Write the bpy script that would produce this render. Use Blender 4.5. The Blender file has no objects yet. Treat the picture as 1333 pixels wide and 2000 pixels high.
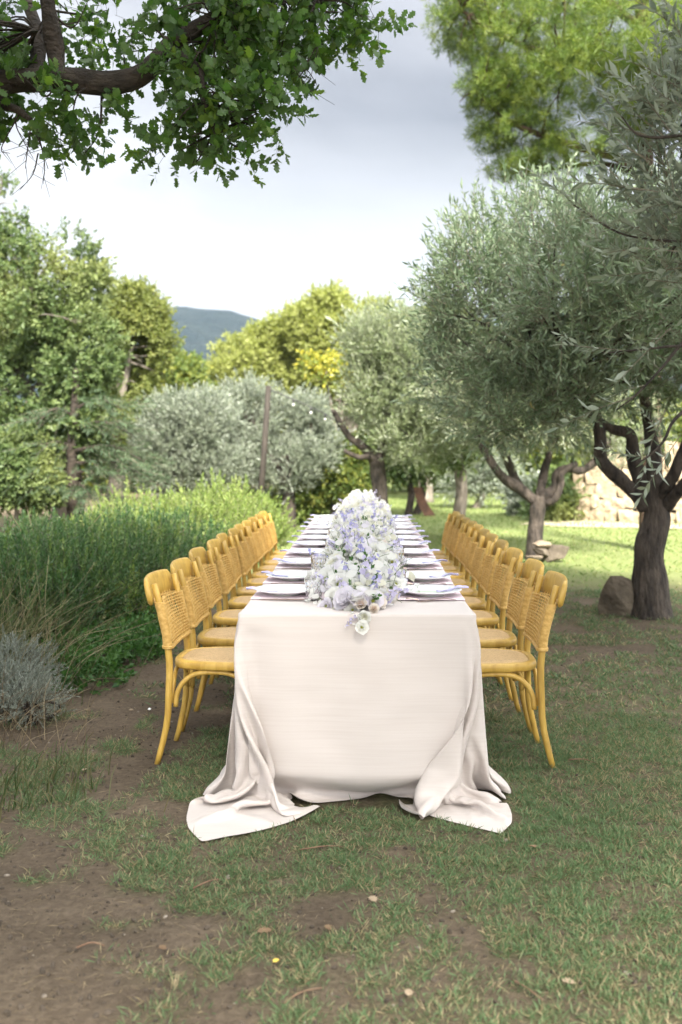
import bpy, math, random
import numpy as np
from mathutils import Vector, Matrix

S = bpy.context.scene
COL = S.collection
R = math.radians

# ------------------------------------------------------------------ camera, sky, sun, exposure
CAM = Vector((0.0, 0.0, 1.37))
cam_data = bpy.data.cameras.new('camera')
cam = bpy.data.objects.new('camera', cam_data)
COL.objects.link(cam)
cam.location = CAM
cam.rotation_euler = (R(90 - 3.36), 0, R(1.33))
cam_data.sensor_fit = 'VERTICAL'
cam_data.sensor_height = 36
cam_data.lens = 35
cam_data.clip_end = 5000
cam_data.dof.use_dof = True
cam_data.dof.focus_distance = 4.25
cam_data.dof.aperture_fstop = 2.4
S.camera = cam

SUN = Vector((0.16, -0.70, 0.70)).normalized()
world = bpy.data.worlds.new('World')
S.world = world
world.use_nodes = True
wn, wl = world.node_tree.nodes, world.node_tree.links
bg = wn['Background']
bg.inputs['Strength'].default_value = 0.1
sky = wn.new('ShaderNodeTexSky')
sky.sky_type = 'NISHITA'
sky.sun_disc = False
sky.sun_elevation = math.asin(SUN.z)
sky.sun_rotation = math.atan2(SUN.x, SUN.y)
tc = wn.new('ShaderNodeTexCoord')
sep = wn.new('ShaderNodeSeparateXYZ')
wl.new(tc.outputs['Generated'], sep.inputs[0])


def wmath(op, a, b=None):
    n = wn.new('ShaderNodeMath')
    n.operation = op
    for i, v in enumerate((a, b)):
        if v is None:
            continue
        if isinstance(v, (int, float)):
            n.inputs[i].default_value = v
        else:
            wl.new(v, n.inputs[i])
    return n.outputs[0]


zc = wmath('ADD', wmath('MAXIMUM', sep.outputs['Z'], 0.0), 0.22)      # cloud layer seen in perspective
comb = wn.new('ShaderNodeCombineXYZ')
wl.new(wmath('DIVIDE', sep.outputs['X'], zc), comb.inputs[0])
wl.new(wmath('DIVIDE', sep.outputs['Y'], zc), comb.inputs[1])
mp = wn.new('ShaderNodeMapping')
mp.inputs['Location'].default_value = (2.5, 7.8, 0.4)
mp.inputs['Scale'].default_value = (0.62, 0.72, 1.0)
wl.new(comb.outputs[0], mp.inputs['Vector'])
nz = wn.new('ShaderNodeTexNoise')
nz.inputs['Scale'].default_value = 0.95
nz.inputs['Detail'].default_value = 7
nz.inputs['Roughness'].default_value = 0.5
nz.inputs['Distortion'].default_value = 0.25
wl.new(mp.outputs[0], nz.inputs['Vector'])
ramp = wn.new('ShaderNodeValToRGB')
wl.new(nz.outputs['Fac'], ramp.inputs[0])
CL = 1.0
el = ramp.color_ramp.elements
el[0].position = 0.36
el[0].color = (0.33, 0.34, 0.375, 1)
el[1].position = 0.60
el[1].color = (1.15, 1.15, 1.16, 1)
e = el.new(0.47)
e.color = (0.55, 0.555, 0.59, 1)
hz = wn.new('ShaderNodeMapRange')                                      # thinner, brighter cloud towards the horizon
hz.inputs['From Min'].default_value = 0.08
hz.inputs['From Max'].default_value = 0.31
hz.inputs['To Min'].default_value = 0.9
hz.inputs['To Max'].default_value = 0.0
wl.new(sep.outputs['Z'], hz.inputs['Value'])
mixh = wn.new('ShaderNodeMixRGB')
mixh.inputs[2].default_value = (2.0, 1.99, 1.97, 1)
wl.new(hz.outputs[0], mixh.inputs[0])
wl.new(ramp.outputs[0], mixh.inputs[1])
sc10 = wn.new('ShaderNodeMixRGB')
sc10.blend_type = 'MULTIPLY'
sc10.inputs[0].default_value = 1
sc10.inputs[2].default_value = (1.12, 1.12, 1.12, 1)
dotn = wn.new('ShaderNodeVectorMath')                                  # cloud glows more on the sun's side of the sky
dotn.operation = 'DOT_PRODUCT'
wl.new(tc.outputs['Generated'], dotn.inputs[0])
dotn.inputs[1].default_value = SUN[:]
gl = wmath('POWER', wmath('ADD', wmath('MULTIPLY', dotn.outputs['Value'], 0.5), 0.5), 2.0)
gl = wmath('ADD', wmath('MULTIPLY', gl, 5.0), 1.0)
zen = wmath('POWER', wmath('MAXIMUM', sep.outputs['Z'], 0.0), 2.0)        # overcast sky is brightest overhead
gl = wmath('ADD', gl, wmath('MULTIPLY', zen, 6.0))
glow = wn.new('ShaderNodeVectorMath')
glow.operation = 'SCALE'
wl.new(mixh.outputs[0], glow.inputs[0])
wl.new(gl, glow.inputs['Scale'])
wl.new(glow.outputs[0], sc10.inputs[1])
mixs = wn.new('ShaderNodeMixRGB')
mixs.inputs[0].default_value = 0.985
wl.new(sky.outputs[0], mixs.inputs[1])
wl.new(sc10.outputs[0], mixs.inputs[2])
wl.new(mixs.outputs[0], bg.inputs['Color'])

sun_data = bpy.data.lights.new('sun', 'SUN')
sun_data.energy = 4.4
sun_data.angle = R(8.0)
sun_data.color = (1.0, 0.94, 0.84)
sun = bpy.data.objects.new('sun', sun_data)
COL.objects.link(sun)
sun.rotation_euler = SUN.to_track_quat('Z', 'Y').to_euler()
sun.location = (0, 0, 30)

vs = S.view_settings
vs.view_transform = 'Standard'
vs.look = 'None'
vs.gamma = 1
vs.use_curve_mapping = False
vs.exposure = 2.15
S.cycles.max_bounces = 8
S.cycles.transparent_max_bounces = 8
S.cycles.use_denoising = True

# ------------------------------------------------------------------ helpers
FPX = 1944.0
CR = np.array(cam.rotation_euler.to_matrix())


def at(px, py, Y):
    """World point at depth Y on the line of sight of photo pixel (px, py)."""
    d = CR @ np.array([(px - 666.5) / FPX, -(py - 1000) / FPX, -1.0])
    k = Y / d[1]
    return np.array([CAM.x + d[0] * k, Y, CAM.z + d[2] * k])


def link(o, parent=None):
    COL.objects.link(o)
    if parent is not None:
        o.parent = parent
    return o


def tag(o, label=None, cat=None, group=None, kind=None):
    if label:
        o['label'] = label
    if cat:
        o['category'] = cat
    if group:
        o['group'] = group
    if kind:
        o['kind'] = kind
    return o


def thing(name, label, cat, loc=(0, 0, 0), rz=0, group=None):
    o = bpy.data.objects.new(name, None)
    o.empty_display_size = 0.1
    o.location = loc
    o.rotation_euler = (0, 0, rz)
    link(o)
    return tag(o, label, cat, group)


def new_obj(name, me, parent=None):
    return link(bpy.data.objects.new(name, me), parent)


def make_mesh(name, V, FL, mats, rnd=None, smooth=False, attrs=None):
    """FL: list of (faces array (n,k), material index)."""
    me = bpy.data.meshes.new(name)
    V = np.ascontiguousarray(V, dtype=np.float32)
    me.vertices.add(len(V))
    me.vertices.foreach_set('co', V.ravel())
    FL = [(np.asarray(f, dtype=np.int32), m) for f, m in FL if len(f)]
    idx = np.concatenate([f.ravel() for f, m in FL])
    tot = np.concatenate([np.full(len(f), f.shape[1], dtype=np.int32) for f, m in FL])
    mi = np.concatenate([np.full(len(f), m, dtype=np.int32) for f, m in FL])
    start = np.concatenate([[0], np.cumsum(tot)[:-1]]).astype(np.int32)
    me.loops.add(len(idx))
    me.loops.foreach_set('vertex_index', idx)
    me.polygons.add(len(tot))
    me.polygons.foreach_set('loop_start', start)
    me.polygons.foreach_set('material_index', mi)
    me.polygons.foreach_set('use_smooth', np.full(len(tot), bool(smooth)))
    if rnd is not None:
        a = me.attributes.new('rnd', 'FLOAT', 'POINT')
        a.data.foreach_set('value', np.ascontiguousarray(rnd, dtype=np.float32))
    for k, v in (attrs or {}).items():
        a = me.attributes.new(k, 'FLOAT', 'POINT')
        a.data.foreach_set('value', np.ascontiguousarray(v, dtype=np.float32))
    for m in mats:
        me.materials.append(m)
    me.update(calc_edges=True)
    return me


class MB:
    """Collects shapes that become ONE mesh object."""

    def __init__(self):
        self.V, self.F, self.n = [], [], 0

    def add(self, V, F, m=0):
        V = np.asarray(V, float)
        for f in (F if isinstance(F, list) and len(F) and isinstance(F[0], np.ndarray) else [np.asarray(F)]):
            self.F.append((f + self.n, m))
        self.V.append(V)
        self.n += len(V)
        return self

    def tube(self, P, r, k=8, m=0, closed=False, flat=1.0, caps=True, up=(0, 0, 1)):
        P = np.asarray(P, float)
        n = len(P)
        r = np.broadcast_to(np.asarray(r, float), (n,))
        if closed:
            T = np.roll(P, -1, 0) - np.roll(P, 1, 0)
        else:
            T = np.gradient(P, axis=0)
        T /= np.linalg.norm(T, axis=1)[:, None] + 1e-12
        u = np.array(up, float)
        if abs(T[0] @ u) > 0.9:
            u = np.array([1.0, 0, 0]) if abs(T[0][0]) < 0.9 else np.array([0, 1.0, 0])
        A = np.empty_like(P)
        a = u - T[0] * (T[0] @ u)
        for i in range(n):
            a = a - T[i] * (T[i] @ a)
            a = a / (np.linalg.norm(a) + 1e-12)
            A[i] = a
        B = np.cross(T, A)
        th = np.arange(k) * 2 * math.pi / k
        V = P[:, None] + r[:, None, None] * (np.cos(th)[None, :, None] * A[:, None] * flat + np.sin(th)[None, :, None] * B[:, None])
        V = V.reshape(-1, 3)
        i = np.arange(n if closed else n - 1)[:, None]
        j = np.arange(k)[None, :]
        i2 = (i + 1) % n
        j2 = (j + 1) % k
        F = np.stack([i * k + j, i * k + j2, i2 * k + j2, i2 * k + j], -1).reshape(-1, 4)
        self.add(V, F, m)
        if caps and not closed:
            b = self.n - len(V)
            self.F.append((np.array([[b + q for q in range(k)][::-1]]), m))
            self.F.append((np.array([[b + (n - 1) * k + q for q in range(k)]]), m))
        return self

    def box(self, x0, x1, y0, y1, z0, z1, m=0, M=None):
        V = np.array([[x, y, z] for z in (z0, z1) for y in (y0, y1) for x in (x0, x1)], float)
        if M is not None:
            V = V @ np.array(M.to_3x3()).T + np.array(M.translation)
        F = np.array([[0, 2, 3, 1], [4, 5, 7, 6], [0, 1, 5, 4], [2, 6, 7, 3], [0, 4, 6, 2], [1, 3, 7, 5]])
        return self.add(V, F, m)

    def lathe(self, prof, k=32, m=0, c=(0, 0, 0)):
        prof = np.asarray(prof, float)
        th = np.arange(k) * 2 * math.pi / k
        V = np.stack([prof[:, 0:1] * np.cos(th), prof[:, 0:1] * np.sin(th), np.repeat(prof[:, 1:2], k, 1)], -1).reshape(-1, 3) + np.array(c)
        n = len(prof)
        i = np.arange(n - 1)[:, None]
        j = np.arange(k)[None, :]
        j2 = (j + 1) % k
        F = np.stack([i * k + j, i * k + j2, (i + 1) * k + j2, (i + 1) * k + j], -1).reshape(-1, 4)
        return self.add(V, F, m)

    def mesh(self, name, mats, smooth=False, rnd=None):
        return make_mesh(name, np.concatenate(self.V), self.F, mats if isinstance(mats, (list, tuple)) else [mats], rnd, smooth)

    def build(self, name, mats, parent=None, smooth=False):
        return new_obj(name, self.mesh(name, mats, smooth), parent)


def ss(a, b, x):
    t = np.clip((x - a) / (b - a), 0, 1)
    return t * t * (3 - 2 * t)


def vnoise(P, freq=1.0, seed=0):
    P = np.asarray(P, float) * freq + seed * 17.31
    I = np.floor(P).astype(np.int64)
    f = P - I
    f = f * f * (3 - 2 * f)

    def h(o):
        J = I + np.array(o)
        v = (J[..., 0] * 73856093) ^ (J[..., 1] * 19349663) ^ (J[..., 2] * 83492791) ^ (seed * 2654435)
        v = (v ^ (v >> 13)) * 1274126177
        v = v ^ (v >> 16)
        return (v & 0xffff) / 65535.0
    r = 0
    for a in (0, 1):
        for b in (0, 1):
            for c in (0, 1):
                w = (f[..., 0] if a else 1 - f[..., 0]) * (f[..., 1] if b else 1 - f[..., 1]) * (f[..., 2] if c else 1 - f[..., 2])
                r = r + w * h((a, b, c))
    return r


def fbm(P, freq=1.0, seed=0, octs=4):
    r, a, t = 0, 1.0, 0
    for o in range(octs):
        r = r + a * vnoise(P, freq * 2 ** o, seed + o * 7)
        t += a
        a *= 0.5
    return r / t


def nrm(A):
    return A / (np.linalg.norm(A, axis=-1, keepdims=True) + 1e-12)


def frames(D, rng):
    """Rotation matrices (N,3,3) whose third column is D, with random roll."""
    r = nrm(rng.normal(size=D.shape))
    X = nrm(np.cross(r, D))
    return np.stack([X, np.cross(D, X), D], -1)


def scatter(temps, pos, Rm, sc, rng):
    """Copies of template shapes (V, [(F, mat)]) joined in one vertex/face set."""
    Vs, Fs, rn, n = [], [], [], 0
    pick = rng.integers(0, len(temps), len(pos))
    for t, tt in enumerate(temps):
        TV, TF = tt[0], tt[1]
        s = np.nonzero(pick == t)[0]
        if not len(s):
            continue
        V = np.einsum('nij,vj->nvi', Rm[s], TV) * sc[s][:, None, None] + pos[s][:, None]
        k = len(TV)
        Vs.append(V.reshape(-1, 3))
        kl = tt[2] if len(tt) > 2 else k
        nl = -(-k // kl)
        rr = np.repeat(rng.random((len(s), nl)), kl, axis=1)[:, :k]
        rn.append((0.5 * rng.random(len(s))[:, None] + 0.5 * rr).ravel() if nl > 1 else rr.ravel())
        off = n + np.arange(len(s)) * k
        for F, m in TF:
            Fs.append(((F[None] + off[:, None, None]).reshape(-1, F.shape[1]), m))
        n += len(s) * k
    return np.concatenate(Vs), Fs, np.concatenate(rn)


# ------------------------------------------------------------------ materials
def mat(name):
    m = bpy.data.materials.new(name)
    m.use_nodes = True
    return m, m.node_tree.nodes, m.node_tree.links, m.node_tree.nodes['Principled BSDF']


def node(nt, kind, **kw):
    n = nt.new(kind)
    for k, v in kw.items():
        if k in n.inputs:
            n.inputs[k].default_value = v
        else:
            setattr(n, k, v)
    return n


def rampn(nt, stops):
    r = nt.new('ShaderNodeValToRGB')
    e = r.color_ramp.elements
    while len(e) < len(stops):
        e.new(0.5)
    for q, (p, c) in zip(e, stops):
        q.position = p
        q.color = tuple(c) + (1,)
    return r


def noisy(name, c1, c2, scale=8, rough=0.6, bump=0.2, bscale=None, detail=6, stretch=(1, 1, 1), spec=0.4, dist=0.01, coords='Object'):
    m, n, l, b = mat(name)
    t = n.new('ShaderNodeTexCoord')
    p = node(n, 'ShaderNodeMapping', Scale=stretch)
    l.new(t.outputs[coords], p.inputs[0])
    x = node(n, 'ShaderNodeTexNoise', Scale=scale, Detail=detail, Roughness=0.6)
    l.new(p.outputs[0], x.inputs['Vector'])
    r = rampn(n, [(0.32, c1), (0.68, c2)])
    l.new(x.outputs['Fac'], r.inputs[0])
    l.new(r.outputs[0], b.inputs['Base Color'])
    b.inputs['Roughness'].default_value = rough
    b.inputs['Specular IOR Level'].default_value = spec
    if bump:
        y = node(n, 'ShaderNodeTexNoise', Scale=bscale or scale * 3, Detail=5)
        l.new(p.outputs[0], y.inputs['Vector'])
        bp = node(n, 'ShaderNodeBump', Strength=bump, Distance=dist)
        l.new(y.outputs['Fac'], bp.inputs['Height'])
        l.new(bp.outputs[0], b.inputs['Normal'])
    return m


def leafmat(name, cols, back=None, trans=0.35, rough=0.5, spec=0.35, tcol=None, patch=None):
    """Leaf colour varies from leaf to leaf (rnd) and from bough to bough (patch)."""
    m, n, l, b = mat(name)
    a = node(n, 'ShaderNodeAttribute', attribute_name='rnd')
    r = rampn(n, cols)
    l.new(a.outputs['Fac'], r.inputs[0])
    col = r.outputs[0]
    if patch:
        t = n.new('ShaderNodeTexCoord')
        x = node(n, 'ShaderNodeTexNoise', Scale=patch[0], Detail=2)
        l.new(t.outputs['Object'], x.inputs['Vector'])
        pr = node(n, 'ShaderNodeMapRange')
        pr.inputs['From Min'].default_value = patch[2] if len(patch) > 2 else 0.48
        pr.inputs['From Max'].default_value = (patch[2] if len(patch) > 2 else 0.48) + 0.14
        l.new(x.outputs['Fac'], pr.inputs['Value'])
        mx = n.new('ShaderNodeMixRGB')
        l.new(pr.outputs[0], mx.inputs[0])
        l.new(col, mx.inputs[1])
        mx.inputs[2].default_value = tuple(patch[1]) + (1,)
        col = mx.outputs[0]
    if back:
        g = n.new('ShaderNodeNewGeometry')
        mx = n.new('ShaderNodeMixRGB')
        l.new(g.outputs['Backfacing'], mx.inputs[0])
        l.new(col, mx.inputs[1])
        mx.inputs[2].default_value = tuple(back) + (1,)
        col = mx.outputs[0]
    l.new(col, b.inputs['Base Color'])
    b.inputs['Roughness'].default_value = rough
    b.inputs['Specular IOR Level'].default_value = spec
    tr = n.new('ShaderNodeBsdfTranslucent')
    hs = node(n, 'ShaderNodeHueSaturation', Saturation=1.15, Value=1.25)
    l.new(col, hs.inputs['Color'])
    l.new(hs.outputs[0], tr.inputs['Color'])
    ms = n.new('ShaderNodeMixShader')
    ms.inputs[0].default_value = trans
    l.new(b.outputs[0], ms.inputs[1])
    l.new(tr.outputs[0], ms.inputs[2])
    l.new(ms.outputs[0], n['Material Output'].inputs['Surface'])
    return m


def plain(name, c, rough=0.5, spec=0.5, metal=0.0):
    m, n, l, b = mat(name)
    b.inputs['Base Color'].default_value = tuple(c) + (1,)
    b.inputs['Roughness'].default_value = rough
    b.inputs['Specular IOR Level'].default_value = spec
    b.inputs['Metallic'].default_value = metal
    return m


M_bark_olive = noisy('olive_bark', (0.010, 0.008, 0.0065), (0.085, 0.068, 0.054), 9, 0.9, 0.9, 22, stretch=(1.6, 1.6, 0.5), dist=0.04)
M_bark_oak = noisy('oak_bark', (0.014, 0.011, 0.008), (0.060, 0.046, 0.034), 10, 0.9, 0.9, 26, stretch=(1, 2, 2), dist=0.03)
M_bark_grey = noisy('grey_bark', (0.09, 0.075, 0.06), (0.24, 0.21, 0.17), 7, 0.9, 0.7, 18, stretch=(2, 2, 0.5), dist=0.03)
M_bark_pine = noisy('pine_bark', (0.03, 0.020, 0.014), (0.10, 0.062, 0.042), 6, 0.9, 0.8, 14, dist=0.04)
M_twig = noisy('twig_bark', (0.10, 0.085, 0.06), (0.20, 0.18, 0.13), 20, 0.8, 0.2)

M_olive = leafmat('olive_leaf', [(0.0, (0.068, 0.112, 0.052)), (0.5, (0.118, 0.172, 0.086)), (0.96, (0.21, 0.25, 0.145)), (1.0, (0.36, 0.25, 0.03))],
                  back=(0.18, 0.235, 0.145), trans=0.26, rough=0.42, spec=0.5)
M_olive_near = leafmat('near_olive_leaf', [(0.0, (0.075, 0.105, 0.062)), (0.6, (0.12, 0.155, 0.095)), (1.0, (0.20, 0.23, 0.15))], back=(0.26, 0.30, 0.23), trans=0.28, rough=0.42, spec=0.5)
M_olive_grey = leafmat('silver_olive_leaf', [(0.0, (0.10, 0.13, 0.085)), (0.5, (0.16, 0.19, 0.13)), (1.0, (0.24, 0.26, 0.19))],
                       back=(0.30, 0.33, 0.27), trans=0.25, rough=0.45, spec=0.5)
M_olive_mid = leafmat('green_olive_leaf', [(0.0, (0.10, 0.14, 0.06)), (0.5, (0.17, 0.21, 0.10)), (1.0, (0.26, 0.29, 0.16))],
                      back=(0.31, 0.34, 0.24), trans=0.3, rough=0.45, spec=0.45)
M_oak = leafmat('oak_leaf', [(0.0, (0.034, 0.082, 0.020)), (0.6, (0.078, 0.152, 0.032)), (0.985, (0.15, 0.225, 0.045)), (1.0, (0.30, 0.13, 0.03))],
                back=(0.09, 0.155, 0.05), trans=0.5, rough=0.42, spec=0.45)
M_leaf_dark = leafmat('dark_broad_leaf', [(0.0, (0.058, 0.096, 0.034)), (0.6, (0.108, 0.158, 0.054)), (1.0, (0.20, 0.245, 0.09))],
                      trans=0.33, rough=0.5, patch=(0.55, (0.23, 0.26, 0.09), 0.48))
M_leaf_olivegreen = leafmat('pale_broad_leaf', [(0.0, (0.11, 0.14, 0.035)), (0.6, (0.17, 0.20, 0.055)), (1.0, (0.28, 0.29, 0.09))], trans=0.38, rough=0.55)
M_leaf_lime = leafmat('lime_broad_leaf', [(0.0, (0.17, 0.20, 0.05)), (0.5, (0.26, 0.29, 0.08)), (1.0, (0.38, 0.40, 0.15))], trans=0.42, rough=0.55)
M_leaf_yellow = leafmat('yellow_leaf', [(0.0, (0.12, 0.17, 0.04)), (0.5, (0.22, 0.26, 0.06)), (0.62, (0.44, 0.40, 0.06)), (1.0, (0.56, 0.52, 0.12))], trans=0.45, rough=0.55)
M_leaf_bush = leafmat('bush_leaf', [(0.0, (0.06, 0.10, 0.025)), (0.5, (0.13, 0.18, 0.045)), (1.0, (0.30, 0.29, 0.06))], trans=0.38, rough=0.55)
M_conifer = leafmat('conifer_needle', [(0.0, (0.028, 0.055, 0.026)), (1.0, (0.075, 0.115, 0.05))], trans=0.15, rough=0.6)
M_pine = leafmat('pine_needle', [(0.0, (0.060, 0.110, 0.020)), (0.5, (0.115, 0.175, 0.030)), (1.0, (0.22, 0.27, 0.05))], trans=0.3, rough=0.5)
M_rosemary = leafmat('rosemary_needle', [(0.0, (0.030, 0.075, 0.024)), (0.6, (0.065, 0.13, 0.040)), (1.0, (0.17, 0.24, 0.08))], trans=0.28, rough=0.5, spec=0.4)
M_rosemary_lit = leafmat('sunlit_rosemary_needle', [(0.0, (0.10, 0.165, 0.036)), (0.5, (0.18, 0.25, 0.06)), (1.0, (0.32, 0.37, 0.12))], trans=0.3, rough=0.5)  # lighter copy of the rosemary colour, with sunlight put into it
M_santolina = leafmat('silver_herb_leaf', [(0.0, (0.13, 0.155, 0.12)), (0.6, (0.26, 0.29, 0.24)), (1.0, (0.36, 0.38, 0.33))], trans=0.15, rough=0.7)
M_straw = leafmat('dry_straw', [(0.0, (0.07, 0.05, 0.03)), (0.6, (0.19, 0.145, 0.085)), (1.0, (0.36, 0.29, 0.18))], trans=0.15, rough=0.7)
M_grass = leafmat('grass_blade', [(0.0, (0.070, 0.128, 0.050)), (0.45, (0.110, 0.182, 0.078)), (0.66, (0.160, 0.228, 0.108)), (0.74, (0.28, 0.235, 0.13)), (1.0, (0.42, 0.34, 0.21))], trans=0.25, rough=0.6)
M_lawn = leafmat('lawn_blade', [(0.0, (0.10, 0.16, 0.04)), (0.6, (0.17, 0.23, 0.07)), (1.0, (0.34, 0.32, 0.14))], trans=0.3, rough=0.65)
M_herb = leafmat('herb_leaf', [(0.0, (0.035, 0.10, 0.025)), (1.0, (0.10, 0.20, 0.05))], trans=0.3, rough=0.55)

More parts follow.
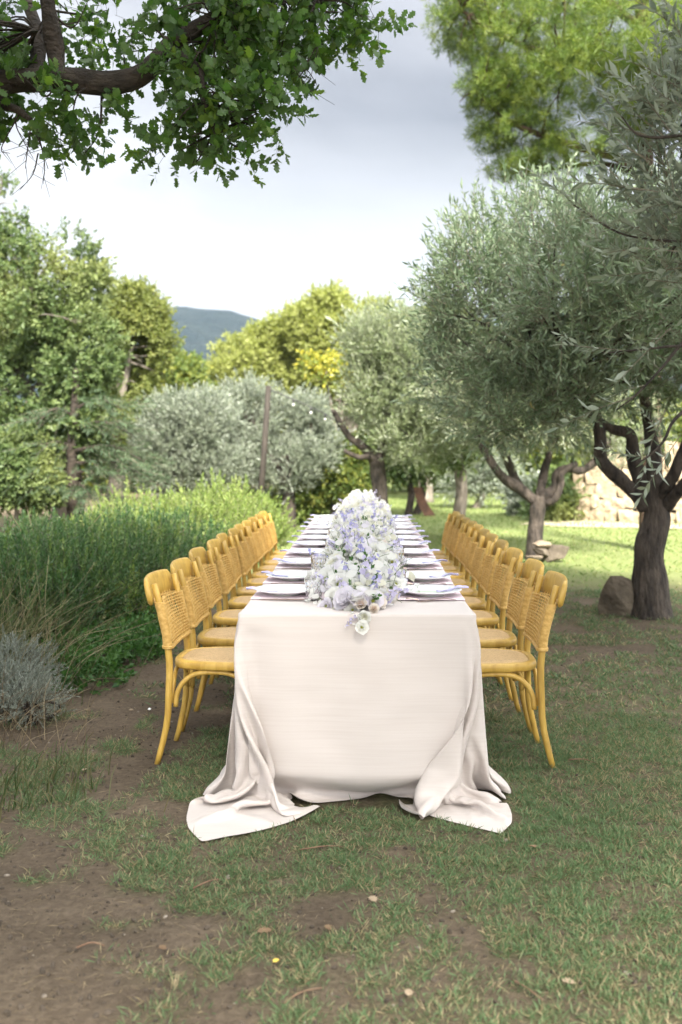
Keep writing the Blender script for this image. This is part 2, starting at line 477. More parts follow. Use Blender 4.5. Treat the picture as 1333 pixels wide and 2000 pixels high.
# drape of the tablecloth round the near end, in millimetres: second differences along rows and columns of a 59 x 94 grid
CLOTH = [
-542,22,23,22,23,22,23,22,23,22,20,21,20,18,18,16,17,16,17,16,12,11,-2,-17,-36,-45,-31,-8,8,7,6,5,6,5,0,-18,-18,2,8,10,4,-16,39,48,57,57,58,53,29,37,42,27,50,-13,2,3,4,3,
4,4,3,4,6,2,-16,-35,-24,-12,-1,4,8,10,13,14,14,13,14,14,14,15,16,15,15,16,15,16,15,16,16,16,16,17,16,16,-13,0,0,0,0,0,0,0,0,-1,-1,1,-5,0,-1,0,0,1,-1,-2,0,-4,-5,-4,7,22,4,
-7,-7,-4,1,1,-1,0,4,18,-1,-20,1,0,5,17,-8,-3,0,1,-4,0,8,11,4,-2,-10,18,0,0,0,0,0,0,0,-7,-8,5,-5,2,-7,-3,6,5,4,3,-1,0,-1,1,-2,1,-1,1,-1,0,0,0,0,-1,1,-1,0,0,0,0,0,0,-13,0,
0,0,0,0,0,0,0,-3,2,-3,-2,0,0,1,-2,0,-2,0,2,-4,0,-13,19,0,3,9,-9,-2,-3,0,1,-1,0,1,19,-1,-17,1,1,23,-7,13,-19,0,2,-1,7,2,9,3,-3,7,0,-2,-1,3,-1,0,-1,-3,1,-18,-6,29,-1,8,-6,
-3,-3,-2,0,-2,1,-2,0,0,2,-1,0,0,0,0,0,1,-2,0,0,0,0,0,0,0,-13,0,0,0,0,0,0,0,-1,-1,0,-3,-1,-1,1,0,2,-3,-1,0,-9,-6,-3,37,-10,-7,7,7,2,-13,-2,-1,-1,1,-1,3,-1,18,-9,-8,1,11,6,
-6,0,0,1,0,8,5,-3,10,-3,6,1,-1,-1,0,1,0,-5,-1,-6,-9,-6,27,15,-3,-3,-5,-4,-3,0,-1,-2,-5,4,0,0,0,1,0,0,-1,0,-3,2,0,0,0,1,-1,0,0,-14,1,0,0,0,0,0,0,-2,0,-2,-1,-2,1,-1,1,0,-1,
1,-3,-5,-6,-3,2,22,14,-3,-12,9,-2,-9,-4,0,-1,1,0,3,-4,17,-10,2,21,-9,-2,0,1,-1,3,4,-3,-1,4,7,4,0,4,-3,0,1,-7,-7,2,-8,-4,32,-36,0,41,-1,-4,-5,-2,-4,-5,-1,4,-2,1,-1,1,-1,0,
0,0,1,0,-2,1,-1,0,0,0,-3,1,-12,-1,0,0,0,0,0,0,-5,5,-6,-2,2,-1,1,0,0,-1,-5,-2,-6,0,2,-3,0,21,2,15,-9,1,0,4,4,-21,-3,0,2,-1,-1,12,4,2,3,-2,5,-8,4,2,2,0,0,0,12,-3,1,-9,13,
-4,-13,4,-6,-3,6,12,-23,-17,30,0,25,-1,-2,-4,-2,-1,-3,-5,1,-1,2,-2,0,0,1,0,-3,1,2,-1,1,0,-1,-1,0,-1,-9,0,-4,0,-1,1,-1,0,0,-2,-2,-3,3,1,-1,-2,-1,-4,-2,-4,2,3,3,0,5,20,-2,
-8,4,-1,2,3,3,1,-18,-6,0,3,6,7,1,0,2,-4,6,-2,-1,3,1,4,-3,1,-1,6,1,-4,-14,0,15,-10,15,-4,-11,-15,-1,21,7,-3,6,6,8,-1,-5,-5,2,-3,-2,0,-1,1,0,0,0,-1,2,-1,-2,-2,1,1,-1,1,0,
-5,-7,3,-2,4,2,-10,2,-12,6,-7,-2,6,-2,0,-1,1,-6,-3,0,0,8,-1,6,5,8,-6,12,-9,-5,20,8,-14,-2,0,-2,-10,-9,10,5,1,-1,1,-1,-1,3,2,0,0,1,2,0,0,1,4,-3,8,-10,-5,-5,9,-6,-10,-3,11,
0,17,1,-4,-3,15,-1,-10,-1,10,0,0,-1,-2,-2,-1,0,1,-2,0,0,2,1,1,-9,-12,2,4,-1,5,-7,0,8,-9,0,2,2,16,-1,-5,-25,-3,3,-1,0,-5,-3,2,1,2,0,5,8,0,-2,0,10,-5,-2,-5,16,14,-14,0,0,
-4,1,-2,0,-1,1,-1,-4,4,2,2,0,0,0,2,1,0,-2,5,-1,-1,1,-5,7,-1,-11,2,7,-10,11,8,0,-1,-2,-4,5,1,5,2,-7,7,-1,0,-2,-2,-1,-1,1,0,-1,-2,-17,-3,2,14,-7,-1,7,-2,-5,-1,-1,9,-10,11,
-4,-15,1,-3,39,-26,-9,-4,-3,-5,1,4,3,3,3,4,0,-2,-3,-4,13,-3,-1,5,-3,9,-9,3,5,-3,-1,-1,0,0,-1,1,-4,3,2,1,1,0,0,0,5,-1,5,-4,-1,0,2,-3,4,-4,1,-4,-1,0,13,2,-1,-1,-2,-5,0,9,4,
-11,5,4,1,0,2,-1,-5,-3,-1,-4,-6,-15,11,4,7,-12,5,0,1,3,-4,1,-1,-4,12,0,3,3,-24,20,2,17,0,-6,-6,-9,-7,-4,-1,1,-1,18,5,-11,-15,-4,-2,15,10,-13,2,1,7,-1,-3,0,-3,-1,0,0,0,-1,
-1,3,-1,4,-1,0,0,0,5,-2,2,-1,1,-1,-2,2,-5,2,1,3,-7,6,9,0,0,-2,-4,-3,-1,10,-7,7,-11,3,2,-1,-3,-5,-4,-5,-7,0,2,9,9,1,-9,3,3,1,-1,3,-3,1,3,1,-3,0,1,7,14,-15,0,13,4,-2,2,4,
-4,-5,-17,-8,6,-5,10,18,-6,-22,-13,8,10,-3,-2,-1,9,0,-2,1,-2,-1,0,-1,-1,-1,2,1,1,1,0,0,0,0,1,2,-2,3,-1,0,1,0,-3,-1,1,-3,2,9,6,-1,-1,-1,-5,-2,2,-9,8,2,-4,-3,-5,-10,-5,0,1,
5,-4,0,4,12,1,-6,-1,6,2,-1,1,0,-2,0,0,0,3,-1,-1,3,-4,9,-1,5,8,5,1,2,-1,-8,-3,-12,-4,-5,-5,12,20,-1,-15,-9,0,1,-4,-1,8,1,1,-1,-2,-1,-1,0,0,-3,5,-1,2,-1,1,0,0,0,0,3,0,0,1,
0,-1,1,-4,1,0,2,-1,9,3,0,-1,-4,-3,0,0,2,-1,-15,17,-15,-11,-4,1,1,5,0,3,9,2,1,-4,-5,5,4,0,0,0,-1,-3,0,0,2,-1,0,0,2,5,1,-2,3,5,10,2,3,-2,-5,-3,-2,-20,1,-5,-3,13,19,-5,-10,
-7,1,-7,1,5,3,0,0,-1,-3,0,0,-1,-2,4,1,0,1,0,0,0,0,0,3,1,0,0,-1,1,0,-3,0,1,0,2,11,-1,0,-2,-4,-2,0,-3,7,-8,-8,-9,-6,-1,4,1,5,7,-10,14,0,2,0,-9,2,7,0,-1,1,0,-4,-3,1,0,0,1,1,
-1,-2,13,-1,-10,-1,-7,4,9,13,2,-2,-2,-4,-5,-14,2,-7,0,12,14,-3,-18,9,-8,1,3,4,1,0,-2,-2,-1,0,1,-4,5,0,1,0,0,0,0,0,-1,4,-1,2,-1,0,1,-1,-1,-2,-2,7,5,5,-1,-1,-3,-3,-2,2,3,
-3,-9,0,-16,3,1,0,10,5,-2,10,-9,0,0,-10,-1,12,0,0,0,0,-10,4,1,-3,0,1,0,-1,2,1,-2,-9,7,0,4,4,-17,0,19,6,1,-1,-4,-8,-9,0,-6,2,14,6,-2,-13,3,-2,-1,7,1,0,-1,-1,-2,0,1,-3,4,0,
1,0,0,0,0,0,1,2,-3,4,0,-1,1,-1,-2,0,1,-2,15,0,-1,-2,-4,-2,0,3,0,-6,-1,-1,-2,0,6,7,-3,1,-18,7,7,-2,-14,-3,13,1,0,0,0,-13,6,0,20,-16,-4,-1,0,0,-1,-1,-3,6,-1,-4,4,-3,14,-23,
-2,19,7,2,1,-6,-13,-3,-3,-3,8,11,0,-1,-6,-5,1,5,2,1,-2,-2,-1,1,1,-5,4,2,0,0,0,0,0,0,0,2,0,1,0,0,-1,1,-1,-1,1,7,7,-1,-1,-3,-3,-3,2,3,-4,-4,-2,-1,1,6,4,4,-3,-19,20,-15,0,
-3,2,8,-1,-2,1,-1,-15,12,-5,-1,24,-1,-14,-4,-5,0,1,2,3,2,-2,-8,-3,-9,-7,7,-4,1,17,8,5,0,-4,-19,0,-5,2,11,7,-1,-4,-6,-2,6,3,0,0,-2,-1,-1,1,-2,4,0,0,0,0,0,0,0,0,3,-2,2,0,0,
1,-1,0,-1,4,6,4,-1,-3,-3,-3,0,3,-1,-4,-4,-5,0,12,5,3,0,1,-6,-14,-1,-1,0,8,2,-1,1,-2,-17,15,-9,8,2,24,-30,15,-2,2,-2,-3,-2,2,3,0,-1,-19,-4,-6,6,2,-4,2,14,8,1,-4,-4,-7,-1,
-4,6,8,3,-1,-7,-3,5,3,1,0,-2,-1,0,0,-1,4,-1,0,0,0,0,0,0,-1,1,1,2,0,0,0,0,0,2,4,6,1,-3,-2,-5,-1,2,3,-3,-4,-4,-1,6,8,3,1,-1,-3,9,-13,-1,-4,-3,-1,-1,3,-1,-4,16,-10,5,-8,0,
-22,33,-3,4,-1,1,-2,-3,-13,0,3,4,1,-13,3,4,-6,-5,-6,3,14,7,1,-3,-10,-1,-3,0,9,5,2,-4,-5,0,6,1,0,-2,-2,1,0,1,-3,4,0,0,0,0,0,0,0,0,2,1,0,0,0,0,1,2,4,5,-1,-2,-4,-2,-1,4,-1,
-3,-4,-5,6,9,5,1,-1,-3,-2,-3,6,-12,-5,-1,-1,4,0,-7,1,1,10,-8,4,-17,7,9,-5,1,0,-1,1,-3,-3,-8,-3,0,9,1,-5,-7,1,-2,-5,-9,4,13,7,-2,-4,-7,1,-4,5,7,2,-1,-4,0,4,2,0,-1,-2,0,0,
0,1,1,0,0,0,0,0,0,0,0,2,1,0,-1,1,0,2,2,5,3,-2,-3,-5,-1,4,2,-2,-4,-6,4,7,8,1,-1,-3,-3,-9,-7,-2,5,-1,1,5,-8,-4,7,3,-1,-1,11,1,9,6,4,-4,-5,4,2,2,2,4,-2,-6,-11,-4,10,-4,-6,0,
2,-2,-4,-12,6,13,6,-5,-5,-2,0,-2,7,5,1,-4,-3,4,3,1,-2,-1,0,0,0,2,0,0,0,0,0,0,0,0,0,1,1,1,0,-1,2,1,4,5,-1,-2,-4,-2,0,5,-1,-4,-4,1,4,10,2,-2,-3,-4,-8,-5,-1,0,3,6,-7,-2,6,
-1,-3,-3,0,0,-2,2,7,5,1,3,3,-12,0,-1,5,5,0,-2,1,-12,-4,9,-2,-5,0,1,-2,-4,-12,5,13,3,-6,-5,1,0,2,5,6,-4,-5,5,3,1,-1,-1,-1,1,0,1,-1,0,1,0,0,0,0,0,0,1,1,1,0,0,1,3,3,3,-1,-4,
-4,-1,5,2,-2,-4,-2,3,10,3,-3,-2,-5,-7,-6,-2,1,0,13,-9,10,-3,-7,-12,2,3,1,1,2,1,0,9,-3,2,-8,10,-1,-14,-6,1,9,12,-1,-1,-12,-5,8,-1,-4,1,0,-1,-5,-13,7,11,-1,-5,-1,0,-2,6,4,
2,-1,-2,4,1,0,-2,0,0,0,2,0,0,0,0,0,0,0,0,0,1,1,0,1,-1,2,3,4,1,-2,-4,-3,3,5,-1,-3,-3,0,9,6,-3,-4,-6,-6,-5,-2,0,0,16,0,2,-9,-19,-3,9,-3,2,2,3,-1,-1,-5,5,-5,3,4,0,-1,8,-5,
-6,-9,-11,6,18,-1,-9,-6,8,0,-3,2,0,-2,-4,-15,8,9,-4,-3,-1,1,2,3,7,-2,-2,3,3,0,-3,0,0,1,0,1,0,0,0,0,0,-1,1,-1,1,2,1,-1,1,2,3,3,0,-4,-5,0,6,3,-2,-4,0,7,6,-3,-4,-5,-6,-6,-2,
0,-1,18,-3,-4,-10,-4,17,7,5,-1,-1,-4,-12,-16,-3,-5,19,-4,-2,-10,-5,-15,3,-2,0,0,2,-1,-4,20,3,-4,-10,8,2,-1,-1,2,-2,-5,-14,8,4,-4,3,-3,-1,5,1,1,1,4,2,0,-1,-1,0,0,2,0,0,0,
0,0,-1,1,0,0,0,2,1,0,0,2,4,2,-3,-4,-3,4,6,-1,-3,-1,5,7,-2,-6,-6,-6,-4,-1,0,0,7,-6,-2,2,15,10,2,-7,-4,7,-12,-17,-19,3,-8,-3,25,-4,-6,4,-14,4,-22,5,-1,1,-4,-2,-3,-2,13,7,
-1,-9,7,3,2,-2,0,0,-7,-15,10,-1,-2,5,-4,1,3,2,1,2,3,1,-1,0,0,0,1,0,0,0,0,-1,1,0,0,1,-1,1,2,-1,1,2,4,0,-4,-4,0,8,3,-2,-2,2,6,-1,-7,-6,-6,-3,-1,0,0,7,6,5,5,3,-2,-4,-2,3,-2,
-14,-23,-6,2,-8,-7,31,36,-10,0,-7,-19,-14,1,-5,6,0,4,2,-6,-5,-3,4,13,0,-5,5,5,2,0,0,-2,-6,-15,9,-4,1,1,0,3,1,1,2,4,1,-1,-1,0,1,1,0,0,0,-1,1,0,0,0,0,0,1,1,0,1,4,1,0,-5,-5,
7,7,-1,-2,0,6,1,-9,-6,-6,-2,-1,0,1,7,9,6,0,-3,1,-4,4,1,-12,-15,-9,13,7,10,26,-6,-42,37,-4,-9,-3,2,0,-6,-14,-18,-6,3,2,9,1,0,-1,-6,-1,0,0,8,10,2,0,0,-2,-8,-14,5,-1,5,-4,2,
2,1,2,4,4,-3,-1,0,1,1,0,0,0,0,0,0,0,0,0,0,1,2,-1,0,4,2,-4,-4,0,10,2,-1,-2,4,3,-10,-7,-6,-1,0,0,0,10,11,2,-1,-3,0,-4,7,0,-13,0,8,7,9,6,4,-15,19,-1,32,-2,-3,-12,8,-2,1,-5,
-4,-3,-28,-3,0,2,1,1,2,1,0,1,-1,5,13,3,1,0,-2,-10,-11,0,2,1,1,1,0,3,4,2,0,0,-1,1,1,0,0,0,0,0,0,0,0,0,-1,2,1,0,2,2,1,-5,-6,9,7,0,-3,2,5,-10,-9,-5,-1,0,-1,3,13,9,0,-1,-4,1,
2,1,-1,-10,6,9,7,4,0,-5,2,8,-3,11,27,-1,-6,3,-2,-4,0,1,-2,-13,1,-11,-8,-4,-1,-1,3,7,2,-2,-3,-1,4,14,6,1,0,-2,-12,-9,-1,2,1,2,-1,1,4,5,0,-1,0,0,1,0,0,-1,1,0,0,0,0,0,0,0,2,
-1,2,4,-2,-6,1,10,2,-3,1,5,-9,-11,-4,-1,1,-1,6,14,7,-3,-2,-3,4,-2,-3,-1,-1,9,6,-3,-11,1,3,8,1,-1,6,0,21,0,-3,-11,-6,-2,-2,-2,0,4,7,0,-5,-7,-6,-4,-4,1,4,3,1,-2,-2,3,15,7,
1,0,-3,-12,-8,3,-2,2,2,-4,5,4,1,-1,0,2,0,0,-1,1,0,0,0,0,0,0,0,0,2,-1,4,2,-3,-8,9,7,-3,0,4,-6,-13,-4,-1,1,-1,10,14,3,-3,0,-1,3,-2,3,1,-1,-2,-3,-9,1,9,0,1,0,1,-5,-2,9,-18,
9,22,-1,4,4,3,-1,-1,-1,0,-3,-3,-4,-6,-7,-6,-6,-4,1,3,3,-2,-1,1,15,10,1,0,-4,-13,-7,1,0,2,-1,1,7,1,0,0,0,1,0,0,0,0,0,0,0,0,0,0,0,1,1,3,2,-6,0,10,-1,-2,4,-4,-14,-6,-1,1,1,
15,12,1,-1,1,0,0,-3,-1,-2,-2,-2,-1,0,6,2,0,0,-1,-1,0,1,-3,-1,23,-12,-2,5,9,-1,-2,3,-1,0,-1,-1,0,-1,-2,-3,-7,-6,-8,-7,-3,0,4,0,-3,1,14,12,2,0,-6,-13,-4,-1,2,0,-3,8,4,-1,
-1,1,1,-1,1,0,0,0,0,0,0,0,0,-1,2,1,5,-1,-6,5,6,-3,3,-2,-15,-7,1,0,4,18,7,0,-1,0,-1,1,1,0,1,-1,1,0,0,1,0,-1,0,-1,0,-1,-2,-4,-14,3,11,3,-11,14,0,0,1,-1,1,0,0,1,-1,0,0,-1,0,
-2,-4,-9,-9,-7,-3,1,3,-2,-1,14,14,1,0,-9,-13,-2,1,4,-3,1,7,-1,1,1,0,0,0,0,0,0,0,0,0,0,0,0,1,2,4,-4,-6,15,-4,2,1,-15,-9,0,0,10,18,3,0,-1,0,0,1,-1,-1,1,0,1,0,0,0,-1,-1,0,
-1,-1,-2,-4,-5,-4,-5,-7,14,2,4,0,-7,1,0,0,1,1,0,0,0,1,0,1,0,0,-1,0,-5,-8,-11,-8,-2,3,0,-3,11,17,2,1,-13,-10,-1,2,-2,0,12,-3,-1,2,-1,1,0,0,0,0,0,0,0,0,1,-1,1,2,4,-5,4,4,
-1,3,-14,-12,0,2,15,14,0,1,-1,1,0,-1,-1,-1,0,1,-1,0,-1,-1,-2,-3,-2,-4,-4,-5,-6,-6,0,0,5,-12,12,4,-7,-4,2,1,1,2,0,0,2,0,1,0,1,0,2,0,1,0,0,-1,-4,-9,-12,-8,1,2,-3,6,20,2,1,
-17,-6,2,0,-3,5,4,1,1,0,0,0,0,0,0,0,0,0,0,0,0,1,5,0,-9,14,-3,4,-11,-15,1,5,18,8,0,1,-1,0,-2,-1,-1,-2,0,0,-2,-1,-3,-4,-3,-4,-2,-4,-2,-2,-2,-2,0,-5,-5,-2,-7,-20,0,1,2,2,2,
4,2,4,2,2,2,3,1,2,2,1,1,2,1,2,-1,1,0,-5,-10,-15,-4,2,0,1,21,4,1,-22,0,4,-5,1,7,0,3,-1,0,0,0,0,0,0,0,0,0,1,-1,-1,7,-3,4,2,2,-6,-18,0,10,18,3,0,-1,-1,-2,-2,-1,-3,-2,-1,-4,
-4,-4,-4,-4,-2,-2,-1,-1,1,-1,-2,-1,-2,-1,-3,-5,-3,-2,-16,0,0,-4,-2,0,-2,0,0,2,2,3,2,3,3,3,4,3,3,4,2,4,1,1,3,-1,-3,-17,-13,-1,2,-1,20,5,-1,-20,5,0,-3,6,1,2,0,0,0,0,0,0,0,
0,0,0,0,0,-1,8,-11,13,0,-2,-21,2,17,12,1,-1,-1,-3,-3,-4,-3,-4,-3,-5,-5,-3,-3,-1,0,1,0,-1,0,0,-1,0,-1,1,-7,-3,-5,-3,0,5,-16,-1,-1,1,-2,0,1,0,-1,-1,-1,-1,-1,0,0,1,0,3,2,2,
5,3,6,5,3,3,3,3,-5,-20,-8,1,0,18,8,-9,-7,-2,4,2,-1,3,0,0,0,0,0,0,0,0,1,0,-1,3,-3,-2,13,-1,1,-25,7,19,6,0,-4,-3,-6,-4,-6,-4,-4,-5,-2,0,1,0,1,-1,-1,-1,-1,0,0,-2,-1,0,0,-2,
7,-3,-2,4,0,5,-27,1,1,2,4,1,0,1,1,2,0,1,0,1,0,-1,-1,-1,-1,-1,-3,0,-1,1,3,3,3,6,4,8,-12,-9,-3,0,16,6,-16,9,0,-1,0,1,2,0,0,0,0,0,0,1,-1,0,0,1,4,5,2,0,-26,16,14,1,-4,-7,-6,
-7,-5,-3,-3,-1,-1,1,0,-1,-1,1,-1,0,0,0,-1,0,-2,0,-2,-2,0,-1,0,6,7,1,2,-5,-25,-4,1,1,-1,1,1,1,1,0,1,0,2,0,0,1,1,-1,1,0,1,1,0,0,-1,1,0,0,1,2,8,1,-5,-5,-1,11,5,-12,0,9,0,2,
1,0,0,0,0,0,0,0,0,0,1,2,1,7,0,-14,18,-1,-5,-9,-7,-5,-3,-2,0,-2,2,-1,0,1,0,1,0,-1,1,0,0,-1,0,0,0,-2,1,-1,-1,-1,0,-5,-2,2,2,3,-33,7,2,-1,6,2,-1,7,5,4,3,3,1,2,2,1,1,2,0,1,1,
-1,1,-1,0,-1,1,-1,1,-1,0,-4,-3,-7,-9,-3,12,-4,2,-4,6,1,-1,0,1,0,0,0,0,0,0,0,0,1,1,-1,5,-5,-9,-7,1,-6,2,-2,0,1,0,1,-1,1,0,-1,-1,0,-1,0,-1,-1,-1,0,0,-2,0,0,-1,0,0,1,0,6,7,
12,-7,-3,-38,2,2,5,1,2,6,-1,1,2,3,2,4,3,3,3,3,3,3,2,2,2,1,1,1,1,0,0,0,0,0,0,-2,-1,-4,-9,-4,3,1,2,-5,0,0,0,0,0,0,0,0,0,0,0,0,0,0,-5,0,6,-1,-9,-9,3,-4,3,0,1,0,0,1,0,1,0,1,
0,1,-1,0,1,0,0,-1,1,-1,1,0,0,1,0,3,3,2,1,1,2,-33,3,1,-1,-1,1,0,0,0,0,0,1,0,1,1,2,1,1,1,2,2,2,2,2,1,2,1,2,1,2,1,2,2,2,-7,11,-7,1,3,-4,-1,0,0,0,0,0,0,0,0,0,0,0,0,0,-1,0,-1,
1,1,7,-7,0,1,-1,0,0,0,1,0,0,0,2,0,1,1,2,2,1,1,2,2,1,3,1,2,2,2,3,-5,-5,-7,-13,7,3,-29,2,6,3,1,0,0,-1,-1,0,-1,0,0,-1,-1,0,0,0,0,1,0,0,0,1,1,-1,1,1,1,0,1,1,1,1,17,-4,0,2,-1,
-1,1,-1,0,0,0,0,0,0,0,0,0,0,0,-1,0,0,-1,4,-3,5,2,0,0,1,1,1,1,0,1,2,1,0,2,1,1,2,1,2,2,1,2,2,0,2,2,1,0,1,2,0,0,-1,-2,-1,-17,0,-2,0,1,0,0,0,-1,-1,-1,-2,-1,0,1,-1,1,1,2,1,1,
2,1,0,1,1,0,0,1,1,1,1,1,1,-5,4,5,4,0,-1,0,0,0,0,0,0,0,0,0,-1,1,0,0,0,0,0,0,2,-2,1,8,2,2,2,1,0,1,1,0,0,1,1,0,1,1,1,1,1,2,1,2,1,2,1,1,2,1,0,2,2,2,1,0,-2,-31,-2,-1,3,4,1,2,
5,6,6,7,-2,2,2,2,4,2,2,2,1,2,1,1,1,0,1,0,0,0,0,-1,-1,-2,-2,-3,-3,-7,1,-2,0,0,0,0,0,-1,0,0,0,0,0,-1,0,0,0,0,0,-1,2,2,4,5,4,3,2,3,2,2,2,2,1,1,2,2,3,2,2,3,2,1,3,1,2,1,2,1,0,
2,1,3,3,4,4,3,1,11,2,0,0,-2,2,1,-1,-1,-2,-1,6,2,2,1,0,0,0,0,-1,-1,-1,-1,-1,-2,-2,-1,-2,-2,-2,-2,-1,-1,-1,1,0,0,0,0,0,0,0,0,0,0,0,0,0,0,0,0,0,0,0,0,0,-1,-1,0,-4,-5,-2,-1,
0,-1,1,1,1,1,3,2,2,4,3,4,4,4,5,4,4,3,3,4,1,1,1,0,-1,0,0,-2,2,4,8,30,-5,-3,-5,-4,-3,-2,-2,-2,-1,-2,1,0,-1,0,0,0,0,-1,0,0,-1,0,0,0,0,-1,0,0,0,1,0,0,1,0,0,0,0,0,0,0,0,0,0,0,
0,0,0,0,0,0,0,0,0,0,0,0,0,0,0,0,-1,-1,-2,-1,-2,-2,-1,-2,-2,-1,0,0,0,1,1,1,1,2,1,3,3,2,4,3,2,5,5,3,3,3,0,0,-3,0,-1,-3,-1,-2,-1,-1,-1,0,0,0,0,0,2,0,0,1,0,1,2,0,1,1,0,0,0,1,
0,0,1,0,-1,1,0,0,0,0,0,0,0,0,0,0,0,0,0,0,0,0,0,0,0,0,0,0,0,0,0,0,0,1,-1,0,0,0,-1,0,-1,0,-2,0,-2,-2,-1,-2,-1,-1,0,0,0,1,0,1,0,2,3,-1,1,1,2,2,2,1,2,2,-2,0,-2,0,0,0,-1,0,0,
0,0,0,0,0,1,0,1,0,-1,1,1,-1,0,1,0,0,0,0,0,0,0,0,0,0,0,0,0,0,0,0,0,0,0,0,0,0,0,0,0,0,0,0,0,0,0,0,0,0,0,0,0,0,0,-1,1,0,0,-1,1,-1,0,0,-1,0,-2,-2,-1,-2,-2,-1,-1,0,0,-1,0,0,
-1,-1,-1,-1,-1,0,0,14,0,-1,1,-1,-1,-1,0,0,-2,0,-1,-1,-1,0,-2,-1,-1,0,0,-1,-1,0,0,0,0,0,0,0,0,0,0,0,0,0,0,0,0,0,0,0,0,0,0,0,0,0,0,0,0,0,0,0,0,0,0,0,0,0,0,0,0,0,0,1,-1,0,0,
0,0,0,0,-1,0,-1,0,0,-2,-1,-1,-2,-1,-4,-1,-1,-2,-1,-2,-1,-2,-2,-1,-1,-1,21,0,0,0,0,-1,-1,0,-2,-1,-1,-2,0,-2,-2,-1,-1,-1,-2,-1,-1,-1,0,-1,0,0,0,0,0,0,0,0,0,0,0,0,0,0,0,0,0,
0,0,0,0,0,0,0,0,0,0,0,0,0,0,0,1,-1,0,0,0,0,0,0,0,0,0,0,0,0,0,-1,0,-2,0,-1,-2,-2,-1,-1,-2,-2,0,-2,-2,-2,-2,-1,-2,-1,-2,-2,-2,-1,26,1,0,0,0,-1,0,-2,-1,-1,-2,-1,-3,-2,-1,-2,
-2,-2,-1,-2,-1,-1,-1,0,-1,0,0,1,-1,0,0,0,0,0,0,0,0,0,0,0,0,0,0,0,0,0,0,0,0,0,0,0,0,0,0,0,0,0,0,0,0,0,0,0,-1,1,0,0,0,0,-1,0,-1,-1,-2,-2,-1,-1,-2,-2,-2,-2,-2,-2,-2,-2,-1,
-1,-1,-2,0,-2,-1,-1,28,0,1,-1,1,0,-2,-1,-1,-2,-2,-2,-2,-1,-3,-2,-1,-2,-2,-2,-1,-1,-1,0,0,-1,0,0,0,0,0,1,-1,0,0,0,0,0,0,0,0,0,0,0,0,0,0,0,0,0,0,0,0,0,0,0,0,0,0,0,0,0,0,0,
0,0,0,-1,1,0,0,-1,-1,-1,-1,-1,-2,-2,-2,-2,-2,-2,-2,-2,-2,0,-2,-2,0,0,-1,1,-1,-2,25,0,0,0,-1,0,0,-1,-2,-1,-2,-1,-2,-2,-1,-2,-2,-1,-2,-1,-1,-1,-1,-1,0,1,-1,0,1,-1,0,0,0,0,
0,0,0,0,0,0,0,0,0,0,0,0,0,0,0,0,0,0,0,0,0,0,0,0,0,0,0,0,0,0,0,0,0,0,0,0,-1,0,-1,0,-2,-2,-1,-2,-1,-1,-2,-1,-2,-2,0,-2,-1,0,-1,-1,0,0,1,0,15,-1,0,0,0,-1,0,-1,0,-1,0,-1,-1,
-1,-1,-1,-1,-1,-1,0,-1,-1,0,0,-1,0,1,-1,0,1,-1,0,1,-1,0,0,0,0,0,0,0,0,0,0,0,0,0,0,0,0,0,0,0,0,0,0,0,0,0,0,-1,1,0,-1,1,0,-1,1,0,-1,1,-1,0,-1,-1,0,-1,-1,-1,-2,0,-2,0,0,-2,
0,-1,-1,0,0,0,0,0,1,1,1,-1,1,0,0,0,0,0,0,0,-1,1,-1,0,0,0,0,0,0,-1,1,-1,0,1,-1,0,1,-1,0,0,0,0,0,0,0,0,0,0,0,0,0,0,0,0,0,0,0,0,0,0,0,0,0,0,0,0,0,0,0,0,0,0,0,0,0,0,0,-1,1,0,
0,0,-1,1,-1,0,0,0,0,-1,1,-1,0,0,-1,1,0,-1,0,0,1,0,-1,-389,13,13,13,13,13,13,13,13,14,16,16,16,19,19,21,20,20,20,20,23,21,-5,-28,-38,-28,-11,8,19,18,19,20,19,19,19,9,-4,
17,15,14,10,-25,-29,4,17,18,18,28,47,4,-44,-42,-3,-46,-20,-20,-19,-20,-20,-19,-20,-20,-16,-12,12,40,54,51,34,6,-17,-16,-15,-14,-13,-15,-13,-14,-14,-12,-12,-13,-12,-12,
-12,-12,-12,-12,-11,-11,-11,-11,-11,-11,23,0,0,0,-1,1,-1,1,-1,-3,0,-1,0,0,0,-2,0,-1,0,-1,-2,-10,-9,2,8,5,9,-7,-4,1,-1,-1,0,0,-3,11,7,-14,3,2,4,4,-5,5,0,0,-1,-1,-26,7,16,
1,-3,-9,0,1,-1,1,0,-1,1,6,1,7,-2,-25,1,3,-3,8,10,1,2,1,-1,1,-2,2,1,0,0,0,0,0,0,0,1,0,0,0,0,0,0,0,22,0,0,0,1,-1,1,-1,1,-4,-1,1,-2,0,0,1,-2,-1,-3,2,-4,-13,-5,3,13,3,-3,3,
-5,-2,2,0,0,-1,-4,0,17,-1,-8,1,2,5,-2,-6,11,-2,-12,-19,-3,-2,31,-3,-11,2,1,0,0,1,1,0,0,3,0,-2,2,-3,-8,-32,7,13,20,9,-2,1,1,0,2,0,1,0,-1,1,0,0,0,0,-1,1,0,0,0,1,-1,1,23,0,
0,0,0,0,0,-1,0,-2,-1,1,-2,0,0,0,0,-1,-2,-1,-12,-9,-3,26,-5,2,-2,4,1,-8,-3,0,0,0,-1,-2,-2,18,-6,-2,1,0,-5,10,0,-4,-7,-17,-5,3,9,17,-26,17,-1,1,0,1,-1,1,3,0,5,12,10,-30,
-40,5,0,6,11,17,10,0,0,1,2,-1,0,0,0,0,1,-1,1,0,0,1,0,0,0,-1,1,-1,23,0,-1,0,1,-1,1,0,-3,0,-6,4,0,0,0,-1,1,-1,1,-12,-8,-4,4,1,5,-2,1,9,3,-8,-1,-1,0,-1,3,-6,2,-4,16,-3,-3,8,
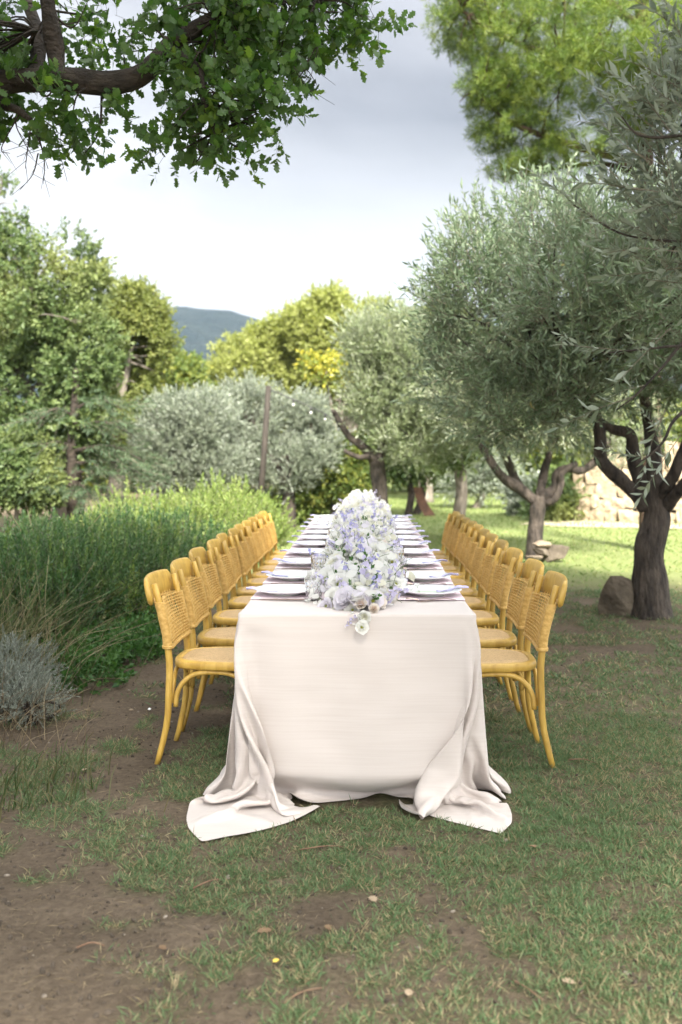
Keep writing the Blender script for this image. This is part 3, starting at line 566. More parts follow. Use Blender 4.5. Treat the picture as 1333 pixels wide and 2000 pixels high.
-11,14,-22,-13,-5,2,-1,-1,9,17,6,-9,0,-2,3,-1,1,4,6,1,5,-1,-24,39,5,-58,-6,-1,6,9,14,10,1,-1,1,1,0,0,1,-1,-1,2,-1,-1,2,-2,2,0,0,0,0,2,22,0,1,0,-1,1,-1,0,-8,8,-6,-1,2,0,1,
-1,1,-2,-6,-8,-4,2,3,-9,1,12,10,-15,4,1,0,0,-3,-6,5,0,-2,-1,0,7,-4,1,1,3,-26,-1,-1,2,-1,1,5,11,14,-11,1,1,1,-2,1,5,12,0,-5,-4,21,4,-14,-3,-34,-4,-2,5,8,8,7,9,-1,0,0,0,0,
1,0,-1,0,1,-1,1,-2,2,0,0,0,1,25,-5,2,0,1,-1,0,-2,0,-1,-2,-2,3,-1,-1,2,-1,-5,-7,-4,-1,2,5,-6,10,7,-10,-4,-1,4,-1,-1,0,1,-9,7,-3,3,-1,-3,-1,4,3,-17,-2,-1,-4,3,-3,0,4,13,-1,
3,0,1,-3,0,2,-6,14,4,11,12,-10,6,-15,5,-19,-7,-9,-1,2,7,9,4,6,1,1,-1,0,0,0,0,0,0,1,-1,1,0,0,0,-1,4,25,-1,-6,-12,-6,10,-18,14,12,-29,22,2,4,-1,0,0,-4,-3,-4,-2,4,4,2,1,1,
-3,-6,1,-7,3,0,0,1,-1,-3,-3,4,1,-2,-1,0,1,11,-23,0,0,2,2,-5,-1,0,7,6,2,-1,-2,3,0,-4,6,1,23,1,-23,25,-17,-6,12,3,-29,1,-4,2,0,3,3,7,7,3,1,-1,1,-1,-1,0,0,-3,1,-6,-9,3,12,7,
0,25,0,-6,6,0,-16,3,-21,1,29,-8,1,0,2,1,-2,-3,-2,-1,-1,2,3,-1,1,-2,0,1,0,1,2,-16,1,3,1,-3,-3,1,-1,0,1,0,-1,16,-26,0,-1,4,2,0,-4,-4,7,5,3,0,0,0,1,4,9,-12,7,-13,19,1,-15,4,
-1,3,-2,-4,-8,-1,-2,1,5,4,6,4,4,1,-1,0,0,0,-2,-6,-2,1,12,0,1,1,1,26,-2,2,-5,4,-3,-8,7,0,-3,-6,0,2,2,1,-1,-1,-1,-1,-1,-3,0,2,2,-3,-1,2,5,-3,-1,-6,-8,-5,2,11,-8,0,1,-1,0,1,
-3,-10,4,0,-2,7,2,-1,-3,-8,6,12,-3,0,0,-2,3,5,3,6,-13,0,14,-11,-5,2,1,0,2,-2,0,-6,-8,4,6,3,3,4,2,4,-1,-1,-3,-4,-5,5,3,9,-3,2,-3,5,0,26,-3,1,-1,-12,-2,12,-2,3,-16,-9,-6,1,
1,2,4,5,6,3,-4,-4,-7,-2,7,10,-5,-1,-11,-4,9,12,-14,4,0,-4,0,-1,0,1,0,0,-2,-10,4,0,4,4,-2,0,-3,-9,7,7,1,0,0,1,-2,-1,4,2,-14,16,5,-11,-3,1,3,0,5,0,4,-13,9,-3,-2,2,0,-1,-2,
-4,-4,-2,0,1,9,14,4,-4,1,4,0,-2,3,25,1,-3,0,3,-1,-1,-4,-11,14,-4,-18,-11,2,1,-3,-2,-4,8,17,-7,-1,2,-10,3,14,2,3,-13,-2,4,-4,0,0,-3,2,-1,1,-1,0,2,-5,-4,2,2,5,-1,0,-2,0,-3,
-3,4,5,0,0,0,0,-1,2,0,10,-5,-3,-7,-1,3,2,3,7,-1,-6,9,-3,-8,1,-3,-5,-1,0,-3,3,-2,2,16,10,-2,-2,-1,4,2,0,0,0,27,-1,-1,1,-2,1,1,-2,0,-2,4,-9,-17,-9,-1,3,-3,0,-2,3,12,0,0,2,
-14,0,7,6,-5,0,3,-1,-2,1,0,0,-2,0,0,1,0,-9,4,-1,3,5,-2,-1,1,0,-4,-4,2,7,0,0,0,0,1,0,-2,3,3,-7,-5,2,4,3,4,4,0,2,-6,-11,13,-6,-5,0,-2,-4,-1,11,1,17,0,0,-3,-4,5,3,0,0,0,-1,
28,-1,0,-1,-1,0,1,-1,0,-3,-14,11,1,-20,-9,1,1,0,-2,-3,14,1,-1,0,2,-15,-1,8,5,-2,2,2,-6,2,1,-1,0,0,0,-1,1,-8,2,1,4,2,-1,0,0,1,-5,-4,-1,10,0,0,0,0,0,0,-2,-4,6,-6,0,3,2,0,8,
4,0,-4,-4,-4,-1,-1,1,0,-6,-3,24,-11,17,-2,1,1,-6,2,5,0,-1,0,1,-2,27,-1,-1,0,0,1,-2,1,-10,2,9,-3,-5,5,-28,-6,3,3,0,-1,-1,15,-6,0,0,1,-7,-3,17,-14,4,8,-11,2,1,0,-2,0,1,0,
-2,-4,1,1,5,1,-2,0,-1,1,-1,-7,4,5,0,0,0,0,0,-1,-5,5,-3,-2,1,2,3,3,6,1,-2,-3,-4,6,-7,3,-2,-7,0,7,2,11,5,0,0,-8,0,8,0,0,0,1,-9,7,26,1,-1,-1,2,-1,-1,0,3,-5,1,-3,1,-5,3,-32,
-1,6,2,0,-2,3,11,-5,0,0,-1,-11,4,10,-7,3,-3,1,2,0,-2,0,0,0,-1,-5,2,2,4,0,0,-1,0,0,2,-10,6,3,0,1,-1,1,-1,-3,-1,-5,3,0,2,3,0,6,4,1,-4,-3,3,1,-2,-5,-5,-1,19,3,-5,4,-2,5,-9,
1,9,1,0,-1,1,-13,9,2,-2,22,5,1,-1,0,3,-1,-1,0,-4,-6,-2,-3,4,0,-27,-3,7,2,-2,0,10,2,-2,0,-1,-4,-7,3,2,3,1,-2,2,2,-3,0,1,-1,-1,-3,0,4,2,0,-1,0,0,0,2,-10,5,4,0,0,1,0,-1,-3,
-2,0,1,0,1,2,3,5,4,-4,-3,-2,0,0,-3,-4,-3,3,-4,17,-5,3,2,0,3,8,2,-1,-1,1,-14,14,-14,-5,7,-19,11,11,12,9,1,-2,-4,-11,-3,1,-4,-1,0,4,-3,-21,-3,5,2,-2,0,18,-4,-1,-2,-2,-5,-2,
2,4,1,-2,2,1,-1,-1,0,0,-1,-2,0,4,1,0,-1,1,0,-1,2,-10,6,3,0,1,-1,0,1,-5,0,0,1,1,2,2,2,5,0,-4,-3,-2,-3,0,-2,-2,2,8,2,-4,3,-2,0,3,12,3,1,2,-1,-18,16,-16,15,1,-9,-9,-5,1,-3,
4,11,16,12,0,-4,-5,1,-1,0,1,2,-6,-19,-1,4,2,2,2,11,-3,-1,-2,-5,-3,0,3,8,-8,2,1,0,-2,2,-1,-2,0,1,3,0,0,0,-1,0,-1,2,0,-4,4,0,0,0,0,0,-1,-2,0,1,2,0,1,5,4,-4,-3,-3,-3,0,-2,
-2,1,7,5,1,-1,-3,0,3,6,3,4,-1,-8,-14,14,-19,20,8,1,-13,-11,2,-1,2,-2,-1,-1,6,16,10,3,-5,5,-3,0,4,1,-8,-18,-1,4,1,2,10,3,-1,-3,-3,-5,-1,2,3,-1,1,2,0,-1,0,0,-1,-1,-4,8,1,
-1,-1,0,0,0,-1,4,-7,5,0,0,0,0,-1,-1,0,1,2,0,1,2,5,-1,-5,-4,-3,-2,0,-2,1,7,5,2,1,-1,2,-6,7,1,3,-11,-9,-10,10,3,19,2,-21,11,-17,10,-14,-3,1,0,-2,1,0,7,10,11,3,-6,2,3,1,5,2,
-10,-17,-1,2,1,5,12,0,-2,-4,-4,-2,0,3,-1,1,2,0,-1,-1,1,-1,0,2,2,-1,-1,0,1,0,-1,-1,4,-6,4,0,0,0,0,-1,-1,1,2,1,1,0,2,4,-4,-5,-4,-3,0,-1,1,7,4,3,0,-2,-6,-1,9,2,1,-16,-9,4,
20,9,6,-2,-7,3,-20,26,-2,2,-20,-14,-11,-2,-2,1,0,1,10,14,3,0,1,0,1,3,3,-11,-16,-2,3,3,8,8,0,-5,-6,-3,0,2,2,-1,2,1,-2,1,0,-1,-1,2,2,0,0,0,-1,1,-1,-1,4,-6,4,0,0,0,-1,0,0,1,
3,1,-1,2,4,-2,-6,-4,-4,-1,-1,2,6,6,3,0,-2,-5,-2,2,9,-1,-24,3,15,16,4,-13,3,-2,-11,7,11,24,1,-1,-3,1,-9,-22,-8,-2,0,3,-1,8,11,4,-2,2,0,3,4,2,-12,-15,-3,2,5,11,4,1,-10,-3,
-3,3,5,-5,2,3,-2,0,0,-1,0,2,1,1,-1,0,0,-1,0,0,2,-5,4,0,0,0,0,-1,0,3,2,1,-1,2,2,-5,-6,-4,-2,-1,2,7,7,2,1,-3,-5,-3,0,5,3,-22,16,14,5,-12,-4,11,-8,-1,17,4,0,23,-8,-3,13,-8,
0,9,-8,-13,-13,-6,2,-1,5,10,6,-2,1,0,2,4,3,-12,-15,-3,2,9,8,0,-1,-7,-2,-2,1,2,1,1,0,-1,1,-2,1,2,2,-1,-1,0,0,1,0,-1,1,-3,2,1,-1,0,0,0,2,3,2,-1,1,3,-3,-7,-5,-3,-1,2,8,7,3,
0,-4,-4,-4,-2,3,2,-5,17,4,-12,1,10,3,4,4,4,-5,4,4,16,11,-1,1,1,-2,-17,9,3,1,-7,-18,-9,1,3,10,6,-2,1,0,3,4,3,-13,-15,-1,3,12,1,1,-6,-3,-3,2,0,1,2,-1,0,0,0,0,2,1,1,-1,0,0,
0,-1,0,0,-1,2,0,0,0,-1,1,2,4,2,-2,1,1,-6,-7,-3,-2,1,9,8,3,0,-4,-5,-4,-2,0,13,4,1,-3,-2,7,-3,-5,-17,-2,3,18,22,-4,9,24,7,2,-25,-12,-12,38,-5,-2,-1,2,1,-7,-20,-2,0,12,10,
-3,1,1,2,3,2,-12,-15,0,6,12,0,-5,-4,-1,-1,1,-1,2,0,-1,1,-1,0,3,0,0,-1,1,0,0,0,0,-2,2,-1,0,1,-1,0,1,4,3,0,-1,3,-4,-8,-5,-2,1,8,9,4,0,-5,-5,-4,-1,2,14,-1,0,1,3,-9,-10,-12,
-4,13,17,13,-9,-7,16,1,29,-25,-13,36,-7,5,-46,-2,1,3,7,11,7,3,-17,-2,-1,8,14,-5,0,2,2,5,2,-14,-14,2,11,6,-4,-6,0,-1,-1,-1,2,1,0,-1,-1,1,3,1,0,-1,-1,1,0,0,-1,-1,2,0,0,-1,
1,-1,3,4,3,-2,1,0,-8,-7,-2,0,7,11,5,-2,-5,-5,-3,0,2,12,2,-1,-5,-6,-11,-6,-3,3,16,16,-4,-4,4,-2,0,-25,17,-6,1,-22,27,-8,-2,-18,-7,1,-3,0,10,11,9,-7,-14,0,4,20,-5,-2,2,2,4,
3,-15,-12,6,10,0,-5,-4,0,-1,0,0,3,-2,1,-1,0,3,0,0,0,0,-1,0,1,0,-2,4,-3,1,0,-1,1,3,5,1,-2,3,-6,-9,-3,-1,6,11,6,-2,-4,-6,-3,1,3,11,1,-6,-8,-10,-2,-4,3,5,20,2,0,1,-1,-1,-17,
4,21,4,5,13,0,-26,0,25,2,-10,-19,-3,-3,-7,0,3,2,10,4,1,-1,13,-4,-3,1,2,4,3,-16,-8,9,8,-7,-3,-1,-1,-1,0,2,-1,1,-1,0,3,0,0,-1,1,0,0,0,0,-2,4,-3,0,1,0,1,4,4,-1,1,-2,-9,-5,
-2,5,11,8,-2,-6,-5,-1,1,4,10,-5,-8,-7,-7,2,-6,7,5,16,0,-3,-3,-4,-4,-3,13,-23,10,-6,4,-6,-5,7,12,-2,14,2,0,-5,-7,-7,-6,-2,0,0,2,1,0,4,13,-3,-5,0,3,5,4,-19,-1,7,1,-6,-1,1,
-3,0,2,-1,0,-1,2,2,0,1,-1,0,0,0,0,0,-1,1,-1,1,0,-1,2,6,2,-2,3,-8,-7,-3,2,12,9,-3,-5,-4,-1,1,6,6,-9,-6,-7,-4,3,4,5,2,12,-3,-7,-11,-9,-8,-5,-2,2,7,-2,-14,4,-6,6,14,8,1,-3,
6,9,0,-2,-5,-6,-7,-4,-7,-8,0,3,4,6,13,0,-5,-2,2,5,4,-21,7,3,-3,-4,1,-1,-3,2,0,0,0,0,3,0,0,0,0,0,0,0,0,-2,2,-1,1,0,0,3,5,2,0,-4,-9,-5,1,11,10,-2,-5,-4,-1,1,8,3,-12,-6,-5,
-1,6,13,4,3,2,-11,-16,-13,-5,-3,-1,1,-3,-2,5,-6,-15,1,10,20,4,2,1,0,1,2,-2,0,0,-1,-4,-5,-4,-11,-8,-3,1,2,7,13,2,-7,-2,2,5,3,-19,12,-4,-3,-3,4,-5,0,1,1,-1,1,2,0,0,-1,2,0,
-1,0,0,0,0,-1,1,0,0,5,5,-2,2,-8,-9,-1,9,13,-2,-6,-5,2,2,10,-4,-15,-3,-1,0,12,5,-7,-6,-6,-7,-6,-3,0,3,0,-1,-2,1,-6,1,-4,17,-1,-9,5,-3,-2,-4,5,2,1,2,2,3,2,3,-1,-3,-4,-8,
-10,-7,-1,1,6,12,6,-8,-3,2,7,1,-14,4,-3,-1,0,-1,-2,1,0,-1,1,4,0,-1,0,0,0,0,0,0,-1,0,-2,3,0,1,5,4,0,-4,-12,-2,7,13,0,-6,-4,2,3,8,-8,-6,2,1,0,0,-14,-4,-3,-2,-2,0,0,5,3,0,
-1,-1,-1,-2,2,-4,0,-8,22,1,-9,-13,2,5,-2,1,1,3,2,2,1,5,4,4,0,-2,-5,-9,-10,-5,0,4,12,9,-8,-4,1,9,-2,-5,-3,-5,0,5,-8,2,0,0,1,3,-2,1,0,0,0,0,1,0,0,-2,-1,2,-1,2,7,1,1,-11,-7,
5,13,3,-9,-3,3,7,2,-10,-6,-4,0,-1,1,3,9,-1,-2,0,0,0,1,0,-1,-1,1,3,2,5,5,3,-1,15,-4,6,-13,-2,-1,0,0,0,1,0,1,2,1,-1,2,2,5,4,2,-1,-7,-10,-10,-2,3,10,12,-7,-5,0,11,-5,-6,-3,
-3,2,-4,1,1,-1,2,2,1,-1,-1,1,0,0,0,0,0,-3,1,2,0,3,7,0,-6,-12,3,12,6,-10,-1,3,9,-4,-10,-4,-1,2,1,3,3,4,0,-1,0,0,0,1,0,0,2,2,1,3,3,3,3,5,2,14,-3,-8,-2,12,-3,-2,-2,-1,-1,0,
0,0,1,-1,-1,0,0,2,5,5,4,-1,-9,-12,-7,0,9,15,-5,-4,-2,11,-7,-6,-3,1,1,-4,0,0,3,2,-1,0,0,0,0,0,0,0,1,-3,-2,3,0,7,4,0,-14,-3,11,10,-11,-1,6,7,-10,-7,-2,1,3,3,4,3,2,0,-1,1,1,
0,3,1,2,1,0,1,1,-3,-8,4,12,8,-1,15,-5,6,2,-2,0,-1,-2,-1,-1,-2,0,-2,0,0,-1,-1,-1,-2,-1,0,6,5,6,-2,-12,-10,-4,5,17,-2,-4,-2,9,-10,-5,0,6,-8,-1,0,4,2,-1,0,0,0,0,0,0,0,2,-5,
-1,4,-1,9,2,-9,-9,10,12,-11,0,9,1,-12,-5,1,4,5,3,3,1,1,1,1,1,2,0,2,-1,0,1,1,1,0,1,-2,1,0,-2,-7,6,-1,3,4,4,4,2,2,2,-1,0,-1,-1,0,-1,-2,-1,-1,-2,-2,-2,-2,-4,0,3,8,6,-6,-13,
-7,1,17,4,-5,-2,4,-10,-3,5,-2,-5,0,4,2,-1,0,0,0,0,0,0,1,-1,-3,-3,6,1,9,-1,-16,5,15,-10,2,9,-6,-11,0,5,5,4,2,3,0,2,2,0,0,0,-3,-1,-2,-1,-2,-4,-6,1,8,4,8,-1,-1,-4,-5,-3,-12,
0,2,4,3,4,3,3,4,1,3,1,1,1,1,1,-1,0,0,-3,-2,-3,-3,-3,-4,2,6,7,-10,-11,-4,13,10,-4,2,-8,-7,0,6,-12,5,3,2,-1,0,0,0,0,0,0,0,1,-3,-2,2,8,5,-19,4,15,-9,6,7,-15,-4,5,6,4,4,2,1,
1,1,-2,-4,-3,-5,-3,-2,-5,1,1,0,2,5,0,-3,-5,9,12,-3,-10,-3,-9,-10,1,0,-1,2,-1,0,-1,1,1,1,2,1,2,2,2,3,4,2,4,2,2,1,-1,-1,-3,-2,-4,5,1,-14,-7,4,18,-6,5,-18,-2,-11,-4,3,18,-1,
0,0,0,0,0,0,0,0,0,-1,12,-19,21,-10,-1,6,-4,9,-2,-14,7,5,5,3,2,-1,-1,-2,-5,-5,-6,-5,-2,1,0,2,5,-1,0,3,2,1,-1,-5,2,-10,0,-2,-2,-3,-2,13,-14,-2,-4,-4,-1,-1,-1,-1,-1,-1,0,0,
0,0,1,1,1,2,2,2,4,3,5,7,3,3,2,-1,-1,1,-6,-6,-6,17,-5,-2,-13,0,2,1,5,-6,0,0,0,0,0,0,0,0,0,6,-4,11,-10,-6,1,11,7,-12,-2,11,5,2,-1,-3,-4,-4,-3,-6,-4,-1,3,4,2,2,2,1,1,1,1,-1,
0,-1,0,-1,-4,-7,-8,-4,-2,0,0,-6,7,-1,-1,-2,-1,-2,0,0,0,1,0,1,0,2,1,1,1,1,1,2,0,1,0,-3,1,0,2,3,2,6,-1,-3,-6,-7,16,-5,-12,-1,1,1,2,1,0,0,0,0,0,0,0,0,0,-1,-2,0,-2,3,13,-9,1,
8,3,-2,-4,-3,-3,-2,-2,-2,-1,4,3,2,1,1,1,0,1,0,1,0,0,1,-2,1,-1,-1,-1,1,-8,-7,-5,-3,-2,8,5,0,-1,4,1,0,4,0,2,0,0,0,-1,-1,-1,0,-2,0,-2,-1,0,-1,-1,1,0,1,-1,1,0,0,3,1,0,-3,-10,
15,-5,-2,4,0,1,0,1,0,0,0,0,0,0,0,0,-1,1,-1,-4,-2,4,0,-4,1,-9,1,-6,-3,-2,-1,-1,0,0,-1,1,1,1,1,1,1,1,1,0,1,0,0,1,0,0,0,2,-1,7,4,5,-3,-1,-2,2,3,5,0,2,5,-2,2,1,1,2,1,1,1,0,
-2,0,-1,-1,-2,-2,-2,-1,-3,-1,-1,0,-1,1,0,1,1,4,3,5,-2,10,-7,4,-2,-2,0,-1,0,0,0,0,0,0,0,0,1,0,2,5,-4,-5,0,-5,-6,4,-5,4,1,1,0,1,0,0,1,0,0,0,1,0,0,-1,0,1,0,-1,0,1,-1,1,0,0,
1,1,1,0,1,0,-29,-3,0,1,2,1,2,3,2,3,3,2,2,4,2,3,3,3,2,2,3,1,2,1,2,1,1,0,1,0,0,0,0,-1,1,-3,2,0,10,-10,1,0,0,0,0,0,0,0,0,0,0,0,0,0,0,0,4,-5,0,0,1,0,0,0,0,0,0,0,0,0,0,0,0,0,
-1,0,0,0,0,-1,0,0,0,-1,0,-2,-1,-4,6,3,1,-1,1,1,-24,-3,-6,-2,0,2,0,2,2,1,2,3,3,2,2,2,3,2,2,3,1,2,2,2,1,1,1,2,1,1,2,1,2,0,4,1,-1,1,0,1,-1,1,-1,0,0,0,0,0,0,0,0,0,0,0,0,1,-1,
-1,1,-1,0,0,0,0,-1,0,-1,0,0,-1,-1,-1,0,-1,-1,-1,-1,0,-1,-1,-1,-1,-1,0,-1,1,0,0,-3,1,3,1,5,0,-26,1,2,0,-1,0,1,0,2,2,2,3,4,3,5,3,3,2,2,2,1,2,0,1,0,1,0,1,0,1,0,1,0,1,-4,2,2,
2,-1,0,1,-1,0,0,0,0,0,0,0,0,0,0,0,0,0,0,1,-2,0,1,-2,-1,-2,-1,-1,-2,-1,-1,-1,-1,0,-1,-1,-1,0,-1,-1,-1,-1,-1,-1,-1,-1,-1,-1,-1,-1,3,-1,-2,0,3,2,6,5,8,7,5,4,5,5,5,4,3,3,-2,
-2,-1,-2,-1,-2,-2,-1,-3,0,-2,0,-2,0,0,0,0,1,-1,1,0,1,1,1,1,1,0,1,0,-1,0,0,0,0,0,0,0,0,0,0,0,0,1,0,0,-1,-1,-5,-2,-1,-2,0,-2,-1,-1,-1,-1,-1,-1,-2,-2,-3,-2,-4,-4,-3,-5,-4,
-5,-4,-4,-4,-4,-3,-3,-1,-2,-4,-2,3,11,8,7,65,2,3,2,2,-2,-2,-2,-4,-3,-4,-2,-2,-2,-4,-2,-2,-2,-2,0,-2,0,0,0,1,0,1,0,0,1,0,0,0,0,0,0,0,0,0,0,0,0,0,0,0,0,0,0,0,0,0,0,0,0,0,0,
0,0,0,-1,-1,0,-1,0,1,0,0,0,0,1,0,0,0,0,-1,-1,-2,-3,-4,-3,-6,-5,-7,-6,-7,-7,-6,-7,-6,-7,-11,-11,-6,-3,80,-2,-4,-3,-5,-3,-3,-4,-2,-3,-2,-1,-2,-1,0,-2,-1,0,-1,0,0,-1,0,0,0,
0,0,0,0,0,0,0,0,0,0,0,0,1,0,0,0,-1,0,0,0,0,0,0,0,0,0,0,0,0,0,0,0,0,0,0,0,0,0,0,-1,0,0,-1,0,-1,0,1,1,0,1,2,0,2,2,1,1,2,1,0,1,0,-3,-2,-3,-4,-5,-12,-12,-14,53,-2,-1,-2,-1,0,
-2,0,-2,0,0,-1,1,-2,0,0,0,0,0,-1,0,1,-1,1,-1,0,0,0,0,0,0,0,0,0,0,0,0,0,0,0,0,1,0,0,0,0,0,0,0,0,0,0,0,-1,0,0,0,0,0,0,0,0,0,0,0,0,0,0,0,0,0,0,-1,1,0,1,2,1,2,1,3,2,3,2,3,2,
3,2,1,1,0,-1,-2,-2,47,0,0,0,0,-1,0,-1,0,-1,-1,0,-1,0,-1,0,0,-1,1,0,0,-1,0,0,0,0,0,0,0,0,0,0,0,0,0,0,0,0,0,0,0,0,0,0,0,0,0,0,0,0,0,0,0,1,0,0,0,0,0,0,0,0,0,0,0,0,0,0,0,-1,
0,0,1,-1,1,0,1,1,1,2,2,1,2,3,1,2,3,3,3,3,2,2,1,1,48,0,0,0,0,-1,-1,0,-1,-1,0,-1,-1,0,0,-1,0,0,-1,0,0,0,0,0,1,0,0,0,0,0,0,0,0,0,0,-1,0,0,0,0,1,-1,0,0,0,0,0,0,0,0,0,0,0,0,0,
0,0,0,0,0,0,0,0,0,0,0,0,0,0,1,0,-1,0,1,0,0,0,1,0,1,1,2,1,2,2,2,2,2,2,2,1,2,1,1,45,0,-1,0,0,0,0,-1,0,0,-1,0,-1,0,-1,0,-1,1,0,0,0,0,0,0,0,0,0,0,0,0,0,0,0,0,0,1,0,0,0,0,-1,
0,0,0,0,0,0,0,0,0,0,0,0,0,0,0,0,0,0,0,0,0,0,0,0,0,0,0,0,0,0,1,-1,0,1,0,0,0,1,1,1,1,1,1,1,2,1,1,1,0,2,0,1,1,40,0,1,0,0,0,0,0,-1,0,-1,0,0,0,0,0,0,0,0,0,0,1,0,0,0,0,0,0,0,0,
0,0,0,0,0,0,0,0,0,0,0,0,0,0,0,0,0,0,0,0,0,0,0,0,0,0,0,0,0,0,0,0,0,0,0,0,0,0,0,0,0,0,1,-1,0,1,0,1,0,1,0,1,1,0,2,0,1,0,1,1,0,0,0,0,38,0,0,0,0,0,-1,0,1,-1,1,0,0,0,0,1,0,-1,
1,0,1,0,0,0,0,0,0,0,0,0,0,0,0,0,0,0,0,0,0,0,0,1,0,0,0,0,0,0,0,0,0,0,0,-1,0,0,0,0,0,0,0,0,0,0,0,0,0,0,0,0,0,0,0,1,0,0,0,0,1,0,0,0,1,1,-1,1,0,1,0,0,0,0,0,0,36,0,0,0,0,0,0,
0,0,1,0,0,0,0,1,0,0,1,0,1,0,-1,1,0,0,0,0,0,0,0,0,0,0,0,0,0,0,0,0,0,0,0,0,0,0,0,0,0,0,0,0,0,0,1,0,0,0,0,0,0,0,0,0,-1,0,0,0,0,0,0,0,0,0,0,0,0,1,0,0,0,1,0,-1,0,1,0,0,0,0,0,
0,0,0,0,36,0,0,0,1,0,1,0,0,0,0,0,0,0,0,0,1,0,0,0,0,1,0,0,0,0,0,0,0,1,0,0,0,0,0,0,0,0,0,0,0,-1,0,0,0,0,0,0,0,0,0,0,0,0,0,0,0,0,0,0,0,0,0,1,0,0,0,0,0,0,-1,0,0,0,0,0,0,0,0,
0,0,0,1,0,0,0,0,0,0,0,0,0,0,0,40,0,0,0,-1,0,0,0,0,0,0,0,1,0,0,1,0,0,0,0,0,0,0,0,0,0,0,0,0,-1,0,0,0,0,0,0,0,0,0,0,0,0,0,0,0,0,0,0,0,0,0,0,0,0,0,0,0,0,0,0,0,0,0,0,0,0,0,0,
0,0,1,0,0,0,0,0,-1,0,0,0,0,0,0,0,0,0,0,0,0,0,0,0,0,0,8,0,0,0,0,-1,0,0,1,0,0,0,1,-1,1,-1,1,1,2,2,0,0,-1,0,0,1,0,3,-1,-3,-2,-1,2,4,-2,-4,7,-10,10,-9,16,32,-22,-26,0,0,0,-1,
1,0,0,11,4,-14,-1,0,0,0,0,0,0,1,10,9,10,3,-3,-3,-5,-5,-5,-5,-4,-2,-1,0,0,2,0,-2,0,0,0,0,0,0,0,0,0,0,0,0,0,-1,0,0,0,0,0,1,0,0,-2,9,-1,3,-11,1,-1,6,-2,4,0,-10,7,3,3,-10,8,
10,-14,-13,1,9,-4,1,0,0,14,2,-12,4,-9,2,-5,1,-9,13,1,0,0,3,15,-2,-16,7,-23,15,5,-4,0,0,0,0,0,13,3,-15,-14,-6,0,-1,1,2,5,5,12,-3,2,2,4,-6,-6,2,0,0,0,2,-2,0,0,4,-4,0,0,0,0,
1,0,0,0,0,0,0,0,0,2,5,4,-7,-4,0,0,-5,10,1,-12,3,-7,-3,-2,19,7,-20,24,-2,-14,-6,9,-2,-2,3,3,2,3,2,-16,6,-5,-3,-5,24,-11,3,14,-4,-2,-4,1,-15,22,-16,-2,11,0,-6,0,0,5,2,-5,
15,-1,-16,8,-14,0,3,0,4,-11,16,-2,3,-14,-1,5,0,0,3,-3,0,0,0,7,-10,3,0,0,0,0,2,0,0,0,0,0,0,0,0,5,0,1,-5,-1,0,0,0,-5,5,-3,4,-1,0,0,11,-24,8,-8,25,-2,-9,-3,2,0,0,1,9,-4,1,5,
-11,-7,-11,35,-8,0,6,3,-4,-6,3,6,-20,9,-2,-1,0,4,-1,-2,2,2,-1,7,-11,3,4,-20,3,6,0,4,-8,3,-2,10,-17,6,3,1,0,0,1,-1,0,0,8,-7,-2,1,0,0,0,0,2,0,0,0,0,0,0,0,1,4,1,-16,11,-1,0,
0,0,-2,2,1,10,0,-3,-8,0,17,3,0,-16,7,6,-7,-6,-4,1,-2,7,6,-8,9,-2,1,-9,16,-14,15,-7,-12,-10,4,8,14,1,-9,2,-2,-8,6,0,0,1,2,2,-6,10,-18,-1,0,10,-7,3,-7,4,0,6,-16,4,12,-1,-6,
1,2,0,1,-5,4,0,-7,12,-7,0,0,0,8,-7,2,-2,0,0,0,0,0,3,7,-12,-5,5,2,0,0,0,-2,1,2,-10,14,-6,2,-1,1,15,-11,12,3,-2,1,0,-1,-8,-8,0,6,-1,-4,14,3,0,-1,-1,-9,-2,-8,10,-4,1,9,4,
-14,10,-1,5,-12,8,5,-3,-7,-1,6,-25,7,13,-2,4,-7,-8,3,0,1,-7,16,-10,-3,-2,6,5,-2,-8,1,5,6,-16,8,3,4,-8,1,5,2,-7,-2,12,-7,-3,0,0,3,4,-1,-13,0,4,4,6,-2,-2,-3,-3,10,-10,-6,
19,-5,-5,9,-11,18,1,1,0,0,2,-1,0,-6,-12,7,3,5,3,1,0,-1,-4,0,-1,-5,4,-4,0,4,7,-1,-1,0,1,0,-1,0,2,-6,-1,-25,12,16,-10,3,-3,10,-4,-10,1,4,5,-11,-1,-5,5,6,-10,-2,4,5,5,-10,0,
8,-15,2,12,2,-1,-1,-6,0,-6,20,5,0,-3,2,-6,-21,-1,10,-11,17,-12,1,1,3,-1,-4,6,12,-18,16,1,-6,8,4,-1,-10,7,-7,13,1,0,1,-4,-12,12,3,0,-1,1,-3,-1,0,-1,3,0,-3,-2,1,4,2,-2,1,
-4,5,0,-2,1,0,-19,10,9,-7,-1,4,-6,-6,0,6,8,2,-10,-8,-1,3,-2,-4,-1,3,4,1,-12,0,8,-9,17,9,2,1,-4,-24,5,0,-4,-9,13,0,19,-2,-1,1,-6,-4,-5,-10,6,2,1,-1,-4,-2,9,1,-3,10,1,1,-1,
2,-4,2,-12,20,-8,8,0,-1,1,0,0,0,0,0,-1,-7,4,0,0,2,2,-1,-3,-3,5,2,-1,1,0,-1,1,-2,-5,7,-1,1,-2,-4,0,0,1,0,2,-2,1,-5,-12,-7,9,-4,5,-5,5,1,-8,-1,4,8,6,5,0,1,-9,-19,2,9,-2,0,
7,-9,-10,13,-11,-7,15,6,-1,5,9,-4,-5,-5,-3,1,-6,8,0,-16,26,0,-1,2,0,-1,-9,9,3,3,1,-2,1,1,0,1,-1,0,0,0,-1,-7,4,2,-1,2,0,0,0,-6,5,0,2,-1,1,-1,1,-2,-1,-4,7,0,-4,-3,2,1,0,1,
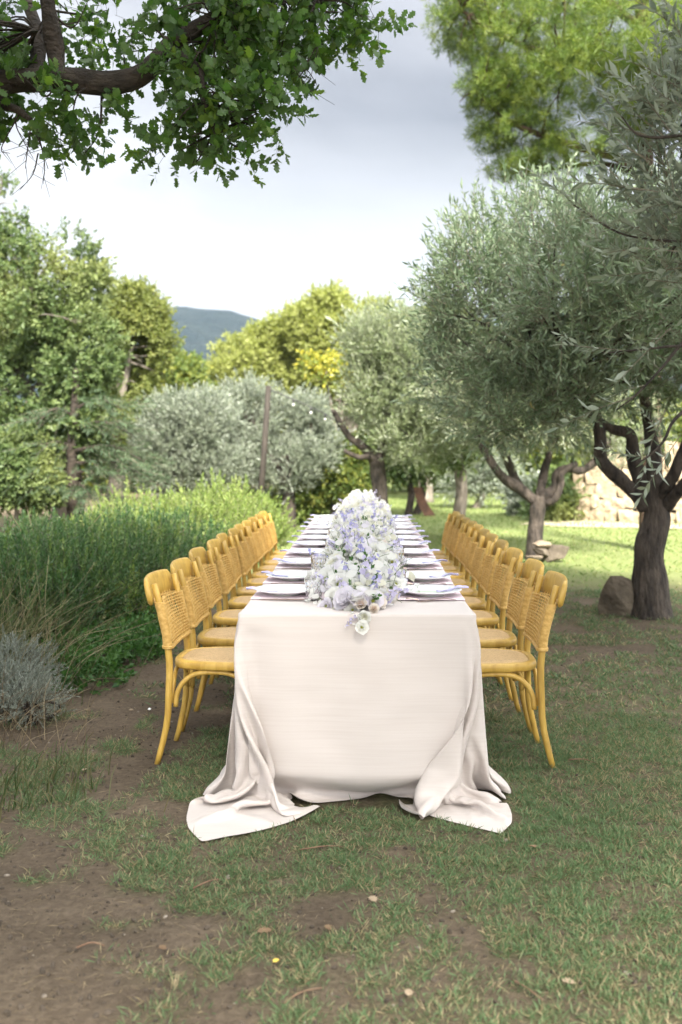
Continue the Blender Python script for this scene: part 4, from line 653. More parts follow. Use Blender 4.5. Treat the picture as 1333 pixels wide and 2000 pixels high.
1,-2,-3,-13,-11,5,8,-2,-4,3,2,1,9,-1,7,2,-7,7,-1,-18,-13,3,-4,9,5,0,-7,14,-14,-10,-2,8,-1,13,18,0,-20,0,13,5,2,-1,-2,-6,7,2,-9,-5,3,4,2,0,3,-3,5,-5,6,-1,0,1,0,-1,0,0,0,1,
0,-5,4,-2,2,1,1,0,-1,-8,6,2,-1,2,-2,1,0,0,0,-1,0,0,-3,-1,2,0,0,2,0,-1,-12,-8,10,11,-1,-1,1,1,1,-1,-5,-11,1,-1,16,-6,-19,-6,1,5,1,-4,9,0,0,-9,18,-12,-3,-2,-4,2,18,4,1,-8,
-14,-1,5,-2,4,19,1,-1,1,-2,-8,-1,3,-15,11,16,-2,0,-1,2,0,-1,1,0,0,0,0,-1,0,-1,0,1,1,0,-1,0,0,0,-1,1,1,-1,1,0,-1,1,0,0,-3,1,-2,-1,1,1,1,0,-2,-1,-8,5,4,4,0,-3,-9,-14,-4,3,
-7,16,3,7,-10,-11,-3,-1,5,7,1,1,0,0,0,0,0,8,-2,-8,-5,1,-4,10,13,1,-8,-5,-6,9,8,-1,3,3,1,1,-2,-8,0,9,-1,-2,5,-1,0,1,0,1,-1,0,0,0,0,0,-4,3,0,1,0,1,-1,0,1,-1,-3,2,1,0,0,-1,
1,0,0,0,-1,-1,-3,2,1,-1,0,0,-1,-1,-1,2,-3,3,-3,-7,-9,7,-3,-9,22,1,-14,-4,-3,-6,-1,3,10,0,0,0,4,0,0,1,-4,-4,6,1,-6,-1,-2,-9,5,22,1,-9,4,5,3,0,-2,5,3,-1,0,-1,-8,2,2,4,2,-1,
1,1,0,-1,1,0,0,0,0,0,-3,2,0,1,0,-1,1,0,0,-1,-1,-2,4,0,0,0,-1,1,0,0,0,-3,-1,2,-1,1,1,-2,-1,-2,1,2,2,-9,-10,2,7,-2,4,3,-1,-7,4,-18,1,-5,0,12,0,0,0,1,7,0,3,0,-10,6,-4,12,-7,
-14,1,18,5,-23,22,10,-7,3,0,0,0,0,2,1,0,0,-2,-1,1,-2,6,-1,-2,2,2,0,-1,0,0,0,0,-1,-1,1,0,1,0,0,1,-1,0,0,-2,1,1,-1,0,1,0,-1,1,-1,-1,-1,0,0,0,0,1,-1,-2,0,1,2,-2,-7,4,-1,-1,
7,2,-1,-30,15,0,3,-19,0,11,1,0,0,0,13,-5,9,-11,-3,7,-3,0,-5,13,-6,5,-7,-4,3,-11,22,7,-2,1,-1,1,0,0,3,0,0,1,0,-4,1,-2,4,1,0,1,0,0,0,0,0,-1,2,-3,1,1,0,0,0,0,0,0,0,-2,2,0,0,
0,-1,0,2,-1,0,0,-3,0,1,0,1,-2,-1,0,0,0,-2,0,1,0,0,-1,-7,-3,-15,7,-6,10,-12,0,9,3,3,1,-4,14,-4,-13,13,1,-8,-7,2,4,-6,-6,12,-4,-2,-9,9,10,-4,7,3,0,0,0,0,0,1,2,0,-1,1,0,-1,
1,1,-1,1,0,1,0,0,0,0,0,-1,-1,1,1,0,1,0,-1,1,-1,0,-3,3,-1,1,0,0,0,0,0,0,-1,-2,1,-1,1,0,-1,-1,-1,0,1,0,0,-1,0,0,-1,-5,0,7,-7,0,-21,1,8,2,0,-2,-2,18,-10,-20,-1,7,-12,24,-1,
-7,-9,0,0,-6,-8,0,18,1,6,0,2,-1,0,1,-1,0,0,0,3,1,0,-1,1,0,0,0,1,0,1,0,0,1,-1,0,0,0,-1,1,0,1,-1,-1,1,0,0,1,-3,2,0,0,0,0,0,-1,1,-1,-1,-1,1,-1,1,0,-1,-2,0,2,0,1,-1,-2,-1,0,
0,-2,5,-7,0,-21,0,9,3,-1,1,-1,11,-15,-13,10,7,3,10,-19,-2,12,8,7,0,-6,-7,-3,-5,15,1,-2,3,-1,0,1,0,1,0,-1,-1,4,0,0,0,0,0,1,0,-2,3,0,0,-1,1,-1,1,0,-1,1,1,-1,0,1,-1,0,0,-1,
1,-1,1,0,-1,1,-1,1,-1,1,-2,0,-1,1,0,-1,-1,0,0,0,1,0,-1,-2,0,-1,-1,1,-17,15,-1,-1,1,-2,-3,8,5,1,-6,4,-3,-14,0,0,-5,-4,7,-4,-1,-2,3,17,8,0,-4,-1,0,1,-2,1,0,-1,2,0,0,0,1,-1,
4,-1,0,0,0,0,0,1,0,1,0,0,0,0,0,0,0,-3,2,1,0,0,0,0,0,0,0,0,0,0,0,-1,2,-2,0,0,-1,-1,1,0,0,-1,-1,-1,1,0,1,-2,-2,0,0,0,1,0,0,-11,7,2,-1,0,9,-1,-7,6,1,-7,-6,14,-15,14,1,-7,-5,
-1,2,2,2,0,4,4,3,-5,-1,0,2,0,0,0,-1,0,1,1,-1,0,1,2,-1,1,0,0,0,1,-1,1,1,1,-1,0,0,0,0,0,0,0,0,0,0,0,0,1,-1,-1,1,0,0,0,-1,1,0,-2,-1,0,1,1,-1,-2,0,0,1,0,-1,-1,-1,0,0,0,0,1,0,
0,-2,0,2,3,-8,5,4,-6,-10,-2,10,-9,1,-2,7,-2,17,-1,-7,-3,1,-6,-2,1,9,5,-3,1,0,-1,0,0,0,0,1,0,1,-1,0,2,1,0,1,0,0,0,0,1,0,0,0,0,0,-1,1,0,1,-1,0,0,0,0,0,-1,1,0,0,0,0,0,0,0,
-1,-1,-1,1,-1,1,-1,-1,-1,1,0,1,-2,-2,1,0,0,0,1,0,0,0,2,1,-8,5,5,-13,-13,-12,1,-1,-1,1,9,-7,10,1,-11,18,7,1,-3,-3,-2,1,-3,3,2,1,-1,1,0,0,-1,0,-1,2,1,0,-1,1,1,0,0,1,1,-1,0,
1,1,0,0,0,0,0,0,0,0,0,0,0,0,0,0,0,0,0,0,0,0,0,0,-1,0,-1,0,0,1,-1,-2,-1,2,0,0,-1,-1,0,-1,0,1,0,0,0,0,1,2,-7,7,-7,-12,-13,-2,1,-3,0,6,8,5,-8,-8,33,-17,-14,0,17,9,6,0,-5,-1,
0,2,-1,2,0,-1,0,1,0,-1,0,0,2,0,0,2,-1,0,1,0,2,-1,1,0,0,0,0,0,0,-1,1,0,0,1,-1,0,1,-1,1,-1,0,0,0,0,0,0,0,-1,-2,1,0,0,-1,-1,0,-1,2,-1,-1,0,-1,0,1,0,0,0,0,0,0,-4,0,-4,-10,-3,
4,-2,-2,-1,4,16,-3,-11,-15,19,-2,4,-3,-4,-13,2,4,9,10,5,-3,0,1,0,0,1,-1,1,-1,1,-1,0,1,0,0,0,2,0,1,1,-1,1,0,1,-1,1,0,0,0,0,1,-1,0,-1,1,0,0,0,-1,1,0,0,0,0,0,-1,0,-1,0,0,0,
0,-3,0,1,1,-1,0,-1,-1,1,1,-1,0,0,0,0,1,-1,-3,-2,-2,2,2,1,1,3,1,0,-18,-12,13,-8,3,1,23,0,-10,-3,3,1,1,0,-2,5,-1,0,0,1,0,1,-1,1,0,0,-1,-1,3,-1,1,1,1,-1,1,1,0,-1,1,1,0,0,0,
-1,1,0,0,0,1,-1,0,0,1,0,-1,0,0,-1,1,0,0,-1,-1,-1,0,1,-2,1,-1,1,0,-1,-1,-1,0,1,0,0,0,0,0,-2,-3,-3,2,2,-1,-2,-3,-1,8,3,-5,-15,-7,12,-2,-6,-7,-1,8,-9,22,2,-2,0,0,1,3,0,2,1,
-2,1,1,1,0,0,-1,0,1,0,-1,2,0,0,1,0,0,1,0,1,0,2,-1,0,0,0,0,0,0,0,-1,1,1,-2,0,1,0,0,1,-1,0,0,-1,-1,-1,1,0,0,-1,-2,2,0,-1,0,-1,0,0,0,0,0,0,0,-2,0,0,0,-3,-2,-1,1,1,8,-3,-8,
-2,3,-2,-4,7,0,-9,0,-1,26,-1,2,-5,-3,-1,0,-1,1,1,1,3,-1,1,0,1,0,1,-1,0,0,0,1,0,1,1,0,0,1,0,0,1,0,1,0,0,0,0,0,0,0,1,0,-1,1,0,-1,0,0,0,1,-1,0,0,-1,-1,0,0,-1,-1,1,-1,0,0,-2,
0,0,1,0,-1,1,-1,-1,-1,-1,-2,-2,1,0,1,2,6,-4,-2,2,0,1,-3,6,-22,-1,0,5,1,-11,-1,13,6,3,-3,-1,-1,-2,0,0,1,1,-1,1,1,3,1,0,0,0,0,-1,1,0,1,1,1,-1,1,0,1,1,0,-1,1,-1,1,0,0,1,-1,
0,0,0,0,0,0,0,0,-1,1,0,-1,-1,0,0,0,-2,0,0,1,-1,-1,0,0,1,-1,0,0,-1,-1,-2,-1,-1,-1,1,-1,3,2,4,-1,-1,-3,-2,-2,-2,1,-16,16,0,-1,0,-8,7,7,0,2,2,2,0,1,0,-1,0,-1,1,0,1,0,-1,2,2,
0,-1,0,0,0,1,0,2,-1,2,0,0,0,1,1,0,0,0,0,0,1,-1,0,0,0,0,0,0,0,0,0,1,-1,0,-1,-1,0,0,-1,-1,0,1,-1,-1,-1,0,1,-1,1,0,0,-3,-2,0,-1,0,1,2,1,0,2,-2,-2,-4,-4,-4,-4,1,10,1,-4,0,4,
-8,5,6,1,-1,1,0,2,0,0,1,1,-1,0,0,1,-1,0,1,-1,2,1,1,0,0,0,0,1,0,1,0,1,0,1,0,0,1,-1,1,-1,1,-1,1,0,0,0,0,0,0,1,-1,0,0,0,-1,0,-1,-1,0,-1,0,1,-1,-1,0,0,0,0,0,0,-2,-2,-1,0,-1,
1,0,3,-1,0,-1,-2,-5,-5,-3,0,1,4,-1,-5,11,-12,3,1,6,-4,-2,0,1,-1,1,1,3,1,0,1,0,1,0,0,0,0,-1,1,-1,2,1,1,-1,0,0,0,1,1,1,0,1,-2,3,1,0,0,0,1,0,0,-1,0,0,0,0,0,1,-2,1,0,0,0,0,
-2,-1,1,-1,-1,0,0,0,-1,-1,0,1,-1,1,-2,-2,-1,0,-1,1,1,1,-3,0,-3,-1,-3,-2,0,3,0,1,-1,0,-6,-7,6,6,7,-2,-4,2,0,-2,0,0,0,0,0,1,0,2,1,0,0,1,0,0,-1,1,-1,1,2,1,0,0,0,0,1,0,2,0,0,
0,2,0,1,-1,0,0,0,0,0,0,0,0,0,-1,1,0,0,0,0,0,-2,0,0,-2,0,1,-1,-1,0,0,0,-1,1,-3,-2,-1,-1,0,0,-1,-2,-1,-1,-2,1,-1,0,3,2,-1,1,-1,0,-1,1,-4,-3,0,3,1,9,-6,0,1,0,-1,0,-1,1,0,0,
1,0,1,2,0,1,0,0,-1,0,1,-1,3,0,0,0,0,1,2,-1,2,0,-2,3,1,-1,1,-1,1,0,0,0,0,0,0,0,0,0,1,-1,0,1,-3,0,-1,-1,0,1,-1,-1,-1,0,0,1,0,-4,-2,-1,1,-1,1,0,0,0,0,0,0,0,0,1,-1,0,1,0,0,0,
1,-1,-1,4,3,2,3,3,-3,0,0,0,0,0,0,-1,1,0,-1,1,0,1,1,0,2,0,0,0,-1,1,-1,3,1,0,0,0,0,2,0,1,-1,1,2,0,-1,2,-2,1,0,0,0,0,0,1,0,-1,0,0,0,-1,0,-2,0,-1,1,0,-1,-1,0,0,0,-2,-3,-1,0,
0,-1,2,-1,0,0,1,-1,0,1,-1,1,0,0,0,0,0,0,0,-1,0,0,-5,5,1,-4,-1,8,0,0,0,0,0,0,0,-1,0,0,-1,1,-1,0,2,0,2,1,0,0,-1,1,-1,2,1,0,0,0,2,2,1,-1,-1,2,1,-1,1,1,-1,0,0,0,0,0,-1,0,2,
-2,1,0,0,-2,-1,0,-1,1,-2,-1,0,0,0,-1,-3,-1,0,0,0,1,-1,0,0,1,-1,1,0,0,0,0,-1,0,-1,-1,-2,-2,-3,1,6,2,-5,5,0,3,0,0,1,0,0,0,0,0,0,-1,1,0,0,-1,0,0,-1,1,0,1,2,1,0,-1,1,-1,1,2,
1,0,0,1,2,0,-2,3,0,1,0,0,0,0,1,0,0,0,0,0,-1,0,0,1,-1,-2,-1,-1,2,-2,-1,0,-1,0,-2,-3,0,0,0,0,1,-1,0,1,0,-1,1,-1,0,-1,0,-1,-1,-1,-1,-1,0,-1,1,-1,-2,-2,2,-3,0,2,2,1,0,2,1,0,
1,1,0,2,-1,0,0,0,0,0,1,-1,0,0,0,1,2,1,-1,0,1,0,1,1,0,2,2,1,-1,-1,3,0,0,0,0,0,0,0,-1,1,0,0,0,0,-1,1,-1,-2,0,0,-1,-2,0,0,0,-3,-2,0,0,0,1,0,-1,0,1,-1,0,0,-2,-1,-1,-1,-1,-2,
-1,-1,0,2,1,1,-1,0,-1,0,0,-4,1,0,-1,1,0,0,1,1,1,1,1,0,2,1,1,1,1,0,0,0,0,1,0,0,0,1,1,1,0,0,0,1,1,-1,4,2,0,-2,-1,1,3,0,1,-1,0,0,1,-1,0,0,0,0,0,-1,-1,-2,0,1,-2,-1,0,-2,-3,0,
0,0,0,1,-1,0,0,0,-2,-1,-1,-2,-1,0,-1,-1,0,0,0,1,-1,-1,-2,6,2,0,-4,-1,-2,-3,-1,0,1,-1,1,0,-1,1,-1,0,1,1,-1,1,1,0,1,2,0,2,1,0,1,1,1,0,1,1,-1,2,1,0,1,2,-3,7,-1,-2,-7,3,8,0,
0,1,-1,0,0,0,0,0,0,0,-4,3,-5,2,1,-1,-3,1,-3,-1,0,-1,0,0,0,-1,-1,-1,-1,-1,-1,-1,-1,0,1,-1,0,0,-1,1,0,-1,1,-2,1,-5,1,1,-1,0,-1,2,-5,-1,0,1,-1,0,1,-1,1,0,-1,0,1,0,-1,1,0,0,
0,0,1,1,1,0,1,2,1,1,3,-2,2,2,1,0,3,-1,7,-1,5,-1,-4,2,-1,0,0,0,0,0,0,1,-1,0,0,-7,5,1,-1,-5,0,-3,-1,0,0,0,-1,-1,-1,-1,-1,0,-1,-1,0,0,1,0,-1,0,1,0,0,0,0,0,-1,1,-1,-2,-2,-3,
0,0,1,-6,4,1,-1,0,0,0,0,0,0,0,1,-1,0,0,1,0,-1,0,1,0,0,0,0,0,0,0,1,1,0,4,0,1,2,1,0,2,11,2,1,-1,-4,-2,0,0,0,0,1,-1,1,-2,2,0,4,1,0,-5,-8,-1,-1,-1,0,-2,-1,-1,0,0,-1,-1,1,-1,
1,0,0,0,0,0,0,0,0,0,0,0,0,0,0,0,0,0,0,-1,0,-2,-1,0,2,0,0,0,1,-1,0,1,0,0,-1,1,0,0,0,-1,1,0,0,0,0,-1,0,1,0,0,0,0,1,-1,1,1,0,3,3,-1,6,2,-6,-2,-2,0,0,-1,0,0,-1,1,-1,1,-1,0,0,
4,3,5,-9,-7,2,1,-2,1,0,-1,-1,0,0,0,0,0,-1,1,0,1,-1,0,1,0,-1,1,0,-1,1,0,1,-1,0,1,-1,0,0,2,0,2,-1,0,1,0,0,1,0,0,-1,0,1,0,0,0,-1,1,0,0,0,0,-1,1,0,0,-1,0,0,0,0,1,-1,0,1,0,-1,
3,-3,-3,1,-1,-2,-1,1,1,0,0,0,0,0,0,0,0,2,0,1,3,1,1,0,-1,0,-1,-1,1,0,0,0,0,0,0,0,0,0,-1,1,0,-1,1,0,-1,1,0,-1,1,-1,0,1,-1,0,1,0,-1,0,1,0,0,0,0,-1,0,0,0,1,0,0,0,0,-1,1,0,0,
0,0,0,1,0,0,0,1,-1,0,0,0,0,1,-1,0,-2,2,1,-3,-1,0,1,0,1,-1,0,0,0,0,0,0,0,0,0,-1,0,-1,2,4,2,-5,2,0,0,0,0,0,-1,1,0,-1,1,0,-1,0,1,-1,0,0,-1,1,0,-1,0,0,-1,0,0,-1,3,2,0,0,-1,
-1,3,-1,-2,0,0,0,0,0,0,0,0,0,0,0,1,0,0,0,0,0,0,0,0,0,0,0,0,0,0,0,0,0,1,0,0,0,1,-2,-1,-1,0,1,0,0,0,0,0,0,0,0,0,0,0,0,-1,0,1,4,0,0,-2,0,0,0,-1,1,0,-1,0,0,-1,0,1,0,-1,0,0,0,
0,-1,0,0,0,0,1,0,0,0,-2,-1,1,0,2,0,0,1,0,0,0,0,0,0,0,0,0,0,0,0,0,0,0,0,0,0,0,0,0,0,0,0,1,0,0,0,0,0,0,0,2,-1,0,-3,-1,1,0,0,0,0,0,0,0,0,0,0,0,0,0,-1,0,0,1,2,1,0,-2,1,-1,0,
0,-1,0,0,0,0,0,0,-1,0,0,0,0,0,0,0,1,0,0,0,-1,0,0,0,0,-1,0,0,0,2,1,1,1,-1,-1,1,-1,0,-1,0,0,-1,0,0,0,0,0,0,0,0,0,0,0,0,0,0,0,0,0,0,0,0,0,0,0,1,0,0,-1,0,0,1,-1,0,0,0,0,0,0,
0,0,0,1,0,0,0,0,0,0,0,1,-1,0,0,0,0,0,0,0,-1,0,0,0,0,0,0,0,0,0,0,-1,0,0,0,0,1,0,0,-1,1,0,4,1,1,-4,-1,1,1,0,0,1,0,1,0,0,1,0,0,0,0,0,0,0,0,0,0,0,0,0,0,0,0,0,0,0,0,0,0,0,0,1,
-1,0,0,0,-3,1,0,0,0,0,0,0,0,0,0,-1,3,0,0,0,0,0,0,-1,0,0,0,0,0,0,0,0,1,0,0,0,0,1,0,0,0,0,0,0,0,0,0,0,-1,0,0,0,-1,-2,-4,-1,-1,-2,1,0,0,1,0,0,0,0,0,0,0,0,0,0,0,0,0,0,0,0,0,
0,0,0,0,0,0,0,0,0,0,0,0,0,0,0,0,0,0,0,0,0,0,0,1,0,0,0,-1,1,0,-1,0,0,0,0,0,0,0,0,0,0,0,0,0,0,0,0,0,0,0,0,0,-1,0,0,0,0,0,0,0,0,0,0,0,0,1,0,0,0,0,-2,-2,0,0,0,0,0,0,0,0,0,0,
0,0,0,0,0,0,0,0,0,0,0,0,0,0,0,0,0,0,0,0,0,0,0,0,0,0,0,0,0,0,0,0,0,0,0,0,-1,0,1,0,-1,1,0,-1,0,1,0,0,0,0,0,0,0,0,-1,0,0,0,0,0,0,0,0,0,0,0,0,0,0,0,0,0,0,0,0,1,0,-1,0,0,0,-1,
0,0,0,0,0,0,0,0,0,0,0,0,0,0,0,0,0,0,0,0,0,0,0,0,0,0,0,0,0,0,0,0,0,0,0,0,0,0,0,0,0,-1,0,1,0,0,0,0,0,0,-1,1,0,-1,1,0,0,0,0,0,-1,0,0,0,0,0,1,0,0,0,0,0,0,0,0,0,0,0,0,0,0,0,0,
0,0,0,0,-1,0,0,0,0,0,0,0,1,0,0,0,0,0,0,0,0,0,0,0,0,0,0,0,0,0,0,0,0,0,0,0,0,0,0,0,0,0,0,0,0,0,0,0,0,0,0,0,0,0,0,0,0,0,-1,1,1,-1,0,0,0,0,0,0,0,0,0,0,0,0,0,0,0,0,0,0,0,0,0,
0,0,0,0,0,0,0,0,0,0,0,0,0,0,0,0,0,0,0,0,0,0,0,-1,0,0,0,0,0,0,0,0,0,0,0,0,0,0,0,0,0,0,0,0,0,0,0,0,0,0,0,0,0,0,0,0,0,0,0,0,0,0,0,0,0,0,0,1,-1,0,0,-1,1,0,0,1,-1,0,0,0,0,0,0,
0,0,0,0,0,0,0,0,0,0,0,0,0,0,0,0,0,0,0,0,0,0,0,0,0,0,0,0,0,0,0,0,0,0,0,0,0,0,0,0,0,0,0,0,0,0,0,0,0,0,0,0,0,0,0,0,0,0,0,0,0,0,0,0,0,0,0,0,0,0,0,-1,1,0,0,0,0,0,-1,1,0,1,-1,
1,-1,0,-1,1,0,0,0,0,0,0,0,0,0,0,0,0,0,0,0,0,0,0,0,0,0,0,0,0,0,0,0,0,0,0,0,0,0,0,0,0,0,0,0,0,0,0,0,0,0,0,0,0,0,0,0,0,0,0,0,0,0,0,0,0,0,0,0,0,0,0,0,0,0,0,0,0,0,0,0,0,0,0,0,
0,0,0,0,0,1,0,-1,-1,1,-1,1,0,0,1,-1,0,0,0,0,0,0,0,0,0,0,0,0,0,0,0,0,0,0,0,0,0,0,0,0,0,0,0,0,0,0,0,0,0,0,0,0,0,0,0,0,0,0,0,0,0,0,0,0,0,0,0,0,0,0,0,0,0,0,0,0,0,0,0,0,0,0,0,
0,0,0,0,0,0,0,0,0,0,0,0,0,0,0,0,-1,0,1,0,0,0,1,-1,0,0,0,0,0,0,0,0,0,0,0,0,0,0,0,0,0,0,0,0,0,0,0,0,0,0,0,0,0,0,0,0,0,0,0,0,0,0,0,0,0,0,0,0,0,0,0,0,0,0,0,0,0,0,0,0,0,0,0,0,
0,0,0,0,0,0,0,0,0,0,0,0,0,0,0,0,0,0,0,0,0,0,0,0,0,0,0,0,0,0,0,0,-1,2,-1,-1,1,0,0,0,-1,1,0,0,0,0,0,0,0,0,0,0,0,0,0,0,0,0,0,0,0,0,0,0,0,0,0,0,0,0,0,0,0,0,0,0,0,0,0,0,0,0,0,
0,0,0,0,0,0,0,0,0,0,0,0,0,0,0,0,0,0,0,0,0,0,0,0,0,0,0,0,0,0,0,0,0,0,0,1,-1,0,0,0,0,0,0,0,-1,1,0,0,0,0,0,0,0,0,0,0,0,0,0,0,0,0,0,0,0,0,0,0,0,0,0,0,0,0,0,0,0,0,0,0,0,0,0,0,
0,0,0,0,
]
XC, Y0, Y1 = -0.027, 3.80, 9.97
q = np.cumsum(np.array(CLOTH).reshape(3, 59, 94).transpose(1, 2, 0), axis=0)
q = np.cumsum(q, axis=1)
CV = q / 1000.0
col_all = np.linspace(-1.19, 1.19, 120)
inner_cols = [i for i in range(120) if abs(col_all[i]) <= .40]
col_x = col_all[sorted([i for i in range(120) if abs(col_all[i]) > .40] + sorted(set(inner_cols[::3] + inner_cols[-1:])))]
cy_, cz_ = CV[..., 1], CV[..., 2]
row_no = np.arange(CV.shape[0])[:, None]
# the front hangs as one broad panel
pw = 0.72 * ss(0.60, 0.40, np.abs(col_x))[None] * ss(43, 38, row_no) * ss(0.02, 0.14, cz_)
CV[..., 0] += (col_x[None] * 0.985 - CV[..., 0]) * pw
# the sides hang nearly straight, only the ends trail
side_lim = 0.470 + 0.040 * np.clip((0.75 - cz_) / 0.6, 0, 1)
past = np.maximum(np.abs(CV[..., 0]) - side_lim, 0)
CV[..., 0] -= np.sign(CV[..., 0]) * past * (1 - 0.15) * ss(0.03, 0.12, cz_)
flat_w = 0.75 * ss(0.60, 0.42, np.abs(col_x))[None] * ss(43, 38, row_no) * ss(0.03, 0.14, cz_) * ss(0.75, 0.70, cz_)
CV[..., 1] += (-0.012 - 0.075 * (0.75 - cz_) - CV[..., 1]) * flat_w
# the round belly of the front is pulled flat, soft hanging folds and creases remain
front = ss(0.74, 0.55, cz_) * ss(0.02, -0.03, cy_)
fp = np.stack([CV[..., 0] * 1.0, CV[..., 0] * 0, cz_ * 0.22], -1)
CV[..., 1] -= front * (0.030 * (fbm(fp, 7.0, 3, 2) - 0.5) + 0.010 * (fbm(CV, 11.0, 4, 3) - 0.5))
# the table's edge shows through as a crisp line
CV[41:, 37:57, 2] = np.minimum(CV[41:, 37:57, 2], 0.7545)
CV[41, 37:57, 1] = -0.0085
CV[41, 37:57, 2] = 0.7535
CV[40, 37:57, 1] = np.minimum(CV[40, 37:57, 1], -0.0095)
near_c = np.concatenate([CV, 0.5 * (CV[:, 1:] + CV[:, :-1])], 1)
near_c = np.concatenate([near_c, 0.5 * (near_c[1:] + near_c[:-1])], 0).reshape(-1, 3)
near_c = near_c[near_c[:, 2] < 0.10]
# cells of ground the cloth lies on
COVER = np.zeros((80, 70), bool)
COVER[((near_c[:, 1] + 0.60) / 0.025).astype(int), ((near_c[:, 0] + 0.875) / 0.025).astype(int)] = True


def under_cloth(x, y):
    i = np.clip(((x - XC + 0.875) / 0.025).astype(int), 0, 69)
    j = np.clip(((y - Y0 + 0.60) / 0.025).astype(int), 0, 79)
    return COVER[j, i] | ((np.abs(x - XC) < .33) & (y > Y0 + .05) & (y < Y1))


# ------------------------------------------------------------------ terrain
def gp(px, py, z=0.0):
    """Point of the ground under photo pixel (px, py)."""
    d = CR @ np.array([(px - 666.5) / FPX, -(py - 1000) / FPX, -1.0])
    k = (z - CAM.z) / d[2]
    return np.array([CAM.x + d[0] * k, d[1] * k, z])


def P3(x, y):
    return np.stack([x, y, np.zeros_like(x)], -1)


def gz(x, y):
    p = P3(np.asarray(x, float), np.asarray(y, float))
    near = 1 - ss(10, 30, p[..., 1])
    return near * (0.030 * (fbm(p, 1.1, 5, 4) - 0.5) + 0.010 * (fbm(p, 9, 6, 2) - 0.5))


def grass_mask(x, y):
    x, y = np.asarray(x, float), np.asarray(y, float)
    p = P3(x, y)
    n = 0.32 * fbm(p, 1.3, 1, 3) + 0.68 * fbm(p, 5.2, 2, 3)
    edge = -0.62 - 0.10 * (y - 3) + 0.35 * (vnoise(p, 1.3, 9) - 0.5)
    b = -0.125 * ss(0.25, -0.25, x - edge) * ss(9.5, 8.0, y)                # bare path along the hedge
    b = b + 0.10 * ss(0.2, 1.0, x) * ss(2.2, 3.0, y) * ss(6.5, 5.0, y)
    b = b - 0.09 * ss(0.9, 1.6, x) * ss(5.2, 6.2, y) * ss(9.0, 8.0, y)     # worn under the olive
    b = b + 0.04 * ss(3.0, 3.6, y) * ss(-0.9, -0.3, x)
    b = b + 0.30 * ss(9.0, 11.5, y) * ss(-1.6, -1.0, x)
    b = b + 0.05 * ss(-0.9, -0.3, x) * ss(3.4, 3.0, y)
    b = b + 0.06 * np.exp(-((x + 0.35) ** 2 / 0.25 + (y - 3.05) ** 2 / 0.12))
    return ss(0.40, 0.53, n + b) * (0.30 + 0.70 * ss(.36, .58, vnoise(p, 17.0, 14)))


gx = np.concatenate([-np.geomspace(900, 5, 26), np.arange(-4.6, 4.6, 0.06), np.geomspace(5, 900, 26)])
gy = np.concatenate([-np.geomspace(300, 2, 14), np.arange(-1, 2.2, 0.4), np.arange(2.2, 11, 0.06), np.geomspace(11.1, 900, 50)])
GX, GY = np.meshgrid(gx, gy)
gV = np.stack([GX, GY, gz(GX, GY)], -1).reshape(-1, 3)
nx_, ny_ = len(gx), len(gy)
ii, jj = np.meshgrid(np.arange(nx_ - 1), np.arange(ny_ - 1))
q0 = (jj * nx_ + ii).ravel()
gF = np.stack([q0, q0 + 1, q0 + nx_ + 1, q0 + nx_], -1)

m, n, l, b = mat('soil_and_turf')
t = n.new('ShaderNodeTexCoord')
n1 = node(n, 'ShaderNodeTexNoise', Scale=3.0, Detail=8, Roughness=0.65)
n2 = node(n, 'ShaderNodeTexNoise', Scale=38.0, Detail=6, Roughness=0.7)
n3 = node(n, 'ShaderNodeTexNoise', Scale=130.0, Detail=3, Roughness=0.6)
for q in (n1, n2, n3):
    l.new(t.outputs['Object'], q.inputs['Vector'])
soil = rampn(n, [(0.30, (0.056, 0.043, 0.031)), (0.50, (0.120, 0.093, 0.066)), (0.72, (0.21, 0.165, 0.118))])
mixn = n.new('ShaderNodeMixRGB')
mixn.inputs[0].default_value = 0.55
l.new(n1.outputs['Fac'], mixn.inputs[1])
l.new(n2.outputs['Fac'], mixn.inputs[2])
l.new(mixn.outputs[0], soil.inputs[0])
turf = rampn(n, [(0.30, (0.050, 0.062, 0.028)), (0.55, (0.11, 0.105, 0.055)), (0.75, (0.21, 0.175, 0.10))])
l.new(n2.outputs['Fac'], turf.inputs[0])
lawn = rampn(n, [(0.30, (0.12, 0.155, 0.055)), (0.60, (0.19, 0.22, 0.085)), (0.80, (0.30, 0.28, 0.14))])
l.new(mixn.outputs[0], lawn.inputs[0])
ag = node(n, 'ShaderNodeAttribute', attribute_name='grass')
al = node(n, 'ShaderNodeAttribute', attribute_name='lawn')
mx1 = n.new('ShaderNodeMixRGB')
l.new(ag.outputs['Fac'], mx1.inputs[0])
l.new(soil.outputs[0], mx1.inputs[1])
l.new(turf.outputs[0], mx1.inputs[2])
mx2 = n.new('ShaderNodeMixRGB')
l.new(al.outputs['Fac'], mx2.inputs[0])
l.new(mx1.outputs[0], mx2.inputs[1])
l.new(lawn.outputs[0], mx2.inputs[2])
l.new(mx2.outputs[0], b.inputs['Base Color'])
b.inputs['Roughness'].default_value = 0.95
b.inputs['Specular IOR Level'].default_value = 0.1
bp1 = node(n, 'ShaderNodeBump', Strength=1.0, Distance=0.02)
l.new(n2.outputs['Fac'], bp1.inputs['Height'])
bp2 = node(n, 'ShaderNodeBump', Strength=0.6, Distance=0.004)
l.new(n3.outputs['Fac'], bp2.inputs['Height'])
l.new(bp1.outputs[0], bp2.inputs['Normal'])
l.new(bp2.outputs[0], b.inputs['Normal'])
M_ground = m
lawn_w = ss(9.2, 12.2, GY + 0.8 * (vnoise(P3(GX, GY), 0.9, 4) - 0.5)) * ss(-2.2, -1.2, GX)
